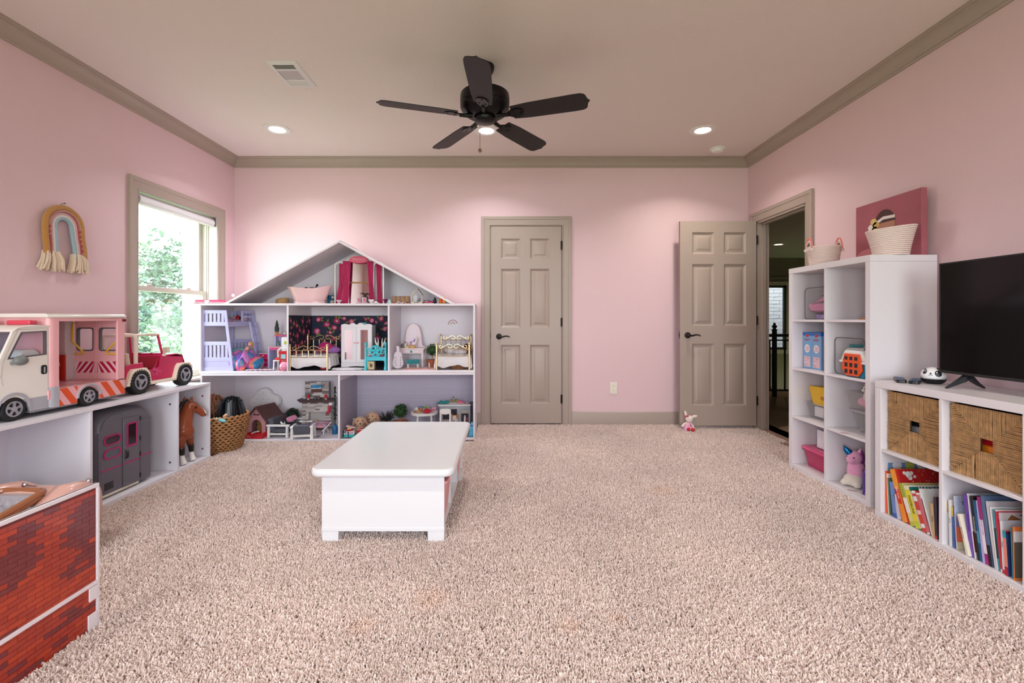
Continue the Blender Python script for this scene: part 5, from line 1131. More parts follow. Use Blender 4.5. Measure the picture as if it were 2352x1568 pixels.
for yy in (-.045,.045):
    b.tube([(-.30,yy*.8,.25),(-.275,yy,.185),(-.315,yy,.130),(-.305,yy,.066),(-.298,yy,.030),(-.285,yy,.006)],[.052,.036,.021,.016,.018,.022],12)
b.tube([(-.045,.050,.445),(-.048,.046,.470),(-.044,.046,.492)],[.011,.012,.002],8); b.tube([(-.020,.072,.440),(-.016,.076,.466),(-.010,.080,.488)],[.011,.012,.002],8)
hbod = obj('body', b, m_hr, hs_, remesh=.0055, smooth=4)
mane = B(); mane.tube([(-.036,.062,.462),(-.052,.030,.445),(-.060,.0,.385),(-.062,-.012,.31)],[.010,.014,.015,.008],8); obj('mane', mane, M('horse_black',(24,18,18),.4), hs_)
tail = B(); tail.tube([(-.355,0,.31),(-.385,0,.25),(-.385,0,.14),(-.37,0,.08)],[.014,.022,.02,.004],8); obj('tail', tail, M('horse_black'), hs_)
bl = B(); bl.loft([[(-.004,.092,.4345),(.006,.084,.434),(.002,.088,.428)],[(.022,.114,.408),(.030,.106,.404),(.02,.106,.398)],[(.046,.138,.366),(.053,.131,.361),(.04,.128,.354)],[(.054,.144,.345),(.056,.138,.342),(.046,.136,.338)]]); obj('blaze', bl, M('horse_white',(236,228,222),.35), hs_)
obj('eye', B().ell((.022,.068,.402),(.007,.009,.009),10,7), m_eye, hs_); obj('eye', B().ell((-.012,.108,.404),(.009,.006,.008),10,7), m_eye, hs_)
obj('nostril', B().ell((.053,.132,.332),(.003,.005,.004),8,6), m_eye, hs_)

# ---------------------------------------------------------------- brick printed board at the lower left
px_ = T('brick_print_board', 'white edged toy house board printed with red brick at the lower left corner', 'toy house wall', (-1.478, 1.636, ZB))
Lb, hb_ = .86, .517; m_edge = M('board_white',(236,226,232),.4)
obj('board', B().box(-.010,-Lb,0,0,-.0,hb_), m_edge, px_, bevel=.002)
def brd(x0,y0,z0,x1,y1,z1): return B().box(x0,y0,z0,x1,y1,z1)
obj('edge_strip', brd(-.013,-Lb,hb_-.014,.004,0,hb_), m_edge, px_, bevel=.002); obj('edge_strip', brd(-.013,-.010,.0,.004,.001,hb_-.014), m_edge, px_, bevel=.002)
obj('joint_strip', brd(-.002,-Lb,.158,.006,-.004,.172), m_edge, px_, bevel=.002)
obj('corner_clip', brd(-.002,-.040,.108,.0055,-.010,.156), m_edge, px_, bevel=.001); obj('corner_clip', brd(-.002,-.044,.0,.0055,-.010,.062), m_edge, px_, bevel=.001)
m_b = [M('brick_print_red',(170,52,34),.22,coat=.3,nz=(40,.10)), M('brick_print_orange',(186,62,34),.22,coat=.3,nz=(40,.10)), M('brick_print_plum',(122,44,48),.22,coat=.3,nz=(40,.12))]
b = B(); rb_ = random.Random(5); bw, bh = .052, .0165; rows = int((hb_-.014)/bh)
patches = [(rb_.uniform(-.7,0), rb_.uniform(0,.5), rb_.uniform(.02,.06)) for k in range(15)]
obj('print_ground', brd(0,-Lb,0,.0004,-.012,hb_-.014), M('brick_print_joint',(112,30,26),.3), px_, ang=0)
for r in range(rows):
    z0 = r*bh
    for k in range(18):
        y1 = -.012-(k-.5*(r%2))*bw; y0 = y1-bw
        y1c, y0c = min(y1,-.012), max(y0,-Lb)
        if y1c-y0c < .005: continue
        ym, zm = (y0+y1)/2, z0+bh/2
        dark = any(((ym-p[0])/(p[2]*1.6))**2+((zm-p[1])/p[2])**2 < 1 for p in patches) and rb_.random() < .8 or rb_.random() < .10
        b.mi = 2 if dark else (1 if rb_.random() < .35 else 0)
        b.box(.0003,y0c+.0007,z0+.0007,.0012,y1c-.0007,z0+bh-.0007)
o = obj('brick_print', b, m_b, px_, ang=0); o['kind'] = 'stuff'

# ---------------------------------------------------------------- pink toy convertible behind the board
cv2 = T('toy_convertible', 'pale pink toy convertible with quilted grey seat behind the brick board', 'toy vehicle', (-2.14, 1.90, ZB))
m_cc = M('convertible_pink', (226,176,164), .25, coat=.5)
def ring(x, y, hw, z0, z1, n=20, p=.62):
    sg = lambda v: (1 if v >= 0 else -1)*abs(v)**p
    return [(x+hw*sg(cos(t)), y, (z0+z1)/2+(z1-z0)/2*sg(sin(t))) for t in [2*pi*k/n for k in range(n)]]
for s in (-1,1):
    b = B(); x = s*.148; zc_ = .312 if s > 0 else .350; b.loft([ring(x*.93,-.62,.02,.14,.24),ring(x*.97,-.58,.045,.08,.28),ring(x,-.45,.055,.06,.31),ring(x,-.2,.046,.06,zc_),ring(x,.02,.044,.06,zc_),ring(x,.12,.060,.06,.366),ring(x*.98,.22,.056,.07,.352),ring(x*.95,.29,.040,.10,.31),ring(x*.93,.31,.015,.15,.26)]); obj('fender', b, m_cc, cv2, ang=60)
b = B(); b.loft([ring(0,.085,.135,.06,.352),ring(0,.16,.135,.06,.352),ring(0,.24,.13,.08,.325),ring(0,.29,.12,.12,.27)]); obj('trunk_lid', b, m_cc, cv2, ang=60)
b = B(); b.loft([ring(0,-.19,.135,.06,.312),ring(0,-.42,.13,.06,.30),ring(0,-.56,.12,.08,.28),ring(0,-.61,.10,.12,.22)]); obj('hood', b, m_cc, cv2, ang=60)
obj('cockpit_floor', B().box(-.13,-.2,.05,.13,.1,.07), m_cc, cv2, ang=0)
b = B(); rz_ = lambda x,y: .350 if y > .05 else (.306 if x > .06 else .34); b.tube([(x,y,rz_(x,y)) for x,y in rrect(-.105,-.185,.112,.100,.04,5)], .013, 8, closed=True); b.tube([(x*.97,y*.97,rz_(x,y)-.02) for x,y in rrect(-.105,-.185,.112,.100,.04,5)], .012, 8, closed=True); obj('cockpit_rim', b, M('caramel_trim',(160,100,66),.3,coat=.4), cv2)
m_q = M('quilted_grey',(176,168,174),.5); b = B(); qn, qm = 33, 21
V = [[(-.085+.17*i/(qn-1), .030+.030*(j/(qm-1))-.007*abs(sin(pi*(i/8+j/8))*sin(pi*(i/8-j/8))), .18+.155*j/(qm-1)) for i in range(qn)] for j in range(qm)]
b.add([p for r in V for p in r], [(j*qn+i,j*qn+i+1,(j+1)*qn+i+1,(j+1)*qn+i) for j in range(qm-1) for i in range(qn-1)]); b.box(-.09,.055,.07,.09,.078,.343); b.box(-.09,-.10,.07,.09,.05,.17)
sq = obj('seat_back', b, m_q, cv2, ang=70)
b = B()
for j in range(0,qm,4):
    for i in range((j//4)%2*4,qn,8):
        p = V[j][i]; b.ell((p[0],p[1]-.002,p[2]),.0048,8,6)
obj('tuft_button', b, m_q, sq)
b = B(); b.ell((-.02,.125,.366),(.012,.010,.012)); b.tube([(-.02,.125,.364),(.03,.128,.358)],.003,6); obj('trim_clip', b, m_chrome, cv2); obj('tail_light', B().ell((.165,.235,.345),(.013,.013,.013)), m_chrome, cv2)
for yy in (.17,-.42):
    for s in (-1,1): b = B(); b.cyl((s*.155,yy,.072),(s*.205,yy,.072),.072,n=22); obj('wheel', b, m_tyre, cv2)
e = T('folded_cloth', 'pale folded cloth heaped behind the pink convertible', 'cloth', (-2.60,2.32,.019)); b = B(); b.ell((0,0,.09),(.10,.12,.14)).ell((.04,-.08,.07),(.09,.09,.11)); b.v = [Vector((p.x,p.y,max(0,p.z))) for p in b.v]; obj('cloth', b, M('pale_cloth',(228,206,196),.9,bump=(20,.6)), e, remesh=.012, smooth=4); obj('hem', B().tube([(.05,-.165,.03),(.10,-.13,.03),(.13,-.05,.02)],.005,6), m_wfab, e)

# ---------------------------------------------------------------- rainbow wall hanging
rw = T('rainbow_wall_hanging', 'yarn wrapped rainbow wall hanging with cream tassels on the left wall', 'wall hanging', (XL+.006, 2.88, 1.62), 0)
m_tas = M('cream_yarn',(228,204,180),.9,sheen=.3,bump=(150,.4))
specs = [(.116,(190,134,66),.0165),(.096,(170,70,70),.0125),(.079,(216,166,172),.0085),(.066,(230,216,208),.0085),(.052,(160,184,192),.0115)]
for k, (R_, c, tr) in enumerate(specs):
    pts = []
    for q in range(17):
        t = pi-pi*q/16; pts.append((.022-.001*k, R_*cos(t)*1.02, .06+R_*sin(t)*1.05))
    pts = [(.022,-R_*.86-.006,-.125+.004*k),(.022,-R_*.96,-.06),(.022,-R_*1.02,0)]+pts+[(.022,R_*1.02+.004,0),(.022,R_*1.0+.018,-.06),(.022,R_*.93+.030,-.125-.004*k)]
    cord = obj('cord', B().tube(pts, tr, 10), M('rainbow_cord_%d' % k, c, .9, sheen=.3, bump=(260,.5)), rw)
    if k == 1:
        z = B()
        for i in range(2,len(pts)-1):
            for h in (0,.5):
                p = Vector(pts[i])*(1-h)+Vector(pts[min(i+1,len(pts)-1)])*h; z.tube([(p.x+tr*.85,p.y-.007,p.z-.006),(p.x+tr*1.08,p.y,p.z+.004),(p.x+tr*.85,p.y+.008,p.z-.004)],.0012,4)
        obj('stitching', z, m_tas, cord)
for s, y0 in ((-1,-.078),(1,.098)):
    b = B(); rr5 = random.Random(3+s)
    for k in range(44):
        u = rr5.uniform(-1,1); d0 = rr5.uniform(.006,.040)
        b.tube([(d0*.8,y0+u*.036,-.104),(d0+.006,y0+u*.052,-.155+rr5.uniform(-.01,.01)),(d0,y0+u*.066+rr5.uniform(-.008,.008),-.216+rr5.uniform(-.014,.012))],[.0056,.0064,.0055],6)
    o = obj('tassel', b, m_tas, rw)
b = B(); b.tube([(.02,.02,.178),(.014,.004,.20),(.004,.002,.205)],.0014,5); obj('hanging_loop', b, m_tas, rw); obj('nail', B().cyl((0,.002,.206),(.022,.006,.212),.0018,n=6).ell((.022,.006,.212),.004,8,6), m_darkbronze, rw)

# ---------------------------------------------------------------- wicker basket of dolls
wb = T('wicker_basket', 'brown woven floor basket full of dolls at the end of the low shelf', 'basket', (-2.40, 3.83, ZB))
m_wick = M('water_hyacinth',(166,116,72),.8,nz=(50,.35),bump=(80,.4))
b = B(); nr = 15
for i in range(nr):
    t = i/(nr-1); R_ = .118+.062*sin(t*pi*.56)**.9; z = .012+t*.285; n = 54
    b.tube([((R_+.0065*sin(k*pi+(i%2)*pi))*cos(2*pi*k/n), (R_+.0065*sin(k*pi+(i%2)*pi))*sin(2*pi*k/n), z+.006*(1 if k%2 else -1)*(1 if i%2 else -1)) for k in range(n)],.0115,6,closed=True)
o = obj('woven_wall', b, m_wick, wb, ang=60); obj('base', B().lathe([(0,.0),(.115,.0),(.12,.02),(0,.02)],26), m_wick, wb)
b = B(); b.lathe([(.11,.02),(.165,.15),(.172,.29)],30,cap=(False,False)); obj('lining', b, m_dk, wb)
m_skin = M('doll_skin',(206,160,130),.5)
def hairs(n, c, L, spread, seed, r=.0035, base=(0,0,0)):
    b = B(); q = random.Random(seed)
    for k in range(n):
        a = q.uniform(0,2*pi); el = q.uniform(.0,1.35); s = q.uniform(.8,1.2); d = Vector((cos(a)*cos(el),sin(a)*cos(el),sin(el)))
        p0 = Vector(c)+d*.052; p1 = p0+Vector((d.x*spread*.6,d.y*spread*.6,.03*s)); p2 = p1+Vector((d.x*spread*.5,d.y*spread*.5,-L*.45*s)); p3 = p2+Vector((d.x*.01,d.y*.01,-L*.5*s))
        b.tube([p0,p1,p2,p3],[r,r*1.3,r,r*.4],5)
    return b
e = T('doll', 'doll with long black hair lying over the basket rim', 'doll', (-2.335,3.82,.30))
obj('head', B().ell((0,0,.06),(.055,.055,.065)).tube([(0,0,.01),(.0,0,-.08)],[.03,.045],10), m_skin, e, remesh=.007, smooth=3)
hb2 = hairs(150,(0,0,.06),.24,.055,4); hb2.ell((0,.006,.070),(.062,.064,.066)); obj('hair', hb2, M('black_doll_hair',(14,16,22),.3,spec=.6), e)
obj('dress', B().lathe([(.03,-.02),(.06,-.06),(.08,-.12)],16,cap=(True,True)), M('doll_dress_aqua',(120,200,206),.8), e); obj('hand', B().tube([(.0,-.06,.0),(.03,-.11,.01),(.02,-.135,.0)],[.014,.012,.009],8), m_skin, e); obj('ruffle', B().tube([(-.03,-.15,-.01),(.01,-.155,-.02),(.05,-.15,-.035)],[.008,.014,.010],8), M('doll_dress_aqua'), e)
e = T('doll', 'doll with wavy brown hair in the basket behind the shelf end', 'doll', (-2.52,3.84,.30))
obj('head', B().ell((0,0,.07),(.055,.055,.065)).tube([(0,0,.02),(.0,0,-.08)],[.03,.045],10), m_skin, e, remesh=.007, smooth=3)
hb2 = hairs(140,(0,0,.075),.18,.06,9); hb2.ell((0,0,.085),(.066,.064,.064)); obj('hair', hb2, M('brown_doll_hair',(116,66,34),.4,spec=.5), e); obj('shirt', B().lathe([(.03,-.0),(.07,-.04),(.085,-.12)],16), M('doll_shirt_dark',(44,36,50),.8,nz=(90,.6)), e)
# ================================================================ the dollhouse and everything in it
DA = radians(2.0); DO = Vector((-2.761, 4.05)); du = Vector((cos(DA), sin(DA))); dn_ = Vector((-sin(DA), cos(DA)))
def Dl(px, d):
    u = (px-CX)/F; t = (d+dn_.dot(DO))/(dn_.x*u+dn_.y); p = Vector((t*u, t)); return du.dot(p-DO), t
def Dw(px, d, z): 
    lx, t = Dl(px, d); p = DO+du*lx+dn_*d; return (p.x, p.y, z)
def zpx(px, d, py): return H-(py-CY)*Dl(px,d)[1]/F
def DT(name, lab, cat, px, d, z, rot=0.0, group=None): return T(name, lab, cat, Dw(px,d,z), DA+rot, group)
Z0, Z1, Z2 = .008, .627, 1.237      # floors: lower unit, upper unit, attic
m_dh = M('dollhouse_white', (234,226,232), .5, bump=(50,.05)); DD = .53
dh = T('dollhouse', 'large white wooden dollhouse with gabled attic against the back wall', 'dollhouse', (DO.x, DO.y, 0), DA)
LW = Dl(1091,0)[0]
def bp(name, x0,y0,z0,x1,y1,z1, m=m_dh, par=dh): return obj(name, B().box(x0,y0,z0,x1,y1,z1), m, par, bevel=.0015)
# lower and upper box units
for za, zb_, divs in ((ZB,.606,(778.5,)),(.607,1.236,(660.5,892.5))):
    x0 = .012 if za < 0 else 0
    bp('bottom_panel', x0,0,za,LW,DD,za+.020); bp('top_panel', x0,0,zb_-.019,LW,DD,zb_)
    bp('side_panel', x0,0,za+.02,x0+.016,DD,zb_-.019); bp('side_panel', LW-.016,0,za+.02,LW,DD,zb_-.019)
    bp('back_panel', x0+.016,DD-.008,za+.02,LW-.016,DD,zb_-.019)
    for p in divs: lx = Dl(p,.0)[0]; bp('divider', lx-.008,.001,za+.02,lx+.008,DD-.008,zb_-.019)
rl, rr_x, ra_ = Dl(515,0)[0], Dl(1042,0)[0], Dl(779,0)[0]; zp = 1.806
def roof(xa, xb, name):
    v = Vector((xb-xa, zp-Z2)); n = Vector((-v.y, v.x)).normalized()*.016
    if n.y < 0: n = -n
    b = B(); b.prism([(xa,Z2-.0005),(xb,zp),(xb,zp-.020),(xa+(.034 if xb > xa else -.034),Z2-.0005)],'y',0,DD); obj(name, b, m_dh, dh, bevel=.0015)
roof(rl, ra_, 'roof_panel'); roof(rr_x, ra_, 'roof_panel')
obj('attic_back', B().prism([(rl+.04,Z2),(rr_x-.04,Z2),(ra_,zp-.022)],'y',DD-.010,DD-.002), m_dh, dh, ang=0)
obj('ridge_gap', B().box(ra_-.010,.0,zp-.004,ra_+.010,DD,zp+.001), m_dh, dh, ang=0)
# papers: dark floral on the middle room, herringbone on the lower right room, dark floor
m_navy = M('navy_wallpaper',(28,34,58),.7,nz=(20,.25)); m_f1 = M('flower_crimson',(168,28,72),.7); m_f2 = M('flower_pink',(226,110,150),.7); m_f3 = M('flower_heart',(240,190,206),.7); m_f4 = M('paper_leaf',(110,132,48),.7); m_f5 = M('flower_dark',(40,14,30),.7)
xa, xb = Dl(660.5,0)[0]+.008, Dl(892.5,0)[0]-.008; zt = 1.130
obj('floral_wallpaper', B().box(xa,DD-.0095,.627,xb,DD-.0078,zt).box(xa,.002,.627,xa+.0012,DD-.009,zt).box(xb-.0012,.002,.627,xb,DD-.009,zt), m_navy, dh, ang=0)
b = B(); q = random.Random(12); done = []
def fl_at(u, z, r, wall):
    lay = [0]
    def disc(du_, dz_, r_, ry, mi, a=0):
        lay[0] += 1; k = .0002*lay[0]; b.mi = mi; b.disc((u+du_,DD-.0098-k,z+dz_) if wall == 0 else (xa+.0014+k, u+du_, z+dz_), r_, 'y' if wall == 0 else 'x', 12, ry=ry, ang=a)
    for t in (q.uniform(0,6), q.uniform(0,6)): disc(cos(t)*r*1.15,sin(t)*r*1.15,r*.62,r*.28,3,t)
    disc(0,0,r,r*.9,0); 
    for k in range(3): t = q.uniform(0,6.3); disc(cos(t)*r*.25,sin(t)*r*.25,r*.62,r*.5,1 if q.random() < .5 else 0,t)
    disc(0,0,r*.34,r*.34,2); disc(0,0,r*.15,r*.15,4)
for wall in (0,1):
    for k in range(260 if wall == 0 else 200):
        u = q.uniform(xa+.04,xb-.03) if wall == 0 else q.uniform(.03,DD-.04); z = q.uniform(.66,zt-.03); r = q.uniform(.014,.036)
        if any(w == wall and (u-uu)**2+(z-zz)**2 < (1.15*(r+rr0))**2 for w,uu,zz,rr0 in done): continue
        done.append((wall,u,z,r)); fl_at(u,z,r,wall)
o = obj('flower_print', b, [m_f1,m_f2,m_f3,m_f4,m_f5], dh, ang=0); o['kind'] = 'stuff'
obj('dark_floor_sheet', B().box(xa,.012,.627,xb,DD-.01,.6285), M('charcoal_floor',(70,72,84),.5,nz=(12,.25)), dh, ang=0)
xa2, xb2 = Dl(778.5,0)[0]+.008, LW-.016; m_hp = M('herringbone_ground',(150,138,164),.7); m_hl = M('herringbone_line',(228,222,234),.6); zt2 = .535
obj('herringbone_paper', B().box(xa2,DD-.0095,.009,xb2,DD-.0078,zt2).box(xa2,.004,.009,xa2+.0012,DD-.009,zt2), m_hp, dh, ang=0)
b = B(); rh = .066
for wall in (0,1):
    U0, U1 = (xa2+.002, xb2-.002) if wall == 0 else (.006, DD-.011)
    for r in range(8):
        za = .009+r*rh; zb_ = min(za+rh-.004, zt2); sg = 1 if r % 2 else -1
        for k in range(-6, int((U1-U0)/0.0165)+6):
            u0 = U0+k*0.0165; w = .0062; off = sg*.045
            P = clip(clip([(u0,za),(u0+w,za),(u0+w+off,zb_),(u0+off,zb_)], lambda p: p[0]-U0), lambda p: U1-p[0])
            if len(P) > 2: b.add([(u,DD-.0099,z) if wall == 0 else (xa2+.0016,u,z) for u,z in P],[list(range(len(P)))])
        if r: b.add([(U0,DD-.0099,za-.003),(U1,DD-.0099,za-.003),(U1,DD-.0099,za-.001),(U0,DD-.0099,za-.001)] if wall == 0 else [(xa2+.0016,U0,za-.003),(xa2+.0016,U1,za-.003),(xa2+.0016,U1,za-.001),(xa2+.0016,U0,za-.001)],[(0,1,2,3)])
o = obj('herringbone_print', b, m_hl, dh, ang=0); o['kind'] = 'stuff'
obj('grey_floor_sheet', B().box(xa2,.02,Z0,xb2,DD-.01,.0095), M('grey_sheet',(150,148,154),.6,nz=(15,.15)), dh, ang=0)

def ramp_mat(name, stops, scale=(1,1,1), dist=.3, r=.4, metal=0.0):
    m = bpy.data.materials.new(name); m.use_nodes = True; nt = m.node_tree; p = nt.nodes['Principled BSDF']; p.inputs['Roughness'].default_value = r; p.inputs['Metallic'].default_value = metal
    t = nt.nodes.new('ShaderNodeTexCoord'); w = nt.nodes.new('ShaderNodeTexNoise'); mp = nt.nodes.new('ShaderNodeMapping'); mp.inputs['Scale'].default_value = scale; cr = nt.nodes.new('ShaderNodeValToRGB')
    w.inputs['Scale'].default_value = 1.0; w.inputs['Distortion'].default_value = dist; w.inputs['Detail'].default_value = 1
    nt.links.new(t.outputs['Object'], mp.inputs[0]); nt.links.new(mp.outputs[0], w.inputs['Vector']); mr = nt.nodes.new('ShaderNodeMapRange'); mr.inputs['From Min'].default_value = .28; mr.inputs['From Max'].default_value = .72; nt.links.new(w.outputs['Fac'], mr.inputs[0]); nt.links.new(mr.outputs[0], cr.inputs[0]); nt.links.new(cr.outputs[0], p.inputs['Base Color'])
    E = cr.color_ramp.elements; E[0].color = srgb(stops[0][1]); E[0].position = stops[0][0]; E[1].color = srgb(stops[-1][1]); E[1].position = stops[-1][0]
    for q_, c in stops[1:-1]: x = cr.color_ramp.elements.new(q_); x.color = srgb(c)
    return m
m_seq = ramp_mat('rainbow_sequin', [(0,(190,80,190)),(.2,(120,90,200)),(.36,(30,130,160)),(.5,(200,60,130)),(.64,(226,110,130)),(.78,(224,140,80)),(1,(40,120,170))], (13,9,7), .6, .3)
m_flor = ramp_mat('floral_pink', [(0,(240,200,210)),(.4,(226,110,160)),(.6,(150,170,200)),(1,(236,224,228))], (30,30,30), .8, .8)

# ---------------------------------------------------------------- room with the bunk bed
bk = DT('bunk_bed', 'lavender toy bunk bed with slatted ends in the upper left dollhouse room', 'toy furniture', 463.5, .020, Z1)
Hb, Db = .548, .47; xr = lambda z: .277-.06*(z/Hb)
def endp(y0, full):
    b = B(); y1 = y0+.014
    b.prism([(0,0),(.022,0),(.022,Hb),(0,Hb)],'y',y0,y1)
    b.prism([(xr(0)-.026,0),(xr(0),0),(xr(Hb),Hb),(xr(Hb)-.026,Hb)],'y',y0,y1)
    def rail(za, zb_): b.prism([(.02,za),(xr(za)-.02,za),(xr(zb_)-.02,zb_),(.02,zb_)],'y',y0+.001,y1-.001)
    rail(.518,Hb); rail(.406,.442); rail(.232,.266); rail(.088,.122); rail(.0,.03)
    return b
obj('end_frame', endp(0,1), m_lav, bk, bevel=.002); obj('end_frame', endp(Db-.014,0), m_lav, bk, bevel=.002)
for y0 in (0,Db-.014):
    for za, zb_, n in ((.442,.518,5),(.122,.232,6)):
        for k in range(n):
            xm = .022+(xr((za+zb_)/2)-.048)*(k+.5)/n
            obj('slat', B().box(xm-.011,y0+.003,za,xm+.011,y0+.011,zb_), m_lav, bk, ang=0)
    obj('end_panel', B().prism([(.02,.028),(xr(.03)-.02,.028),(xr(.09)-.02,.09),(.02,.09)],'y',y0+.004,y0+.010), m_lav, bk, ang=0)
for z in (.085,.400):
    for x in (.0, xr(z)-.016): obj('side_rail', B().box(x,.012,z,x+.016,Db-.012,z+.045), m_lav, bk, bevel=.002)
    obj('mattress_board', B().box(.016,.012,z+.006,xr(z)-.016,Db-.012,z+.014), m_lav, bk, ang=0)
obj('guard_rail', B().box(xr(.5)-.012,.26,.478,xr(.5),Db-.012,.500).box(xr(.5)-.012,.26,.52,xr(.5),Db-.012,Hb).box(xr(.5)-.014,.25,.43,xr(.5)+.002,.272,Hb), m_lav, bk, bevel=.002)
def lrail(y): return B().hexa([(.245,y,.44),(.265,y,.44),(.345,y,.004),(.325,y,.004)],[(.245,y+.016,.44),(.265,y+.016,.44),(.345,y+.016,.004),(.325,y+.016,.004)])
for y in (.315,.405): obj('ladder_rail', lrail(y), m_lav, bk, bevel=.002)
for z in (.07,.15,.23,.31,.39): x = .335-.08*z/.44; obj('rung', B().box(x-.018,.33,z,x+.010,.41,z+.012), m_lav, bk, ang=0)
def bedding(lab, z, m, m2, pillow=None):
    e = DT('toy_bedding', lab, 'toy bedding', 463.5, .020, Z1+z)
    b = B(); b.box(.022,.02,0,.198,.45,.030); o = obj('mattress', b, m2, e, bevel=.008)
    b = B(); b.ell((.11,.22,.034),(.085,.20,.020),18,8); b.ell((.13,.12,.040),(.07,.10,.018)); obj('blanket', b, m, e)
    if pillow: obj('pillow', B().ell((.11,.395,.052),(.08,.045,.036),16,8), pillow, e)
bedding('pink floral bedding on the top bunk', .415, m_flor, m_wfab, m_blush)
bedding('floral bedding with an aqua pillow on the lower bunk', .100, m_flor, m_wfab, M('aqua_pillow',(150,206,206),.8))
e = DT('sequin_blanket', 'shiny rainbow sequin toy sleeping bag hanging beside the bunk bed', 'toy bedding', 562, .10, Z1)
b = B()
for c, r in (((-.085,-.03,.07),(.055,.05,.085)),((-.035,.0,.09),(.06,.06,.075)),((.03,.02,.08),(.055,.06,.085)),((.09,.05,.06),(.055,.07,.07)),((-.01,-.05,.045),(.05,.03,.06)),((.075,.0,.04),(.06,.04,.05))): b.ell(c,r)
b.v = [Vector((p.x,p.y,max(p.z,.0))) for p in b.v]; obj('sequin_cloth', b, m_seq, e, remesh=.007, smooth=3)
b = B(); n1, n2 = 16, 10; P = [[(-.11+.17*i/n1, -.06+.17*j/n2, .155+.022*sin(i*.7)+.012*cos(j*.9+i*.3)-.10*max(0,i/n1-.65)**1.2-.16*max(0,.25-j/n2)) for i in range(n1+1)] for j in range(n2+1)]
b.add([p for r in P for p in r],[(j*(n1+1)+i,j*(n1+1)+i+1,(j+1)*(n1+1)+i+1,(j+1)*(n1+1)+i) for j in range(n2) for i in range(n1)]); o = obj('purple_flap', b, M('orchid_satin',(196,120,190),.45,nz=(40,.2)), e, ang=70); s_ = o.modifiers.new('thick','SOLIDIFY'); s_.thickness = .008
e = DT('mermaid_doll', 'small pink and peach doll sitting on the sequin blanket', 'doll', 568, .22, Z1+.135, .3)
obj('body', B().tube([(-.03,0,.0),(-.01,0,.04),(.01,0,.07)],[.018,.02,.014],10).ell((.022,-.004,.095),(.018,.017,.02)), M('peach_vinyl',(236,170,150),.5), e, remesh=.004, smooth=2); obj('hair', B().ell((.030,.008,.10),(.020,.018,.022)).tube([(.036,.012,.10),(.034,.02,.05)],[.014,.006],8), M('golden_hair',(206,150,80),.5), e)
e = DT('ladybug_toy', 'red ladybug toy perched on the top bunk guard rail', 'toy', 546.5, .34, Z1+.445)
obj('shell', B().ell((0,0,.03),(.020,.018,.030)), m_red, e); obj('head', B().ell((.026,0,.034),(.017,.014,.014)).cyl((0,0,.055),(-.004,0,.092),.0015,n=5), m_black, e)
# chest, desk, chairs
ch = DT('toy_dresser', 'small hot pink toy dresser with three white knobs', 'toy furniture', 606, .28, Z1+.005)
obj('case', B().box(-.050,0,0,.048,.09,.132), m_wplastic, ch, bevel=.002)
for k in range(3): d_ = obj('drawer', B().box(-.044,-.004,.006+k*.042,.042,.004,.045+k*.042), m_hot, ch, bevel=.0015); obj('knob', B().ell((-.004,-.007,.026+k*.042),.0062,10,7), m_wplastic, d_)
dk = DT('toy_desk', 'white toy desk with pink hutch against the first dollhouse divider', 'toy furniture', 634, .27, Z1)
obj('leg', B().box(-.075,-.01,0,-.058,.13,.195), m_lav, dk, bevel=.002); obj('leg', B().box(.085,-.01,0,.10,.13,.195), m_lav, dk, bevel=.002)
obj('desk_top', B().box(-.078,-.014,.195,.103,.135,.204), m_blush, dk, bevel=.002); obj('apron', B().box(-.058,-.012,.172,.085,-.004,.195), M('desk_pink',(226,90,140),.4), dk, ang=0)
obj('hutch_side', B().box(-.040,.06,.204,-.032,.13,.300), m_lav, dk, bevel=.001); obj('hutch_side', B().box(.092,.06,.204,.10,.13,.300), m_lav, dk, bevel=.001); obj('hutch_back', B().box(-.032,.122,.204,.092,.13,.30), m_lav, dk, ang=0)
obj('hutch_top', B().box(-.044,.055,.300,.103,.132,.312), M('desk_pink'), dk, bevel=.002)
pl = DT('toy_tree', 'small dark toy conifer in an ochre pot on the pink hutch', 'toy plant', 636, .38, Z1+.312)
b = B(); q = random.Random(3)
for k in range(150):
    t = q.random(); a = q.uniform(0,6.3); z = .028+t*.112; r = .030*(1-t)**.7*(.6+.4*min(1,t*6)); b.tube([(0,0,z),(r*cos(a),r*sin(a),z+.008)],[.0024,.0008],4)
b.lathe([(.016,.028),(.020,.05),(.014,.09),(.004,.14)],10); obj('needles', b, m_dkgreen, pl); obj('pot', B().lathe([(0,0),(.014,0),(.018,.030),(.016,.031),(0,.026)],14), M('ochre_pot',(190,140,84),.7), pl)
for px, d, c, r, hh, lab in ((642,.37,(200,150,100),.012,.014,'tiny tan toy bowl beside the conifer'),(654,.37,(150,120,110),.014,.034,'tiny framed toy picture at the right end of the hutch')):
    e = DT('toy_trinket', lab, 'toy', px, d, Z1+.312); 
    if hh < .02: obj('bowl', B().lathe([(0,0),(r*.6,0),(r,hh),(r*.9,hh),(r*.5,.004)],14), M('trinket_tan',c,.5), e)
    else: obj('frame', B().box(-r,-.003,0,r,.003,hh), M('trinket_frame',c,.5), e, bevel=.001); obj('photo', B().box(-r*.7,-.004,.006,r*.7,-.002,hh-.006), m_wfab, e, ang=0)
e = DT('toy_jar', 'tiny green toy jar standing under the pink hutch', 'toy', 638.5, .355, Z1+.204); obj('jar', B().lathe([(0,0),(.010,0),(.011,.030),(.007,.036),(.008,.046),(0,.046)],14), M('jar_sage',(110,150,130),.3), e); obj('lid', B().lathe([(0,.046),(.009,.046),(.009,.052),(0,.053)],14), m_dteal, e)
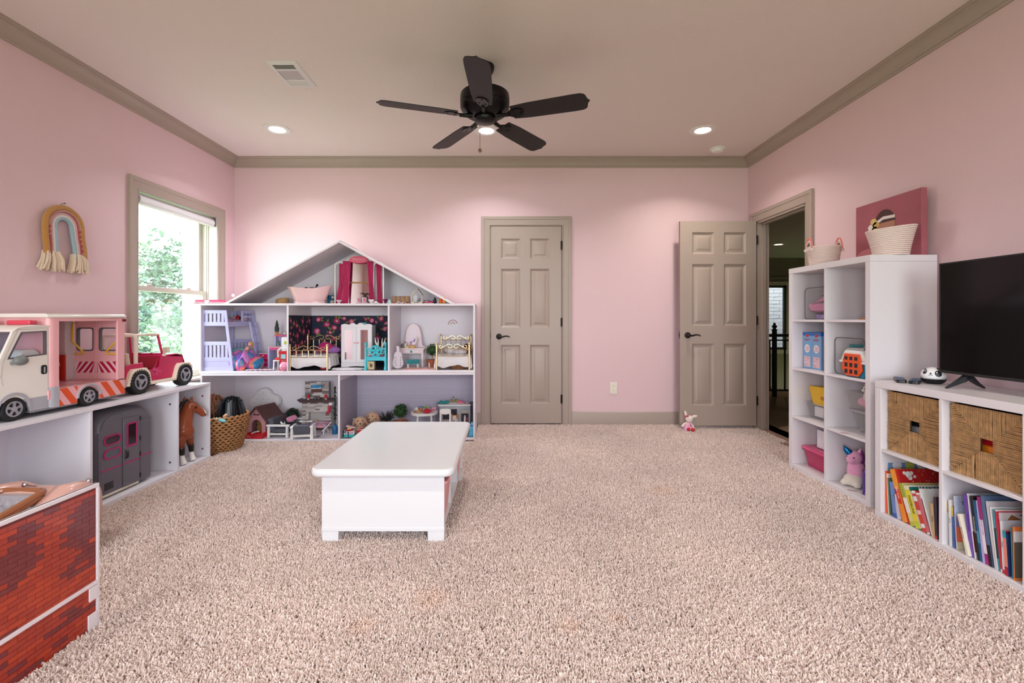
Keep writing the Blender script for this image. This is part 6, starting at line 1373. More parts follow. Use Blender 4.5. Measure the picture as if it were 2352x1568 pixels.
def toy_chair(lab, px, d, seat_m, back=True, sc=1.0, frame=m_wplastic):
    c = DT('toy_chair', lab, 'toy furniture', px, d, Z1); w = .052*sc
    for sx_ in (-1,1):
        obj('leg', B().tube([(sx_*w*.86,-.045,0),(sx_*w*.8,-.042,.085)],.0062,8), frame, c); obj('leg', B().tube([(sx_*w*.86,.045,0),(sx_*w*.82,.04,.085),(sx_*w*.95,.055,.185)],.0062,8), frame, c)
    obj('seat', B().prism(rrect(-w,-.052,w,.05,.015),'z',.083,.094), frame, c, bevel=.002); obj('cushion', B().ell((0,0,.102),(w*.98,.052,.017),18,8), seat_m, c)
    obj('back_rail', B().tube([(-w*.95,.055,.178),(-w*.5,.060,.196),(w*.5,.060,.196),(w*.95,.055,.178)],.009,8), frame, c)
    return c
m_dot = M('red_dotted_fabric',(216,50,56),.8)
c = toy_chair('white toy chair with a red dotted seat next to the pink dresser', 645, .10, m_dot)
b = B(); q = random.Random(8)
for k in range(22): a = q.uniform(0,6.3); r = q.uniform(0,.9); b.ell((.051*r*cos(a),.051*r*sin(a),.102+.0165*sqrt(1-r*r)),(.0042,.0042,.0016),8,5)
obj('dots', b, m_wplastic, c)
c2 = DT('toy_chair', 'red toy chair back turned to the room, before the white toy chair', 'toy furniture', 650, .035, Z1); 
obj('back_rail', B().box(-.040,-.006,.150,.042,.006,.178), m_red, c2, bevel=.004)
for x in (-.026,.030): obj('leg', B().box(x-.006,-.005,0,x+.006,.005,.155), m_red, c2, bevel=.002)
obj('seat', B().box(-.034,.0,.082,.038,.040,.092), m_red, c2, bevel=.003); obj('back_panel', B().box(-.022,-.001,.108,.026,.003,.150), M('aqua_pillow'), c2, ang=0)
e = DT('toy_fridge', 'white rounded toy appliance with a lime sticker behind the chairs', 'toy furniture', 652.5, .19, Z1+.10); obj('case', B().box(-.030,0,0,.03,.05,.20), m_wplastic, e, bevel=.014, seg=3); obj('sticker', B().ell((.012,-.001,.145),(.014,.003,.016),12,8), M('lime_sticker',(176,196,60),.5), e); obj('stand', B().box(-.026,.004,-.10,.026,.046,.002), m_wplastic, e, ang=0)
e = DT('toy_ball', 'glossy pink toy ball on the floor by the divider', 'toy', 652.5, .025, Z1); obj('ball', B().ell((0,0,.040),.040,22,14), M('pearl_pink',(236,150,180),.2,coat=.6), e); obj('seam', B().tube([(.0402*cos(2*pi*k/24),.0402*sin(2*pi*k/24)*.3,.04+.0385*sin(2*pi*k/24)) for k in range(24)],.0008,4,closed=True), M('desk_pink'), e)
e = DT('toy_rug', 'crumpled pale pink toy rug on the floor by the bunk bed', 'toy rug', 600, .045, Z1); b = B(); n1, n2 = 20, 8
P = [[(-.125+.25*i/n1, -.03+.075*j/n2, .004+.006*abs(sin(i*.9+j*.6))) for i in range(n1+1)] for j in range(n2+1)]; b.add([p for r in P for p in r],[(j*(n1+1)+i,j*(n1+1)+i+1,(j+1)*(n1+1)+i+1,(j+1)*(n1+1)+i) for j in range(n2) for i in range(n1)]); o = obj('cloth', b, ramp_mat('rug_pastel',[(0,(236,222,226)),(.5,(236,190,200)),(1,(206,200,222))],(14,14,8),.6,.9), e, ang=80); s_ = o.modifiers.new('thick','SOLIDIFY'); s_.thickness = .003

# ---------------------------------------------------------------- brass beds
def spiral(cx, cz, r0, r1, a0, a1, n=18): return [(cx+(r0+(r1-r0)*i/n)*cos(a0+(a1-a0)*i/n), 0, cz+(r0+(r1-r0)*i/n)*sin(a0+(a1-a0)*i/n)) for i in range(n+1)]
def scroll(b, x0, x1, z, h, y):
    """one s-scroll from x0 to x1 standing on z"""
    s = 1 if x1 > x0 else -1; w = abs(x1-x0); r = h*.5
    P = spiral(x0+s*r*.95, z+h*.5, r*.25, r*.92, (.25*pi if s > 0 else .75*pi), (.25*pi+s*1.9*pi if s > 0 else .75*pi-1.9*pi), 20)
    Q = spiral(x1-s*r*.75, z+h*.52, r*.75, r*.2, (1.2*pi if s < 0 else -.2*pi)+pi*.0, 0, 2)
    b.tube([(p[0],y,p[2]) for p in P],.0032,6)
    b.tube([(x0+s*r*1.0,y,z+.003),(x0+s*w*.45,y,z+h*.55),(x0+s*w*.72,y,z+h*.95),(x0+s*w*.92,y,z+h*.72),(x0+s*w*.97,y,z+h*.38),(x0+s*w*.84,y,z+h*.10),(x0+s*w*.70,y,z+h*.22),(x0+s*w*.72,y,z+h*.42)],.0032,6)
def brass_bed(lab, px, d, w, hf, hh, dep, pil):
    e = DT('brass_toy_bed', lab, 'toy furniture', px, d, Z1+.0015)
    for y, h_, nm in ((0,hf,'footboard'),(dep,hh,'headboard')):
        for x in (0,w):
            b = B(); b.cyl((x,y,0),(x,y,h_-.012),.0095,n=12); b.ell((x,y,h_-.004),.0125,14,9); b.lathe([(.012,h_-.022),(.012,h_-.016),(.009,h_-.014)],12,c=(x,y,0)); obj('post', b, m_gold, e)
        b = B(); zr_ = h_-.050; b.cyl((0,y,zr_),(w,y,zr_),.0036,n=8); b.cyl((0,y,h_*.52 if y == 0 else .10),(w,y,h_*.52 if y == 0 else .10),.0036,n=8)
        z_lo = h_*.52 if y == 0 else .10
        for k in range(5): x = w*(k+1)/6; b.cyl((x,y,z_lo),(x,y,zr_),.0028,n=8)
        scroll(b,.014,w*.49,zr_,.045,y); scroll(b,w-.014,w*.51,zr_,.045,y); obj(nm, b, m_gold, e)
    for x in (0,w): obj('side_bar', B().box(x-.004,.005,.075,x+.004,dep-.005,.09), m_gold, e, ang=0)
    obj('mattress', B().box(.008,.012,.085,w-.008,dep-.012,.118), m_wfab, e, bevel=.008)
    b = B(); n1, n2 = 26, 22; q = random.Random(px); P = []
    for j in range(n2+1):
        row = []
        for i in range(n1+1):
            u = i/n1; x = w*.5+(u-.5)*w*1.75; y = .016+dep*.66*j/n2; z = .128+.004*sin(i*1.3)+.003*sin(j*1.7+i*.4)
            ov = max(0, x-w+.002, -x+.002)
            if x > w-.004: z -= min(.10, (x-w+.004)*1.15); x = w+.006+ov*.16+.005*sin(j*1.1)
            elif x < .004: z -= min(.10, (.004-x)*1.15); x = -.006-ov*.16-.005*sin(j*1.1)
            row.append((x,y,z))
        P.append(row)
    # valance over the foot end
    P.insert(0,[(p[0],-.006+.016*0+.006*sin(i*1.1)*.3+.016*.6,p[2]-.095*(1 if 0 < i < n1 else .9)+.012*sin(i*.55)) for i,p in enumerate(P[0])])
    P[0] = [(min(max(p[0],.010),w-.010) if .0 < p[0] < w else p[0], p[1], max(p[2],.012)) for p in P[0]]
    b.add([p for r in P for p in r],[(j*(n1+1)+i,j*(n1+1)+i+1,(j+1)*(n1+1)+i+1,(j+1)*(n1+1)+i) for j in range(len(P)-1) for i in range(n1)]); o = obj('quilt', b, m_wfab, e, ang=80); s_ = o.modifiers.new('thick','SOLIDIFY'); s_.thickness = .005; s_.offset = 1
    for nm, m, c, r, ro in pil: obj(nm, B().ell(c,r,16,9,rot=ro), m, e)
    return e
w1_ = .333
brass_bed('brass toy bed with magenta and purple pillows in the dark floral room', 666, .022, w1_, .232, .315, .40, [('pillow',M('magenta_pillow',(196,30,110),.8,sheen=.3),(.205,.32,.185),(.075,.035,.06),(.35,.0,.1)),('pillow',M('purple_pillow',(176,120,196),.8,nz=(60,.15)),(.275,.33,.165),(.075,.04,.035),(.3,.0,-.1)),('throw',m_wfab,(.30,.20,.125),(.06,.12,.018),None)])
bb_ = brass_bed('brass toy bed with rumpled white quilt in the pale right room', 1003, .024, .298, .245, .310, .36, [('pillow',m_wfab,(.12,.27,.165),(.08,.05,.035),(.3,0,0)),('pillow',m_wfab,(.20,.22,.15),(.07,.06,.03),None)])
plush('plush_monkey','brown plush monkey with tan ears on the right room brass bed','stuffed animal',Dw(1073,.25,Z1+.135),DA,[('head',M('monkey_brown',(84,50,38),.95,sheen=.3,bump=(200,.4)),B().ell((0,0,.058),(.040,.036,.040)).ell((0,.01,.015),(.034,.03,.03)),.005),('muzzle',m_puph,B().ell((0,-.030,.045),(.020,.014,.015)),0),('ear',m_puph,B().ell((-.044,0,.056),(.015,.008,.017)),0),('ear',m_puph,B().ell((.044,0,.056),(.015,.008,.017)),0),('eye',m_eye,B().ell((-.012,-.033,.066),.004,8,6).ell((.012,-.033,.066),.004,8,6),0)])
e = DT('toy_basket', 'brown oval toy basket under the right room brass bed', 'toy', 1052, .12, Z1+.0015); b = B()
for i in range(6): b.tube([((.062+.014*i/5)*cos(2*pi*k/30),(.04+.01*i/5)*sin(2*pi*k/30),.005+i*.0085) for k in range(30)],.0052,6,closed=True)
obj('woven_wall', b, M('basket_brown',(140,92,56),.8,nz=(80,.3)), e); obj('base', B().lathe([(0,.002),(.06,.002),(.06,.008),(0,.008)],20,sy=.66), M('basket_brown'), e)
# ---------------------------------------------------------------- wardrobe, turquoise chair and friends
wd = DT('toy_wardrobe', 'white toy wardrobe with two mirror doors in the dark floral room', 'toy furniture', 783, .17, Z1+.0015); ww, hw_, dw = .289, .432, .14
m_ww = M('wardrobe_white',(238,232,236),.35)
b = B(); top = []; n = 4
for k in range(n):
    x0 = ww*k/n; hh = .018 if k in (1,2) else .010; top += [(x0+ww/n*t/6, hw_-.02+hh*sin(pi*t/6)) for t in range(6)]
top.append((ww,hw_-.02)); b.prism([(ww,.0),(0,.0)]+top if False else [(0,.05)]+top+[(ww,.05)],'y',.006,.014); obj('crest_front', b, m_ww, wd, bevel=.002)
obj('case', B().box(0,.012,.045,ww,dw,hw_-.025), m_ww, wd, bevel=.003); obj('base', B().prism([(0,0),(.05,0),(.075,.018),(ww/2,.022),(ww-.075,.018),(ww-.05,0),(ww,0),(ww,.05),(0,.05)],'y',.004,.014).box(0,.014,0,.01,dw,.05).box(ww-.01,.014,0,ww,dw,.05), m_ww, wd, bevel=.002)
for k in (0,1):
    x0 = .004+k*(ww/2-.002); x1 = x0+ww/2-.006; d_ = obj('door', B().box(x0,.0,.056,x1,.008,hw_-.040), m_ww, wd, bevel=.002)
    xm0, xm1 = (x0+.032,x0+.100) if k == 0 else (x0+.036,x1-.034); obj('mirror', B().box(xm0,-.0008,.085,xm1,.001,hw_-.068), m_mirror, d_, ang=0)
    kx = x1-.012 if k == 0 else x0+.012; obj('bow_knob', B().tube([(kx+.009*cos(2*pi*i/14),-.006,.242+.0055*sin(2*pi*i/14)) for i in range(14)],.0028,6,closed=True), m_pinkp, d_)
e = DT('toy_box_teal', 'teal toy case lying on top of the white wardrobe', 'toy', 834, .25, Z1+hw_-.022); obj('case', B().box(-.035,-.03,0,.035,.03,.024), M('case_teal',(110,190,200),.4), e, bevel=.004); obj('clasp', B().box(-.008,-.032,.008,.008,-.029,.018), m_gold, e, ang=0)
tq = DT('turquoise_chair', 'turquoise toy chair with an anchor wheel back in the floral room', 'toy furniture', 863, .045, Z1+.0015); tw = .090
for sx_ in (-1,1):
    obj('post', B().lathe([(.0,0),(.016,0),(.015,.02),(.011,.03),(.0125,.11),(.010,.12),(.010,.19),(.008,.225),(.012,.232),(.0125,.245),(.006,.256),(0,.258)],14,c=(sx_*tw,0,0)), m_teal, tq); obj('leg', B().cyl((sx_*tw*.95,.10,0),(sx_*tw*.95,.10,.12),.010,n=12), m_teal, tq)
obj('apron', B().box(-tw,-.006,.085,tw,.006,.122), m_teal, tq, bevel=.003); obj('seat', B().box(-tw+.004,.004,.110,tw-.004,.105,.122), m_teal, tq, bevel=.003); obj('seat_cushion', B().ell((0,.055,.126),(tw*.9,.05,.012),16,7), M('magenta_pillow'), tq)
b = B(); b.tube([(.048*cos(t),0,.172+.048*sin(t)) for t in [2*pi*k/24 for k in range(24)]],.0075,8,closed=True)
for k in range(5): a = 2*pi*k/5+pi/2; b.ell((.026*cos(a),-.002,.172+.026*sin(a)),(.024,.008,.012),10,7,rot=(0,-a,0))
b.box(-tw,-.004,.188,-.045,.004,.200); b.box(.045,-.004,.188,tw,.004,.200)
for s in (-1,1):
    b.tube([(s*.052,0,.165),(s*.066,0,.180),(s*.076,0,.168),(s*.070,0,.150),(s*.058,0,.150)],.005,6)
obj('wheel_back', b, m_teal, tq)
e = DT('toy_antlers', 'white toy antlers resting behind the turquoise chair back', 'toy', 871, .14, Z1+.125); m_an = M('antler_white',(232,224,216),.4); b = B()
for s, dx in ((-1,-.012),(1,.030)):
    b.tube([(dx*.6,0,.0),(dx,0,.09),(dx+s*.02,0,.125),(dx+s*.028,0,.17)],[.010,.011,.008,.002],8); b.tube([(dx,0,.095),(dx-s*.004,0,.13),(dx-s*.001,0,.165)],[.009,.006,.002],8)
obj('antler', b, m_an, e); obj('base', B().ell((.0,0,.012),(.035,.02,.014)), m_an, e)
e = DT('toy_crate', 'small beige toy box with a cow print under the turquoise chair', 'toy', 852, .075, Z1+.0015); obj('carton', B().box(-.030,0,0,.030,.05,.075), M('beige_card',(222,198,150),.7), e, bevel=.002); obj('cow_print', B().disc((.002,-.0006,.038),.014,'y',10,ry=.018).disc((-.008,-.0007,.052),.006,'y',8), M('cow_print',(110,84,70),.7), e, ang=0)
e = DT('fluffy_toy_rug', 'white scalloped fluffy rug before the toy wardrobe', 'toy rug', 800, .085, Z1+.0015); b = B(); b.loft([[((.145+.006*cos(11*t))*cos(t)*s,(.050+.004*cos(11*t))*sin(t)*s,z) for t in [2*pi*k/66 for k in range(66)]] for s,z in ((1,0),(1.02,.008),(.96,.016),(.3,.018))]); obj('fluff', b, m_wfab, e, ang=80)
e = DT('toy_block', 'small red toy case under the first brass bed', 'toy', 742, .10, Z1+.0015); obj('case', B().box(-.022,0,0,.022,.04,.030), m_red, e, bevel=.003); obj('handle', B().tube([(-.01,-.002,.03),(-.006,-.002,.037),(.006,-.002,.037),(.01,-.002,.03)],.002,6), m_black, e)
# ---------------------------------------------------------------- right room
vt = DT('toy_vanity', 'pale pink toy vanity with an arched back in the right room', 'toy furniture', 945, .30, Z1); m_v = M('vanity_blush',(240,218,222),.4); vw = .118
for sx_ in (-1,1):
    for y in (0,.10): obj('leg', B().box(sx_*(vw-.012)-.011,y-.008,0,sx_*(vw-.012)+.011,y+.010,.150), m_v, vt, bevel=.003)
obj('table_top', B().box(-vw-.012,-.018,.172,vw+.012,.125,.186), m_v, vt, bevel=.003); obj('apron', B().box(-vw,-.008,.132,vw,.006,.174), m_v, vt, bevel=.002); dr_ = obj('drawer', B().box(-.078,-.012,.136,.078,-.004,.168), m_v, vt, bevel=.002); obj('heart_pull', B().ell((.0,-.016,.152),(.012,.005,.012),12,8), M('pull_teal',(90,150,160),.3), dr_)
b = B(); b.prism([(-.088,.186)]+[(-.088+.012*k/4,.186+.12*k/4) for k in range(1,5)]+arc(0,.320,.072,pi*.97,pi*.03,14,r2=.100)+[(.088-.012*k/4,.186+.12*k/4) for k in range(4,0,-1)]+[(.095,.20),(.12,.19),(.125,.05),(.12,.0),(.105,0),(.105,.186)],'y',.112,.122); obj('arched_back', b, m_v, vt, bevel=.002)
obj('mirror', B().prism([(-.045,.20),(.045,.20)]+arc(0,.30,.045,0,pi,10,r2=.075),'y',.1095,.1125), M('vanity_mirror',(236,220,228),.35), vt, ang=0)
un = DT('unicorn_toy', 'tiny pastel unicorn figure on the blush toy vanity', 'toy', 950, .33, Z1+.186)
obj('body', B().ell((0,0,.040),(.022,.014,.018)).tube([(.014,0,.045),(.026,0,.075)],[.012,.010],8).ell((.030,-.004,.082),(.014,.009,.010)).tube([(-.014,0,.03),(-.014,0,0)],.006,8).tube([(.010,0,.03),(.012,0,0)],.006,8), m_wplastic, un, remesh=.003, smooth=2)
obj('mane', B().ell((.014,.0,.068),(.012,.010,.022)).ell((-.026,0,.045),(.010,.008,.022)), M('mane_lilac',(190,140,210),.5), un); obj('horn', B().tube([(.032,0,.09),(.036,0,.116)],[.004,.0008],8), m_gold, un); obj('garland', B().ell((-.026,-.014,.022),(.012,.008,.016)).ell((-.008,-.016,.014),(.012,.007,.012)), M('garland_gold',(226,170,90),.5), un)
for px, d, hh, r, c, lab in ((923,.33,.038,.010,(110,96,96),'dark toy nail polish bottle on the vanity corner'),(927.5,.34,.044,.008,(160,140,140),'grey toy lotion bottle beside the dark one'),(931,.35,.062,.011,(240,226,206),'cream toy bottle with a red cap on the vanity')):
    e = DT('toy_bottle', lab, 'toy', px, d, Z1+.186, group='toy bottles on the vanity'); obj('bottle', B().lathe([(0,0),(r,0),(r,hh*.6),(r*.45,hh*.72),(r*.45,hh*.78),(0,hh*.78)],14), M('bottle_%d' % c[0], c, .35), e); obj('cap', B().lathe([(0,hh*.76),(r*.55,hh*.76),(r*.5,hh),(0,hh)],12), m_red if r == .011 else m_darkbronze, e)
e = DT('toy_cake', 'tan toy cake on the vanity front edge', 'toy', 947, .285, Z1+.186); obj('cake', B().lathe([(0,0),(.030,0),(.032,.012),(.026,.022),(0,.024)],18), M('cake_tan',(226,180,120),.6), e); obj('icing', B().lathe([(0,.024),(.027,.0225),(.022,.027),(0,.028)],18), M('icing_pink',(236,150,160),.5), e)
e = DT('toy_soap', 'pale yellow toy soap bar left of the tan cake', 'toy', 935, .285, Z1+.186); obj('bar', B().box(-.018,-.012,0,.018,.012,.016), M('soap_yellow',(236,220,140),.5), e, bevel=.005); obj('stamp', B().box(-.010,-.006,.015,.010,.006,.0165), m_cream, e, ang=0)
sl = DT('toy_stool', 'toy stool with a fuzzy teal seat before the vanity', 'toy furniture', 949, .19, Z1)
for sx_ in (-1,1):
    for y in (-.025,.025): obj('leg', B().tube([(sx_*.046,y,0),(sx_*.044,y,.045)],.0075,8), m_wplastic, sl)
obj('fuzzy_seat', B().box(-.062,-.038,.042,.062,.038,.085), M('teal_fur',(40,142,152),.95,sheen=.5,bump=(220,.7)), sl, bevel=.014, seg=3)
gc = DT('guitar_case', 'pale sparkly toy guitar case leaning by the right room divider', 'toy', 914, .14, Z1, .35); m_gc = M('sparkle_lilac',(226,212,222),.25,nz=(200,.15)); P = arc(0,.055,.052,-pi*.5,0,6)+[(.046,.085)]+arc(0,.125,.040,-.4,pi*.42,6)+[(.013,.168),(.013,.215),(-.013,.215),(-.013,.168)]+arc(0,.125,.040,pi*.58,pi+.4,6)+[(-.046,.085)]+arc(0,.055,.052,pi,pi*1.5,6)
obj('case', B().prism(P,'y',0,.045), m_gc, gc, bevel=.006); b = B(); [b.ell((-.022+.044*(k%2),-.002,.035+.024*(k//2)),(.008,.004,.008),10,7) for k in range(8)]; obj('sequin_studs', b, m_chrome, gc)
def topiary(lab, px, d, z, ball, stem, pot, m_leaf, seed, size=.0075, group='toy topiary balls'):
    e = DT('toy_topiary', lab, 'toy plant', px, d, z, group=group); b = B(); q = random.Random(seed); zc = pot+stem+ball*.9
    for k in range(420):
        u, v = q.uniform(-1,1), q.uniform(0,6.3); n = Vector((sqrt(1-u*u)*cos(v),sqrt(1-u*u)*sin(v),u)); p = n*ball*q.uniform(.78,1.05)+Vector((0,0,zc)); R_ = Euler((q.uniform(-1,1),q.uniform(-1,1),q.uniform(0,6))).to_matrix(); s = size*q.uniform(.7,1.3)
        b.add([p+R_@Vector(t) for t in ((-s,0,0),(0,-s*.6,.001),(s,0,0),(0,s*.6,.001))],[(0,1,2,3)])
    b.ell((0,0,zc),ball*.74,14,10); obj('foliage', b, m_leaf, e, ang=0)
    if stem > 0: obj('stem', B().cyl((0,0,pot*.8),(0,0,pot+stem+.01),.0045,n=8), m_wood, e)
    if pot: obj('pot', B().lathe([(0,0),(pot*.55,0),(pot*.78,pot*.85),(pot*.82,pot*.85),(pot*.82,pot),(pot*.72,pot),(pot*.68,pot*.8),(0,pot*.78)],18), m_terra, e)
    return e
topiary('green toy topiary ball in a square clay pot beside the right room bed', 993, .26, Z1, .056, .045, .075, m_green, 1)
e = DT('pink_fur_rug', 'pink fuzzy toy rug on the right room floor', 'toy rug', 966, .10, Z1); b = B(); q = random.Random(6)
for k in range(900): x, y = q.uniform(-.145,.145), q.uniform(-.055,.07); b.tube([(x,y,.003),(x+q.uniform(-.008,.008),y+q.uniform(-.008,.008),.011)],[.0028,.001],3)
o = obj('fur', b, M('fur_pink',(236,186,182),.95,sheen=.4), e, ang=0); o['kind'] = 'stuff'; obj('backing', B().box(-.148,-.058,0,.148,.073,.004), m_blush, e, ang=0)
e = DT('rainbow_sticker', 'small pastel rainbow sticker on the dollhouse wall above the bed', 'sticker', 1040, DD-.0085, zpx(1040,DD-.01,745))
for k, (r, c) in enumerate(((.050,(176,120,140)),(.040,(236,220,222)),(.030,(226,180,170)),(.021,(150,190,170)))): b = B(); b.loft([[((r-.008)*cos(t),0,(r-.008)*sin(t)),(r*cos(t),0,r*sin(t)),(r*cos(t),-.0012,r*sin(t)),((r-.008)*cos(t),-.0012,(r-.008)*sin(t))] for t in [pi*j/16 for j in range(17)]]); obj('band', b, M('sticker_band_%d' % k, c, .5), e, ang=30)
obj('cloud', B().prism([(.04+.014*cos(t),.0+.008*sin(t)) for t in [2*pi*j/14 for j in range(14)]],'y',-.0020,-.001), m_wplastic, e, ang=0)
plush('toy_puppet','tiny white toy figure beside the right room clay pot','toy',Dw(986,.22,Z1),DA,[('body',m_wplastic,B().ell((0,0,.018),(.010,.009,.018)).ell((0,0,.045),.011,10,7),.003),('spots',m_hot,B().ell((0,-.009,.02),(.004,.002,.004),8,5).ell((.005,-.009,.048),(.003,.002,.003),8,5),0)])

# ---------------------------------------------------------------- attic
tbx = DT('toy_bathtub', 'pale pink toy freestanding bathtub in the attic', 'toy furniture', 704, .085, Z2); m_tub = M('tub_pink',(240,198,200),.3,coat=.3); hw2 = .205
def tr_(s, zf, zo=0): 
    R = []
    for k in range(36):
        t = 2*pi*k/36; cx_, sy_ = cos(t), sin(t); x = hw2*s*cx_*(1 if cx_ < 0 else 1.02); rim = .138+.018*max(0,-cx_)+.034*max(0,cx_)**2.2; R.append((x, .075*(.55+.45*s)*sy_+.075, rim*zf+zo))
    return R
b = B(); b.loft([tr_(.67,.10,.012),tr_(.72,.2,.01),tr_(.80,.45,.004),tr_(.90,.78),tr_(1.0,1.0),tr_(1.01,1.03),tr_(.965,1.02),tr_(.87,.75),tr_(.70,.22,.01)]); obj('tub', b, m_tub, tbx, ang=50); obj('plinth', B().loft([[(hw2*s*cos(2*pi*k/36),.05*sin(2*pi*k/36)+.075,z) for k in range(36)] for s,z in ((.71,0),(.71,.022),(.68,.028))]), m_tub, tbx)
b = B(); b.tube([(.03,.14,.12),(.035,.14,.168),(.05,.12,.176)],[.006,.006,.009],8); b.ell((.052,.118,.178),(.010,.010,.012))
for x in (-.06,-.015,.01): b.cyl((x,.142,.13),(x,.142,.156),.004,n=8); b.box(x-.013,.138,.153,x+.013,.146,.160)
obj('faucet', b, m_darkbronze, tbx)
e = DT('toy_wicker_seat', 'tan toy tub chair behind the pink bathtub', 'toy furniture', 648, .36, Z2); b = B(); b.lathe([(0,0),(.055,0),(.058,.03),(0,.034)],22); b.loft([[(.058*cos(t),.058*sin(t),.03),(.060*cos(t),.060*sin(t),.03+.03*max(0,sin(t)*.8+.2)+.012),(.052*cos(t),.052*sin(t),.03+.03*max(0,sin(t)*.8+.2)+.012),(.050*cos(t),.050*sin(t),.03)] for t in [2*pi*k/24 for k in range(25)]],(False,False)); obj('woven_body', b, M('rattan',(206,160,106),.7,nz=(60,.15)), e); obj('seat_pad', B().ell((0,-.005,.036),(.045,.04,.012)), m_cream, e)
e = DT('toy_aquarium', 'teal toy photo box stacked beside the pink bathtub', 'toy', 760.5, .24, Z2); obj('case', B().box(-.036,0,0,.036,.05,.044).box(-.036,.002,.046,.036,.05,.086), M('box_teal',(10,96,130),.35), e, bevel=.004); obj('picture', B().disc((.010,-.0008,.020),.018,'y',12).disc((.014,.0012,.066),.014,'y',6), M('picture_tan',(200,170,140),.6,nz=(90,.4)), e, ang=0)
vn = DT('toy_fitting_room', 'white three panel toy mirror stand draped with hot pink curtains in the attic', 'toy furniture', 825, .20, Z2); m_cur = M('hot_pink_satin',(210,16,104),.35,sheen=.3)
hv = .465
for s in (-1,1):
    cxp = s*.181; P = arc(cxp,.355,.050,0,pi,12); Q = [(cxp-.050,0),(cxp-.050,.355)]
    b = B(); outer = [(cxp+.052,0)]+arc(cxp,.352,.052,0,pi,12)+[(cxp-.052,0)]; inner = [(cxp+.040,0)]+arc(cxp,.352,.040,0,pi,12)+[(cxp-.040,0)]
    b.loft([[(o[0],0,o[1]),(o[0],.014,o[1]),(i[0],.014,i[1]),(i[0],0,i[1])] for o,i in zip(outer,inner)]); obj('side_frame', b, m_wplastic, vn, bevel=.001)
    obj('side_back', B().prism(inner,'y',.034,.036), M('soft_grey',(196,184,190),.6), vn, ang=0)
b = B(); b.box(-.135,.0,0,-.105,.02,.40); b.box(.105,0,0,.135,.02,.40); b.prism([(-.145,.38),(-.10,.405),(-.06,.440),(.06,.440),(.10,.405),(.145,.38),(.145,.40),(.06,.462),(-.06,.462),(-.145,.40)],'y',0,.02); obj('centre_frame', b, m_wplastic, vn, bevel=.002)
obj('centre_mirror', B().box(-.112,.021,.0,.112,.024,.44), m_mirror, vn, ang=0)
sg = B(); sg.prism([(-.085,.40),(-.045,.388),(0,.384),(.045,.388),(.085,.40),(.088,.425),(.06,.448),(0,.456),(-.06,.448),(-.088,.425)],'y',-.026,-.006); obj('valance_sign', sg, M('sign_rose',(222,92,120),.4), vn, bevel=.004); text('sign_lettering', 'Fitting Room', .022, (0,-.0268,.424), (pi/2,0,0), M('sign_pale',(240,180,190),.4), vn, ext=.0004)
obj('rail', B().cyl((-.11,.012,.205),(.11,.012,.205),.006,n=10), M('rail_gold',(190,150,90),.3,metal=.7), vn)
def curtain(x0t, x1t, x0m, x1m, x0b, x1b, zt_, y0=-.016, zm=.20):
    b = B(); n1, n2 = 22, 14; P = []
    for j in range(n2+1):
        z = zt_*(1-j/n2); t = z
        if z > zm: k = (z-zm)/(zt_-zm); a0, a1 = x0m+(x0t-x0m)*k, x1m+(x1t-x1m)*k
        else: k = z/zm; a0, a1 = x0b+(x0m-x0b)*k, x1b+(x1m-x1b)*k
        P.append([(a0+(a1-a0)*i/n1, y0+.006*sin(i*1.5+j*.1), z+.001) for i in range(n1+1)])
    b.add([p for r in P for p in r],[(j*(n1+1)+i,j*(n1+1)+i+1,(j+1)*(n1+1)+i+1,(j+1)*(n1+1)+i) for j in range(n2) for i in range(n1)])
    o = obj('curtain', b, m_cur, vn, ang=80); s_ = o.modifiers.new('thick','SOLIDIFY'); s_.thickness = .003
curtain(-.150,-.078,-.138,-.085,-.175,-.098,.405); curtain(.078,.135,.090,.132,.098,.150,.405); curtain(-.190,-.145,-.192,-.150,-.228,-.150,.38,.006,.18); curtain(.158,.205,.165,.205,.165,.215,.385,.006,.18)
e = DT('toy_plant', 'dark spiky toy plant in a black urn before the attic mirror', 'toy plant', 839, .10, Z2); b = B(); q = random.Random(9)
for k in range(26): a = q.uniform(0,6.3); l = q.uniform(.03,.055); b.tube([(0,0,.062),(l*.5*cos(a),l*.5*sin(a),.062+l*.75),(l*cos(a),l*sin(a),.062+l*.62)],[.003,.003,.0006],5)
obj('leaves', b, M('plant_dark',(70,56,50),.5), e); obj('urn', B().lathe([(0,0),(.016,0),(.012,.01),(.022,.035),(.026,.055),(.022,.066),(0,.064)],18), M('urn_black',(34,30,42),.35), e)
for k, (px, d) in enumerate(((824.5,.055),(837,.05))):
    e = DT('toy_pail', ('left','right')[k]+' of two small grey toy cups with pink drawings', 'toy', px, d, Z2+.006, group='grey toy cups'); obj('cup', B().lathe([(0,0),(.020,0),(.025,.048),(.023,.049),(.018,.004),(0,.004)],18), M('cup_grey',(196,186,190),.5), e); obj('drawing', B().disc((.004,-.0245,.026),.011,'y',8,ry=.016), M('cup_pink',(220,90,120),.5), e, ang=0); obj('foot', B().lathe([(0,-.006),(.022,-.006),(.021,.001),(0,.001)],18), m_wplastic, e)
e = DT('toy_bowl', 'white footed toy bowl at the right of the attic mirror', 'toy', 853, .06, Z2); obj('bowl', B().lathe([(0,0),(.016,0),(.010,.008),(.020,.014),(.030,.034),(.028,.035),(.016,.018),(0,.016)],20), m_wplastic, e); obj('rim', B().lathe([(.031,.033),(.031,.037),(.027,.037)],20,cap=(False,False)), m_wplastic, e)
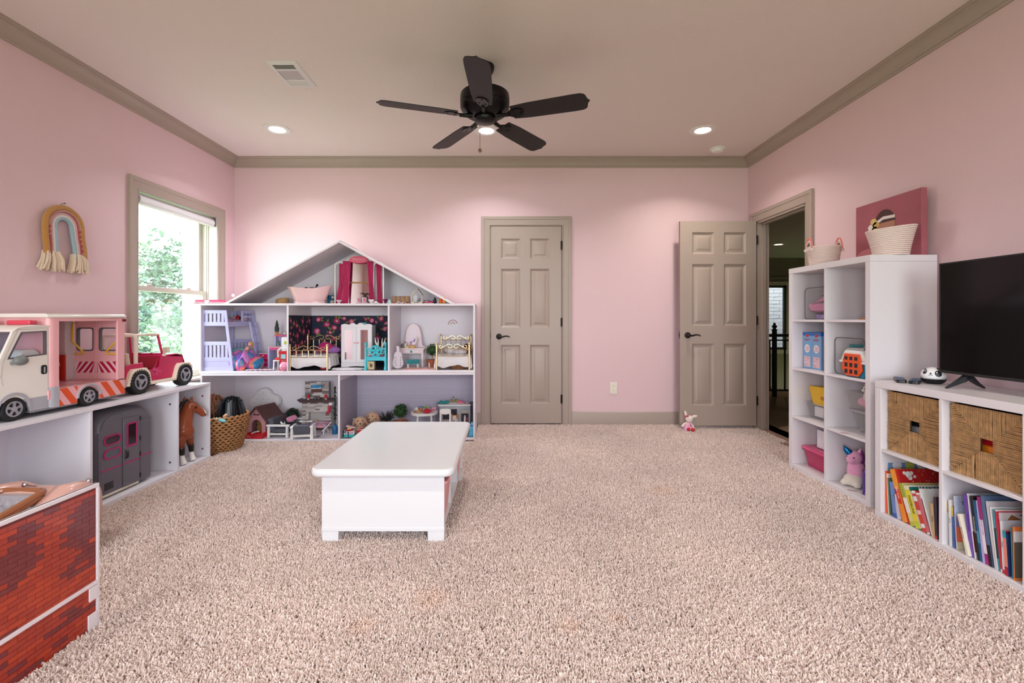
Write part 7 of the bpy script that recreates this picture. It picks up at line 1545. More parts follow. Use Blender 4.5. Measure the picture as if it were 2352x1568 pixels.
e = DT('toy_bowl', 'white footed toy bowl under the left attic curtain', 'toy', 779, .14, Z2); obj('bowl', B().lathe([(0,0),(.014,0),(.009,.010),(.018,.016),(.026,.034),(.024,.035),(.014,.020),(0,.018)],20), m_wplastic, e); obj('grey_band', B().lathe([(.0145,.012),(.016,.014),(.021,.022)],20,cap=(False,False)), M('gasket_grey'), e)
e = DT('toy_plates', 'flat white toy plates in front of the attic mirror', 'toy', 863, .03, Z2); obj('plate', B().lathe([(0,0),(.03,0),(.038,.006),(.03,.004),(0,.003)],22), m_wplastic, e); obj('napkin', B().tube([(-.02,0,.006),(0,.004,.015),(.022,0,.008)],[.003,.008,.003],6), m_wfab, e)
e = DT('toy_tray', 'flat pink toy tray under the grey cups', 'toy', 832, .028, Z2); obj('tray', B().prism(rrect(-.055,-.02,.055,.02,.008),'z',0,.004), M('tray_mauve',(196,130,150),.5), e, bevel=.001); obj('rim', B().tube([(x,y,.005) for x,y in rrect(-.054,-.019,.054,.019,.008)],.0018,5,closed=True), M('tray_mauve'), e)
e = DT('toy_goblet', 'purple toy goblet right of the attic mirror', 'toy', 885, .15, Z2); obj('cup', B().lathe([(0,.012),(.008,.014),(.024,.044),(.022,.045),(.006,.018),(0,.017)],16), M('goblet_purple',(130,40,100),.4), e); obj('foot', B().lathe([(0,0),(.018,0),(.006,.006),(.005,.014),(0,.014)],16), M('goblet_purple'), e)
e = DT('toy_tent', 'pale aqua little toy tent bag beside the kraft tubes', 'toy', 894, .06, Z2); b = B(); b.prism([(-.022,0),(.020,0),(.010,.034),(-.006,.040)],'y',0,.03); obj('body', b, M('pale_aqua',(186,210,212),.6), e, bevel=.003); obj('flap', B().tube([(-.006,-.002,.04),(.006,-.002,.030),(.016,-.002,.022)],.0025,6), m_wplastic, e)
for k, px in enumerate((905.5,915.5,925.5,936)):
    e = DT('kraft_tube', ('first','second','third','fourth')[k]+' of four kraft paper tubes from the attic mirror', 'toy', px, .16, Z2, group='kraft paper tubes'); r = .0185 if k < 3 else .022
    b = B(); b.lathe([(0,0),(r*.9,0),(r,.004),(r*1.0,.066),(r*1.04,.068),(r*1.04,.072),(r*.88,.072),(r*.85,.01),(0,.008)],18); obj('tube', b, m_kraft, e); obj('rim_band', B().lathe([(r*1.05,.064),(r*1.06,.068),(r*1.05,.072)],18,cap=(False,False)), M('kraft_dark',(160,116,84),.8), e)
e = DT('toy_shears', 'tangle of red and white toy ribbons in front of the kraft tubes', 'toy', 918, .05, Z2); q = random.Random(5)
for m_, n in ((m_red,5),(m_wplastic,4),(m_black,2)):
    b = B()
    for k in range(n): x = q.uniform(-.055,.05); b.tube([(x,q.uniform(-.01,.01),.004),(x+.018,0,.014+q.uniform(0,.006)),(x+.036,q.uniform(-.01,.01),.005)],.0026,6)
    obj('ribbon', b, m_, e)
gh = DT('toy_greenhouse', 'mini pale wood glass house with a peaked roof in the attic', 'toy', 957, .06, Z2); m_gw = M('pale_birch',(240,222,204),.6); gw, gd, ghh, gp = .047, .085, .082, .142
b = B(); r = .0032
for y in (0,gd):
    b.tube([(-gw,y,.0),(-gw,y,ghh),(0,y,gp),(gw,y,ghh),(gw,y,0)],.0036,4); b.tube([(-gw,y,.012),(gw,y,.012)],.0036,4)
for x, z in ((-gw,.012),(gw,.012),(-gw,ghh),(gw,ghh),(0,gp)): b.tube([(x,0,z),(x,gd,z)],.0034,4)
obj('frame', b, m_gw, gh, ang=0); obj('base', B().box(-gw-.004,-.006,0,gw+.004,gd+.004,.004).box(-gw-.003,-.005,.004,gw+.003,-.001,.016), m_gw, gh, bevel=.001); obj('base_slot', B().box(-.026,-.0062,.007,.026,-.0045,.012), m_darkbronze, gh, ang=0)
obj('roof_pane', B().hexa([(.003,.004,gp-.003),(gw-.002,.004,ghh+.002),(gw-.002,gd,ghh+.002),(.003,gd,gp-.003)],[(.004,.004,gp-.001),(gw,.004,ghh+.004),(gw,gd,ghh+.004),(.004,gd,gp-.001)]), M('roof_taupe',(150,120,112),.6), gh, ang=0); obj('pane', B().box(-gw+.003,.0,.014,gw-.003,.001,ghh), m_clear, gh, ang=0)
obj('curtain', B().box(-gw+.006,gd-.012,.014,-.008,gd-.008,ghh), m_wfab, gh, ang=0)
e = DT('toy_dog_figure', 'tiny grey dog figure inside the mini glass house', 'toy', 961, .10, Z2+.005); obj('body', B().ell((0,0,.016),(.018,.012,.013)).ell((.012,-.006,.034),(.010,.009,.010)).tube([(-.01,0,.01),(-.012,0,0)],.004,6).tube([(.01,0,.01),(.012,0,0)],.004,6), M('dog_grey',(130,118,120),.6), e, remesh=.0028, smooth=2); obj('ear', B().ell((.006,-.004,.044),(.003,.002,.007),8,6).ell((.018,-.004,.044),(.003,.002,.007),8,6), M('dog_grey'), e)
for px, d, c, w, h_, lab in ((980,.12,(120,96,96),.026,.036,'grey brown toy block behind the magenta cloth'),(991,.14,(110,60,84),.016,.024,'plum toy block near the dark figure')):
    e = DT('toy_block', lab, 'toy', px, d, Z2, group='attic toy blocks'); obj('block', B().box(-w,-.01,0,w,.02,h_), M('block_%d' % c[0], c, .5), e, bevel=.003); obj('face_print', B().box(-w*.5,-.011,h_*.3,w*.5,-.0098,h_*.7), m_blush, e, ang=0)
e = DT('toy_cloth', 'magenta toy cloth crumpled right of the mini glass house', 'toy', 986, .05, Z2); b = B(); b.ell((-.02,0,.006),(.034,.016,.010)).ell((.012,.004,.010),(.026,.016,.012)); b.v = [Vector((p.x,p.y,max(0,p.z))) for p in b.v]; obj('cloth', b, m_hot, e, remesh=.003, smooth=2); obj('white_edge', B().tube([(-.045,-.012,.003),(-.01,-.018,.005),(.04,-.014,.004)],.0022,5), m_wplastic, e)
e = DT('toy_penguin', 'small black and white toy figure under the right roof slope', 'toy', 999, .06, Z2); obj('body', B().ell((0,0,.020),(.017,.014,.022)).ell((-.004,0,.044),(.016,.014,.014)), m_black, e, remesh=.003, smooth=2); obj('eye', B().ell((-.012,-.012,.046),.0046,8,6), m_wplastic, e)
q = random.Random(4)
for k, (px, d, c, r, lab) in enumerate(((1012,.06,(232,100,40),.018,'bright orange toy figure under the right roof slope'),(1020,.05,(236,150,60),.020,'amber toy figure at the foot of the right roof slope'),(1007,.10,(236,224,220),.016,'white toy figure behind the orange one'),(1013,.11,(190,50,50),.017,'red toy figure at the back of the roof corner'),(1018,.115,(196,180,170),.014,'beige toy figure deepest in the roof corner'))):
    e = DT('toy_figure', lab, 'toy', px, d, Z2, group='little figures under the roof slope'); z = .0 if k < 2 else .012
    obj('body', B().ell((0,0,r),(r*.9,r*.8,r)).ell((0,-.002,r*2.2),(r*.8,r*.75,r*.7)), M('figure_%d' % c[1], c, .45), e, remesh=.003, smooth=2); obj('eye', B().ell((-r*.3,-r*.75,r*2.3),.002,6,5).ell((r*.3,-r*.75,r*2.3),.002,6,5), m_eye, e)
e = DT('picnic_box', 'flat pink and white toy gift boxes on the dollhouse top left of the roof', 'toy', 485, .12, Z2)
for x0, x1, dz in ((-.115,-.03,.0),(.01,.105,0)):
    obj('pink_lid', B().box(x0,-.05,.012,x1,.05,.034), M('gift_pink',(206,40,92),.4), e, bevel=.003); obj('pink_base', B().box(x0-.006,-.055,0,x1+.004,.055,.009), M('gift_dark',(140,30,60),.5), e, bevel=.002); obj('white_tray', B().box(x0-.004,-.053,.008,x1+.004,.053,.013), m_wplastic, e, ang=0)
obj('white_spine', B().box(-.031,-.05,.003,.011,.05,.030), m_wplastic, e, bevel=.004)
e = DT('snow_ball', 'small white pompom sitting on the left roof edge', 'toy', 535.5, .03, Z2+.052+.008); obj('pompom', B().ell((0,0,.012),.0125,14,9), m_wfab, e); obj('tuft', B().ell((.004,0,.020),.006,8,6), m_wfab, e)

# ---------------------------------------------------------------- lower left room
cl = DT('cloud_cushion', 'white cloud shaped cushion on the lower left room wall', 'cushion', 608, DD-.048, zpx(608,.48,938)); b = B()
P = []
def cloud(s, y): 
    pts = []
    for c, r, a0, a1 in (((-.085,.065),.058,pi*1.45,pi*.62),((-.0,.135),.075,pi*.95,pi*.08),((.092,.072),.070,pi*.42,-pi*.55)):
        pts += [(c[0]+r*s*cos(a0+(a1-a0)*k/12), y, c[1]+r*s*sin(a0+(a1-a0)*k/12)) for k in range(13)]
    pts += [(.03,y,.010+.0*s),(-.03,y,-.004)]
    return pts
b.loft([cloud(.88,.036),cloud(1.0,.020),cloud(1.0,-.010),cloud(.90,-.026)]); obj('pillow', b, m_wfab, cl, ang=60); b = B(); [b.tube([(x-.006,-.027,z),(x,-.028,z-.004),(x+.006,-.027,z)],.0015,5) for x,z in ((0,.16),(-.06,.10),(0,.10),(.05,.10),(.10,.07),(-.09,.06),(.05,.04),(-.03,.04))]; obj('stitched_eyes', b, M('stitch_lilac',(150,130,160),.8), cl)
dg = DT('toy_dog_house', 'dusty pink toy dog house with a brown roof and bone sign', 'toy', 589, .13, Z0, -.32); m_dhp = M('doghouse_pink',(206,146,152),.5); m_dhr = M('doghouse_roof',(96,62,62),.7,nz=(20,.15)); wd_, he, hp, dd_ = .098, .165, .265, .20
fr = [(-wd_,0),(-.060,0),(-.060,.095)]+arc(0,.095,.060,pi,0,12)+[(.060,.095),(.060,0),(wd_,0),(wd_,he),(0,hp),(-wd_,he)]
def tri(b, P, y0, y1): b.prism(P,'y',y0,y1)
b = B(); tri(b,[(-wd_,0),(-.060,0),(-.060,.095),(-.060,he)]+[(-wd_,he)],0,.012); tri(b,[(.060,0),(wd_,0),(wd_,he),(.060,he),(.060,.095)],0,.012)
tri(b,[(-.060,.095)]+arc(0,.095,.060,pi,0,12)+[(.060,he),(wd_,he),(0,hp),(-wd_,he),(-.060,he)],0,.012); obj('front_wall', b, m_dhp, dg, ang=30)
b = B(); b.box(-wd_,.012,0,-wd_+.01,dd_,he); b.box(wd_-.01,.012,0,wd_,dd_,he); tri(b,[(-wd_,0),(wd_,0),(wd_,he),(0,hp),(-wd_,he)],dd_-.01,dd_); b.box(-wd_,.01,0,wd_,dd_,.006); obj('wall', b, M('doghouse_mauve',(150,100,108),.6), dg, ang=0)
for s in (-1,1): b = B(); b.prism([(s*(wd_+.030),he-.030),(0,hp+.004),(0,hp+.014),(s*(wd_+.034),he-.022)],'y',-.018,dd_+.018); obj('roof_panel', b, m_dhr, dg, bevel=.002)
b = B(); b.box(-.020,-.003,.198,.020,.0,.206); [b.ell((x,-.0015,z),(.006,.003,.0055),10,7) for x in (-.023,.023) for z in (.197,.207)]; obj('bone_sign', b, M('bone_navy',(30,26,44),.4), dg)
b = B(); [b.prism([(wd_+.001-.0,.0),(0,0),(0,0)],'y',0,0) for _ in ()]; [b.add([(wd_+.001,.05+k*.028,.13),(wd_+.001,.07+k*.028,.13),(wd_+.001,.06+k*.028,.112)],[(0,1,2)]) for k in range(3)]; obj('bunting', b, m_wplastic, dg, ang=0)
plush('plush_dog','golden plush dog inside the pink dog house','stuffed animal',Dw(598,.22,Z0+.006),DA-.3,[('body',M('golden_plush',(196,140,66),.95,sheen=.3,bump=(180,.4)),B().ell((0,0,.05),(.030,.03,.055)).ell((0,-.01,.115),(.027,.026,.028)),.005),('ear',M('golden_plush'),B().ell((-.027,0,.112),(.008,.012,.022)),0),('ear',M('golden_plush'),B().ell((.027,0,.112),(.008,.012,.022)),0),('eye',m_eye,B().ell((-.010,-.034,.120),.004,8,6).ell((.010,-.034,.120),.004,8,6),0)])
e = DT('toy_suitcase', 'red toy case tray with a handle before the dog house', 'toy', 582, .045, Z0, -.10); b = B(); b.loft([[(-.090,0,0),(.078,0,0),(.090,.075,.0),(-.08,.075,0)],[(-.094,-.004,.040),(.082,-.004,.050),(.095,.078,.056),(-.084,.078,.044)],[(-.086,.002,.040),(.074,.002,.050),(.088,.072,.056),(-.077,.072,.044)],[(-.082,.006,.006),(.070,.006,.006),(.08,.068,.006),(-.072,.068,.006)]]); obj('case', b, m_red, e, ang=20); obj('handle', B().tube([(-.058,-.006,.012),(-.052,-.010,.026),(-.030,-.010,.026),(-.024,-.006,.012)],.002,6), M('handle_tan',(206,130,110),.4), e); obj('bandages', B().tube([(-.03,.02,.04),(.0,.03,.056),(.035,.03,.06)],.006,6).tube([(-.04,.04,.04),(.02,.05,.058)],.005,6), m_wplastic, e)
e = DT('toy_dog_dish', 'white toy plate of yellow crumbs between the dog house and sofa', 'toy', 606, .10, Z0); obj('plate', B().lathe([(0,0),(.024,0),(.036,.008),(.034,.009),(.022,.003),(0,.003)],20), m_wplastic, e); b = B(); q = random.Random(2); [b.ell((q.uniform(-.02,.02),q.uniform(-.02,.02),.006+q.uniform(0,.006)),.004,6,5) for k in range(18)]; obj('crumbs', b, M('crumbs_yellow',(236,206,130),.7), e)
topiary('dark green toy bush with no pot behind the grey toy sofa', 672, .40, Z0+.085, .066, 0, .0, M('bush_dark',(30,44,30),.7), 4, .009)
e = DT('toy_plant_stand', 'grey toy stand hidden behind the sofa carrying the bush', 'toy furniture', 672, .40, Z0); obj('stand', B().lathe([(0,0),(.04,0),(.03,.04),(.035,.088),(0,.088)],16), M('stand_grey',(150,146,150),.6), e); obj('rim', B().lathe([(.036,.084),(.038,.088),(.034,.09)],16,cap=(False,False)), M('stand_grey'), e)
m_sofaw = M('sofa_white',(236,230,230),.4)
def sofa(lab, px, d, rot, w, dep, hb_):
    e = DT('toy_sofa', lab, 'toy furniture', px, d, Z0, rot, 'grey toy sofas')
    for sx_ in (-1,1):
        for y in (0,dep): obj('leg', B().prism([(sx_*w-.014,0),(sx_*w+.014,0),(sx_*w+.010,.105),(sx_*w-.010,.105)],'y',y-.010,y+.010), m_sofaw, e, bevel=.003)
        obj('arm_rail', B().box(sx_*w-.013,-.022,.102,sx_*w+.013,dep+.02,.120), m_sofaw, e, bevel=.004); obj('lower_rail', B().box(sx_*w-.006,0,.026,sx_*w+.006,dep,.040), m_sofaw, e, ang=0)
    obj('front_rail', B().box(-w,-.008,.022,w,.006,.040), m_sofaw, e, bevel=.002); obj('back_rail', B().box(-w,dep-.006,.022,w,dep+.008,.040), m_sofaw, e, bevel=.002)
    obj('seat_cushion', B().box(-w+.014,.0,.040,w-.014,dep-.02,.078), m_gfab, e, bevel=.010, seg=3); obj('back_cushion', B().hexa([(-w+.014,dep-.050,.05),(w-.014,dep-.050,.05),(w-.014,dep+.005,.05),(-w+.014,dep+.005,.05)],[(-w+.014,dep-.025,hb_),(w-.014,dep-.025,hb_),(w-.014,dep+.022,hb_),(-w+.014,dep+.022,hb_)]), m_gfab, e, bevel=.010, seg=3)
    return e
sofa('grey felt toy sofa with white arms seen from its side behind the front one', 678, .225, radians(87), .150, .17, .170)
sofa('grey felt toy armchair with its back to the room, front of the lower left room', 700, .115, radians(188), .084, .10, .130)
e = DT('toy_pillow', 'pink and blue floral toy pillow on the grey sofa', 'cushion', 672, .24, Z0+.125, .2); b = B(); b.loft([[(x*s,y*.6*s+.02,z) for x,y in ((-.05,-.05),(0,-.058),(.05,-.05),(.058,0),(.05,.05),(0,.058),(-.05,.05),(-.058,0))] for s,z in ((.8,-.010),(1,.004),(.98,.010),(.7,.022))]); b.v = [p*.85 for p in b.v]; b.v = [Euler((.75,-.25,.5)).to_matrix()@p for p in b.v]; obj('pillow', b, ramp_mat('pillow_patch',[(0,(150,190,206)),(.45,(226,110,150)),(.6,(236,150,180)),(1,(170,200,210))],(20,14,10),.6,.8), e, ang=70)
e = DT('toy_cat', 'black and white toy cat figure lying on the grey sofa arm', 'toy', 650, .085, Z0+.120); obj('body', B().ell((0,0,.010),(.022,.009,.009)).ell((-.016,-.002,.018),(.009,.008,.008)).tube([(-.018,0,.022),(-.020,0,.032)],[.004,.001],6).tube([(.012,0,.012),(.018,0,.028)],[.004,.002],6), m_wplastic, e, remesh=.0026, smooth=2); obj('saddle', B().ell((.004,0,.013),(.014,.0085,.008)), m_black, e)
e = DT('toy_book', 'open white toy book on the back of the grey armchair', 'toy', 702, .13, Z0+.131); obj('page', B().hexa([(-.055,-.008,.0),(.002,-.008,.002),(.002,.012,.002),(-.055,.012,.0)],[(-.055,-.008,.012),(.002,-.008,.004),(.002,.012,.004),(-.055,.012,.012)]).hexa([(.002,-.008,.002),(.058,-.008,.0),(.058,.012,.0),(.002,.012,.002)],[(.002,-.008,.004),(.058,-.008,.014),(.058,.012,.014),(.002,.012,.004)]), m_wplastic, e, ang=0); obj('spine', B().cyl((.002,-.009,.003),(.002,.013,.003),.002,n=6), m_gfab, e)
e = DT('toy_cot', 'pink plaid toy lounge chair with white legs by the fireplace', 'toy furniture', 732, .24, Z0, -.1); b = B(); b.hexa([(-.085,-.05,.055),(.075,-.05,.055),(.075,.07,.065),(-.085,.07,.065)],[(-.085,-.05,.085),(.075,-.05,.078),(.08,.07,.098),(-.085,.07,.098)]); obj('mattress', b, ramp_mat('plaid_pink',[(0,(206,150,176)),(.4,(150,140,176)),(.7,(226,150,170)),(1,(236,206,214))],(16,40,6),.05,.9), e, bevel=.010, seg=3)
for sx_ in (-1,1): obj('leg', B().tube([(sx_*.07,-.05,0),(sx_*.06,.0,.06),(sx_*.07,.06,0)],.006,8), m_sofaw, e)
obj('side_bar', B().tube([(.06,-.052,.03),(.10,-.02,.075),(.11,.03,.10)],.006,8), m_sofaw, e)
fp = DT('toy_fireplace', 'grey stone print toy fireplace with a mantel in the lower left room', 'toy furniture', 727, .36, Z0); m_fs = M('stone_print_pale',(186,176,174),.7); m_fm = M('mantel_brown',(70,44,46),.5); wf = .140
fpb = []
def stones(x0,z0,x1,z1,y,par,seed):
    q = random.Random(seed); ms = [M('stone_a',(192,182,178),.75),M('stone_b',(164,152,150),.75),M('stone_c',(118,104,104),.75),M('stone_d',(206,196,192),.75)]
    me = {}
    z = z0
    while z < z1-.006:
        h_ = min(.0155, z1-z); x = x0
        while x < x1-.004:
            w = min(q.uniform(.028,.075), x1-x)
            if x1-x-w < .012: w = x1-x
            obj('stone', B().box(x+.0008,y-q.uniform(.0022,.0045),z+.0006,x+w-.0008,y+.001,z+h_-.0008), q.choice(ms), par, ang=0); x += w
        z += h_
obj('base_body', B().box(-wf,0,0,-.075,.055,.275).box(.085,0,0,wf,.055,.275).box(-.075,0,.178,.085,.055,.275).box(-.075,.045,0,.085,.055,.178), m_fs, fp, ang=0)
stones(-wf,0,-.075,.178,0,fp,1); stones(.085,0,wf,.178,0,fp,2); stones(-wf,.178,wf,.275,0,fp,3)
obj('mantel', B().prism([(-wf-.034,.300),(-wf-.004,.275),(wf+.004,.275),(wf+.034,.300),(wf+.034,.304),(-wf-.034,.304)],'y',-.040,.056), m_fm, fp, bevel=.002)
obj('chimney_panel', B().box(-.118,.02,.304,.118,.045,.470), m_fs, fp, ang=0); stones(-.118,.304,.112,.470,.02,fp,4); obj('chimney_edge', B().box(.112,.016,.304,.120,.046,.472), M('edge_brown',(110,92,92),.7), fp, ang=0)
pic = obj('landscape_picture', B().box(-.056,.008,.366,.044,.016,.438), M('picture_brown',(96,56,48),.6), fp, ang=0); obj('sky_print', B().box(-.056,.0072,.405,.044,.0082,.438), M('print_sky',(40,130,180),.6,nz=(30,.3)), pic, ang=0); b = B(); b.prism([(-.056,.400),(.044,.402),(.044,.416),(.02,.412),(-.005,.409),(-.03,.412),(-.056,.406)],'y',.0066,.0074); obj('snow_print', b, M('print_snow',(196,206,216),.6), pic, ang=0)
obj('firebox', B().box(-.072,.005,.002,.082,.04,.012), M('hearth_dark',(80,60,56),.7), fp, ang=0); b = B(); b.prism([(-.035,.03),(.045,.03),(.030,.055),(.012,.085),(.0,.098),(-.012,.075),(-.028,.05)],'y',.018,.024); obj('fire_print', b, M('fire_olive',(176,160,50),.6), fp, ang=0); b = B(); [b.cyl((-.055+.02*k,.012+.006*(k%2),.020+.010*(k%3)),(.03+.012*k,.02,.018+.008*(k%2)),.008,n=8) for k in range(4)]; obj('logs', b, M('log_brown',(96,60,40),.8), fp)
for px, lab in ((708,'left red toy candle on the mantel'),(748.5,'right red toy candle on the mantel')):
    e = DT('toy_candle', lab, 'toy', px, .335, Z0+.304, group='red toy candles'); obj('holder', B().lathe([(0,0),(.012,0),(.008,.006),(.010,.010),(0,.010)],14), m_wplastic, e); obj('wax', B().lathe([(0,.010),(.013,.010),(.013,.040),(.008,.046),(0,.047)],16), m_red, e)
e = DT('toy_album', 'dark toy photo frames lying on the middle of the mantel', 'toy', 728, .335, Z0+.304); obj('frame', B().prism(rrect(-.036,0,.036,.022,.008),'y',-.004,.004), M('frame_black',(50,40,42),.4), e, bevel=.002); obj('photo', B().disc((-.016,-.0045,.011),.008,'y',10).disc((.016,-.0045,.011),.008,'y',10), M('photo_grey',(130,122,124),.5), e, ang=0)
e = DT('toy_glass_bowl', 'clear toy fish bowl at the left end of the mantel', 'toy', 699.5, .345, Z0+.304); obj('bowl', B().lathe([(0,0),(.012,0),(.022,.014),(.020,.034),(.014,.044)],16,cap=(True,False)), m_clear, e); obj('pebbles', B().ell((0,0,.012),(.016,.014,.010)), M('pebble_grey',(176,180,186),.5,nz=(120,.3)), e)
e = DT('toy_stocking', 'red toy stocking hanging from the right of the mantel', 'toy', 756, .315, Z0+.165); b = B(); b.tube([(.014,0,.100),(.006,0,.060),(-.004,0,.022),(-.018,0,.006),(-.030,0,.010)],[.015,.015,.015,.014,.010],12); obj('sock', b, M('stocking_red',(186,54,74),.8,nz=(90,.25)), e); obj('cuff', B().cyl((.012,0,.088),(.018,0,.110),.018,n=14), m_wfab, e)
pt = DT('toy_tall_plant', 'tall dark green artificial stem in a blue pot beside the lower divider', 'toy plant', 769.5, .20, Z0); b = B(); q = random.Random(7)
for k in range(150):
    z = q.uniform(.12,.44); a = q.uniform(0,6.3); l = q.uniform(.012,.032)*(1.2-z*1.2); b.tube([(0,0,z),(l*.6*cos(a)*.7,l*.6*sin(a),z+l*.5),(l*cos(a)*.7,l*sin(a),z+l*.4)],[.004,.0055,.001],5)
b.cyl((0,0,.08),(0,0,.44),.005,n=6); obj('leaves', b, m_dkgreen, pt); b = B(); [b.ell((.012*cos(k*1.9)-.004,.012*sin(k*1.9)-.01,.345+.012*k),.0045,7,5) for k in range(5)]; obj('blossoms', b, m_wplastic, pt)
obj('pot', B().lathe([(0,0),(.024,0),(.026,.004),(.026,.062),(.018,.080),(.012,.09),(0,.09)],18), M('pot_blue',(16,92,140),.35), pt)
e = DT('toy_stethoscope', 'thin dark toy cord looped by the armchair leg', 'toy', 733, .10, Z0+.004); obj('cord', B().tube([(.02,.03,.02),(.0,.0,.004),(-.02,-.02,.002),(-.008,-.035,.002),(.012,-.028,.002),(.016,-.01,.004)],.0024,6), M('cord_grey',(60,58,66),.5), e); obj('tip', B().ell((.02,.03,.022),.004,8,6), m_black, e)
e = DT('toy_animal', 'grey toy figure behind the basket at the left of the dog house', 'toy', 556, .14, Z0); obj('body', B().ell((0,0,.03),(.024,.03,.032)).ell((.004,-.01,.07),(.018,.018,.018)), M('figure_lilac',(190,170,180),.6), e, remesh=.004, smooth=2); obj('ear', B().ell((-.006,-.008,.09),(.004,.003,.01),8,6).ell((.014,-.008,.09),(.004,.003,.01),8,6), M('figure_lilac'), e)
# ---------------------------------------------------------------- lower right room
m_pp = M('plush_biscuit',(222,180,148),.95,sheen=.4,bump=(160,.4)); m_pe = M('plush_ear',(206,152,124),.95,sheen=.4,bump=(160,.4))
def pup(lab, px, d, z, rot, sc=1.0, tilt=0):
    e = plush('plush_labrador', lab, 'stuffed animal', Dw(px,d,z), DA+rot, [
     ('body',m_pp,B().ell((0,.06,.06),(.055,.075,.06)).ell((0,-.005,.125),(.052,.050,.048)).ell((0,-.048,.108),(.028,.030,.024)).tube([(-.035,0,.05),(-.04,-.05,.015)],[.022,.02],8).tube([(.035,0,.05),(.04,-.05,.015)],[.022,.02],8),.006),
     ('ear',m_pe,B().ell((-.056,.004,.118),(.014,.026,.040),rot=(0,.35,0)),0),('ear',m_pe,B().ell((.056,.004,.118),(.014,.026,.040),rot=(0,-.35,0)),0),
     ('nose',m_eye,B().ell((0,-.076,.114),(.009,.007,.007),10,7),0),('eye',m_eye,B().ell((-.021,-.046,.138),.0065,10,7).ell((.021,-.046,.138),.0065,10,7),0)])
    e.scale = (sc,sc,sc); return e
pup('tan plush puppy tilting its head at the front of the herringbone room', 827, .20, Z0, .30, .95)
pup('tan plush puppy facing out behind the tilted one', 855, .33, Z0+.012, -.12, .98)
e = DT('grey_plush', 'small grey plush wedged between the puppy and the divider', 'stuffed animal', 815, .27, Z0); obj('body', B().ell((0,0,.045),(.028,.03,.045)).ell((.004,-.01,.10),(.024,.024,.024)), M('plush_grey',(190,180,186),.95,sheen=.3), e, remesh=.005, smooth=3); obj('ear', B().ell((-.012,0,.125),(.007,.005,.010),8,6).ell((.02,0,.125),(.007,.005,.010),8,6), M('plush_grey'), e)
e = DT('toy_oven_box', 'teal and white toy till with printed buttons on the herringbone room floor', 'toy', 801, .065, Z0, .0); obj('base', B().box(-.046,0,0,.046,.07,.024), M('till_teal',(50,186,186),.4), e, bevel=.003); obj('body', B().box(-.046,.004,.024,.05,.07,.058), m_wplastic, e, bevel=.003); b = B(); [b.box(-.034+.015*i,.0028,.030+.012*j,-.025+.015*i,.0045,.037+.012*j) for i in range(5) for j in range(2)]; obj('buttons', b, M('buttons_plum',(110,50,120),.5), e, ang=0); obj('ribbon', B().tube([(-.05,-.004,.06),(-.038,-.006,.046),(-.020,-.004,.062)],.004,6).tube([(-.004,-.003,.0),(-.004,-.003,.055)],.003,6), M('ribbon_navy',(26,36,60),.5), e)
e = DT('toy_sandwich', 'red and cream toy burger on the teal till', 'toy', 803, .09, Z0+.058); obj('patty', B().lathe([(0,0),(.030,0),(.032,.012),(0,.014)],18), m_red, e); obj('bun', B().lathe([(0,.014),(.026,.014),(.022,.026),(0,.032)],18), M('bun_tan',(226,180,130),.6), e); obj('napkin', B().hexa([(-.03,-.01,.036),(.05,-.01,.020),(.05,.03,.020),(-.03,.03,.036)],[(-.03,-.01,.046),(.05,-.01,.028),(.05,.03,.028),(-.03,.03,.046)]), M('napkin_blush',(236,206,206),.7), e, ang=0)
e = DT('toy_crate_red', 'red toy tray with a white edge beside the teal till', 'toy', 832, .075, Z0); obj('tray', B().hexa([(-.035,0,0),(.05,0,0),(.05,.06,0),(-.035,.06,0)],[(-.042,-.005,.066),(.055,-.005,.078),(.055,.065,.078),(-.042,.065,.066)]), m_red, e, bevel=.003); obj('edge', B().tube([(-.042,-.006,.067),(.055,-.006,.079)],.003,6), m_wplastic, e)
pb_ = DT('toy_bush', 'dark spiky toy bush in a clay pot in the herringbone room', 'toy plant', 888, .40, Z0); b = B(); q = random.Random(21)
for k in range(46):
    a = q.uniform(0,6.3); l = q.uniform(.06,.13); el = q.uniform(.3,1.2); d_ = Vector((cos(a)*cos(el),sin(a)*cos(el)*.6,sin(el))); p0 = Vector((0,0,.07)); b.tube([p0,p0+d_*l*.6,p0+d_*l],[.003,.0025,.001],4)
    for j in range(9):
        t = .25+.75*j/9; p = p0+d_*l*t; s = Vector((q.uniform(-1,1),q.uniform(-1,1),q.uniform(0,1))).normalized(); b.tube([p,p+s*.014],[.0026,.0006],4)
obj('sprigs', b, M('sprig_dark',(44,50,42),.6), pb_); obj('pot', B().lathe([(0,0),(.034,0),(.046,.055),(.046,.066),(.04,.066),(0,.058)],18), M('clay_worn',(170,120,92),.85,nz=(30,.2)), pb_)
topiary('green toy topiary ball in a clay pot in the herringbone room', 920, .38, Z0, .068, .035, .082, M('topiary_bright',(44,84,36),.6,nz=(40,.4)), 6, .009)
tt = DT('toy_round_table', 'round white toy table holding food in the herringbone room', 'toy furniture', 975, .26, Z0); obj('table_top', B().lathe([(0,.172),(.128,.172),(.130,.176),(.130,.192),(.126,.196),(0,.196)],40), m_wplastic, tt)
for k in range(4): a = pi/4+k*pi/2+.15; obj('leg', B().tube([(.095*cos(a)*1.08,.095*sin(a)*1.08,0),(.088*cos(a),.088*sin(a),.174)],[.009,.0105],10), m_wplastic, tt)
tz = Z0+.196
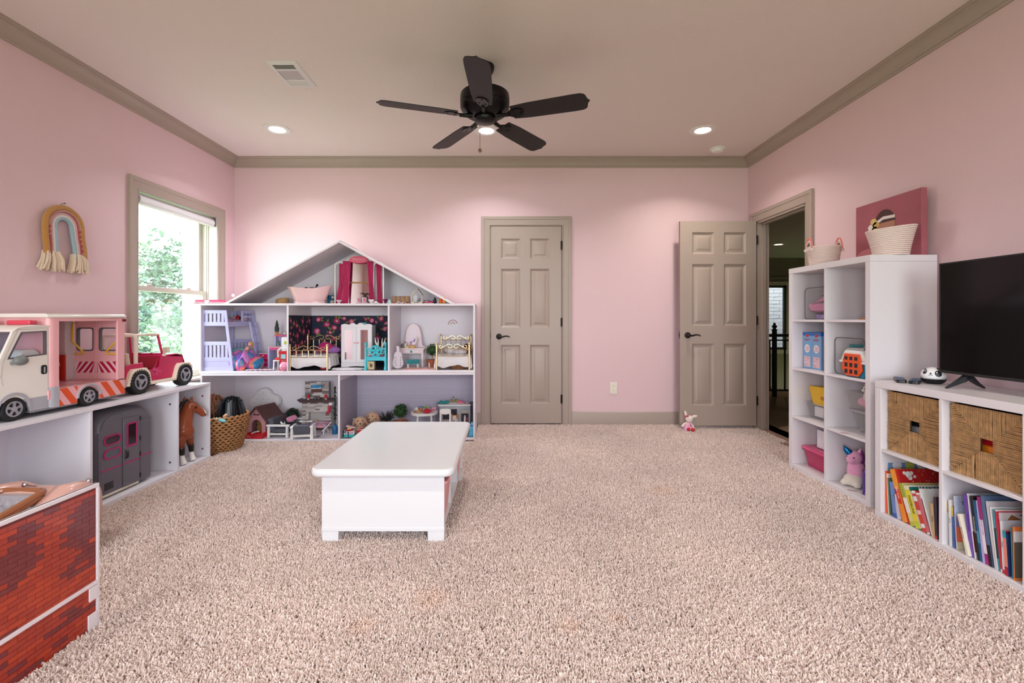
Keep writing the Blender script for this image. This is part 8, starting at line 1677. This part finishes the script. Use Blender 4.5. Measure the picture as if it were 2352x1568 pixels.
e = DT('toy_teapot', 'red and pink toy teapot at the front of the round table', 'toy', 981, .185, tz); obj('pot', B().lathe([(0,0),(.022,.002),(.034,.014),(.034,.026),(.022,.036),(.008,.039),(.006,.045),(0,.046)],18), M('teapot_red',(206,30,60),.3), e); obj('spout', B().tube([(.03,0,.018),(.046,0,.024),(.054,0,.022)],[.008,.006,.003],8), M('teapot_red'), e); obj('saucer', B().lathe([(0,0),(.034,0),(.044,.004),(.03,.003),(0,.0025)],22), m_pinkp, e)
e = DT('toy_bread', 'tan toy bread board with slices on the round table', 'toy', 961, .22, tz); obj('board', B().box(-.045,-.02,0,.045,.03,.008), m_wood, e, bevel=.003); obj('slice', B().lathe([(0,.008),(.018,.008),(.019,.018),(0,.020)],16), M('bread',(226,170,120),.7), e)
e = DT('toy_mug', 'white toy mug at the left of the round table', 'toy', 957, .27, tz); obj('cup', B().lathe([(0,0),(.014,0),(.016,.032),(.014,.033),(.012,.005),(0,.005)],16), m_wplastic, e); obj('handle', B().tube([(-.014,0,.026),(-.024,0,.022),(-.024,0,.012),(-.014,0,.008)],.0025,6), m_wplastic, e)
e = DT('toy_jar', 'blue lidded toy jar at the back of the round table', 'toy', 966, .31, tz); obj('jar', B().lathe([(0,0),(.018,0),(.019,.026),(0,.027)],16), M('jar_orange',(206,120,70),.5,nz=(60,.4)), e); obj('lid', B().lathe([(0,.026),(.02,.026),(.019,.038),(0,.039)],16), M('lid_blue',(90,140,180),.4), e)
e = DT('toy_salad', 'green toy salad bowl at the back of the round table', 'toy', 978, .32, tz); obj('bowl', B().lathe([(0,0),(.016,0),(.034,.018),(.032,.019),(0,.008)],18), m_wplastic, e); b = B(); q = random.Random(3); [b.ell((q.uniform(-.024,.024),q.uniform(-.02,.02),.020+q.uniform(0,.012)),(.009,.008,.006),8,6) for k in range(14)]; obj('leaves', b, M('salad_green',(150,180,90),.6), e)
for k, (px, lab) in enumerate(((994,'left of two pink toy tumblers on the round table'),(999,'right of two pink toy tumblers on the round table'))):
    e = DT('toy_tumbler', lab, 'toy', px, .27, tz, group='pink toy tumblers'); obj('cup', B().lathe([(0,0),(.008,0),(.0105,.034),(.009,.035),(.006,.004),(0,.004)],14), M('tumbler_pink',(240,190,204),.3), e); obj('band', B().lathe([(.0092,.012),(.0098,.018)],14,cap=(False,False)), m_hot, e)
tc2 = DT('toy_side_chair', 'white toy chair with a curved back rail before the toy kitchen', 'toy furniture', 1024, .17, Z0, pi)
for sx_ in (-1,1): obj('leg', B().box(sx_*.045-.008,-.055,0,sx_*.045+.008,-.040,.235), m_wplastic, tc2, bevel=.003); obj('leg', B().box(sx_*.045-.008,.045,0,sx_*.045+.008,.060,.115), m_wplastic, tc2, bevel=.003)
tc2.rotation_euler = (0,0,DA)
obj('seat', B().prism(rrect(-.062,-.05,.062,.075,.02),'z',.108,.120), M('chair_seat_grey',(206,198,198),.5), tc2, bevel=.002); b = B(); b.prism([(-.053,.205),(-.03,.196),(0,.190),(.03,.196),(.053,.205),(.053,.238),(.03,.246),(-.03,.246),(-.053,.238)],'y',-.054,-.041); obj('back_rail', b, m_wplastic, tc2, bevel=.004)
kt = DT('toy_kitchen', 'grey and white toy kitchen counter with an oven in the herringbone room', 'toy furniture', 1045, .35, Z0); m_kg = M('kitchen_grey',(176,176,182),.45); ka, kb = -.150, .155
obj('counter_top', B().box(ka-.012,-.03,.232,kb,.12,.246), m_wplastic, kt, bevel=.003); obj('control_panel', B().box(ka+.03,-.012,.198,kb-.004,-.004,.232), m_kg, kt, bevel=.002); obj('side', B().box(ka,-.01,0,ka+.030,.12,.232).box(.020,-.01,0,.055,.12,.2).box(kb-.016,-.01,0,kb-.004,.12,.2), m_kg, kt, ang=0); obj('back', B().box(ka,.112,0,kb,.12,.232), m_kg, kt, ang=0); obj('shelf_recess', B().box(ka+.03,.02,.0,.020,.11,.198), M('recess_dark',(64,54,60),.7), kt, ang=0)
ov = obj('oven_door', B().box(.055,-.006,.02,kb-.016,.0,.195), m_kg, kt, bevel=.002); obj('oven_window', B().box(.062,-.008,.05,kb-.022,-.005,.155), M('oven_dark',(50,44,52),.25), ov, ang=0); obj('oven_handle', B().cyl((.064,-.014,.172),(kb-.024,-.014,.172),.004,n=8), m_gold, ov); obj('oven_mitt', B().prism([(.088,.06),(.102,.06),(.108,.10),(.104,.135),(.094,.138),(.088,.11)],'y',-.0105,-.008), m_wfab, ov, bevel=.002); obj('pink_strip', B().box(.116,-.0095,.06,.126,-.0075,.115), m_hot, ov, ang=0)
for k in range(3): obj('knob', B().cyl((.070+.030*k,-.022,.215),(.070+.030*k,-.010,.215),.010,n=16), m_kg, kt)
kz = Z0+.246
for px, m_, lab, nm in ((1018,M('oven_mitt_teal',(40,140,140),.8),'teal folded toy oven mitts on the toy counter',0),(1058,M('towel_pink',(232,110,140),.8),'pink folded toy towels on the toy counter',1),(1082,M('towel_slate',(96,90,110),.8),'slate toy cloth at the right end of the toy counter',2)):
    e = DT('toy_towel', lab, 'toy', px, .38, kz, group='folded toy cloths on the counter'); b = B()
    if nm == 0: b.ell((-.014,0,.014),(.026,.02,.016),rot=(0,.2,0)).ell((.030,0,.016),(.026,.02,.016),rot=(0,-.2,0)).ell((-.040,0,.006),(.026,.016,.007))
    elif nm == 1: b.ell((0,0,.010),(.040,.024,.012)).ell((-.006,0,.022),(.024,.018,.008)).ell((.034,0,.006),(.02,.016,.006))
    else: b.ell((0,0,.006),(.026,.02,.008)).ell((.006,0,.014),(.016,.014,.006))
    obj('cloth', b, m_, e); obj('hem', B().tube([(-.03,-.022,.006),(0,-.026,.008),(.03,-.022,.006)],.002,5), m_wplastic if nm == 1 else m_, e)
for px, hh, lab in ((1036,.036,'short left toy spice bottle'),(1041.5,.060,'tall middle toy oil bottle on the counter'),(1047,.036,'short right toy spice bottle'),(1050.5,.038,'last short toy spice bottle before the pink towels')):
    e = DT('toy_spice_bottle', lab, 'toy', px, .40, kz+.006, group='toy spice bottles on the counter'); r = .008; obj('bottle', B().lathe([(0,0),(r,0),(r,hh*.6),(r*.5,hh*.75),(r*.5,hh*.8),(0,hh*.8)],12), M('oil_olive',(160,146,50),.3), e); obj('cap', B().lathe([(0,hh*.78),(r*.6,hh*.78),(r*.6,hh),(0,hh)],10), M('cap_brown',(90,60,36),.5), e)
e = DT('toy_spice_rack', 'grey toy tray under the spice bottles', 'toy', 1042, .40, kz); obj('tray', B().box(-.036,-.016,0,.045,.016,.005), m_kg, e, bevel=.001); obj('lip', B().box(-.036,-.018,0,.045,-.015,.010), m_kg, e, ang=0)
plush('plush_corgi','white and tan plush dog sitting under the toy counter','stuffed animal',Dw(1044,.28,Z0),DA,[('body',m_pupw,B().ell((0,.02,.05),(.042,.05,.055)).ell((0,-.01,.118),(.038,.036,.036)).ell((0,-.040,.104),(.020,.016,.016)),.005),('patch',m_pupt,B().ell((-.020,-.014,.130),(.016,.022,.020)).ell((.022,-.014,.130),(.016,.022,.020)),0),('ear',m_pupt,B().ell((-.032,.0,.152),(.013,.008,.016)),0),('ear',m_pupt,B().ell((.032,.0,.152),(.013,.008,.016)),0),('nose',m_eye,B().ell((.002,-.058,.110),(.007,.005,.005),8,6),0),('eye',m_eye,B().ell((-.014,-.043,.126),.004,8,6).ell((.016,-.043,.126),.004,8,6),0)])
e = DT('toy_package', 'blue and aqua toy package at the right end of the dollhouse floor', 'toy', 1084.5, .05, Z0+.002); obj('pouch', B().hexa([(-.035,0,0),(.018,0,0),(.018,.05,0),(-.035,.05,0)],[(-.012,.0,.125),(.022,.0,.13),(.022,.05,.13),(-.012,.05,.125)]), ramp_mat('pouch_blue',[(0,(40,110,190)),(.5,(90,190,226)),(1,(210,236,244))],(8,4,14),.4,.3), e, bevel=.003); obj('zip', B().box(-.014,-.002,.112,.022,.0,.117), m_wplastic, e, ang=0)
e = DT('toy_saucer', 'dark red flat toy lid on the herringbone room floor', 'toy', 944, .30, Z0); obj('disc', B().lathe([(0,0),(.024,0),(.026,.006),(0,.008)],18), M('maroon',(130,20,50),.4), e); obj('knob', B().ell((0,0,.011),.004,8,6), m_black, e)

# lettering becomes plain mesh
bpy.context.view_layer.update(); dg_ = bpy.context.evaluated_depsgraph_get()
for o in _texts:
    me = bpy.data.meshes.new_from_object(o.evaluated_get(dg_)); n = bpy.data.objects.new('lettering', me); nm = o.name.split('.')[0]
    n.parent = o.parent; n.location = o.location; n.rotation_euler = o.rotation_euler; n.scale = o.scale
    C.objects.link(n); cu = o.data; bpy.data.objects.remove(o); bpy.data.curves.remove(cu); n.name = nm
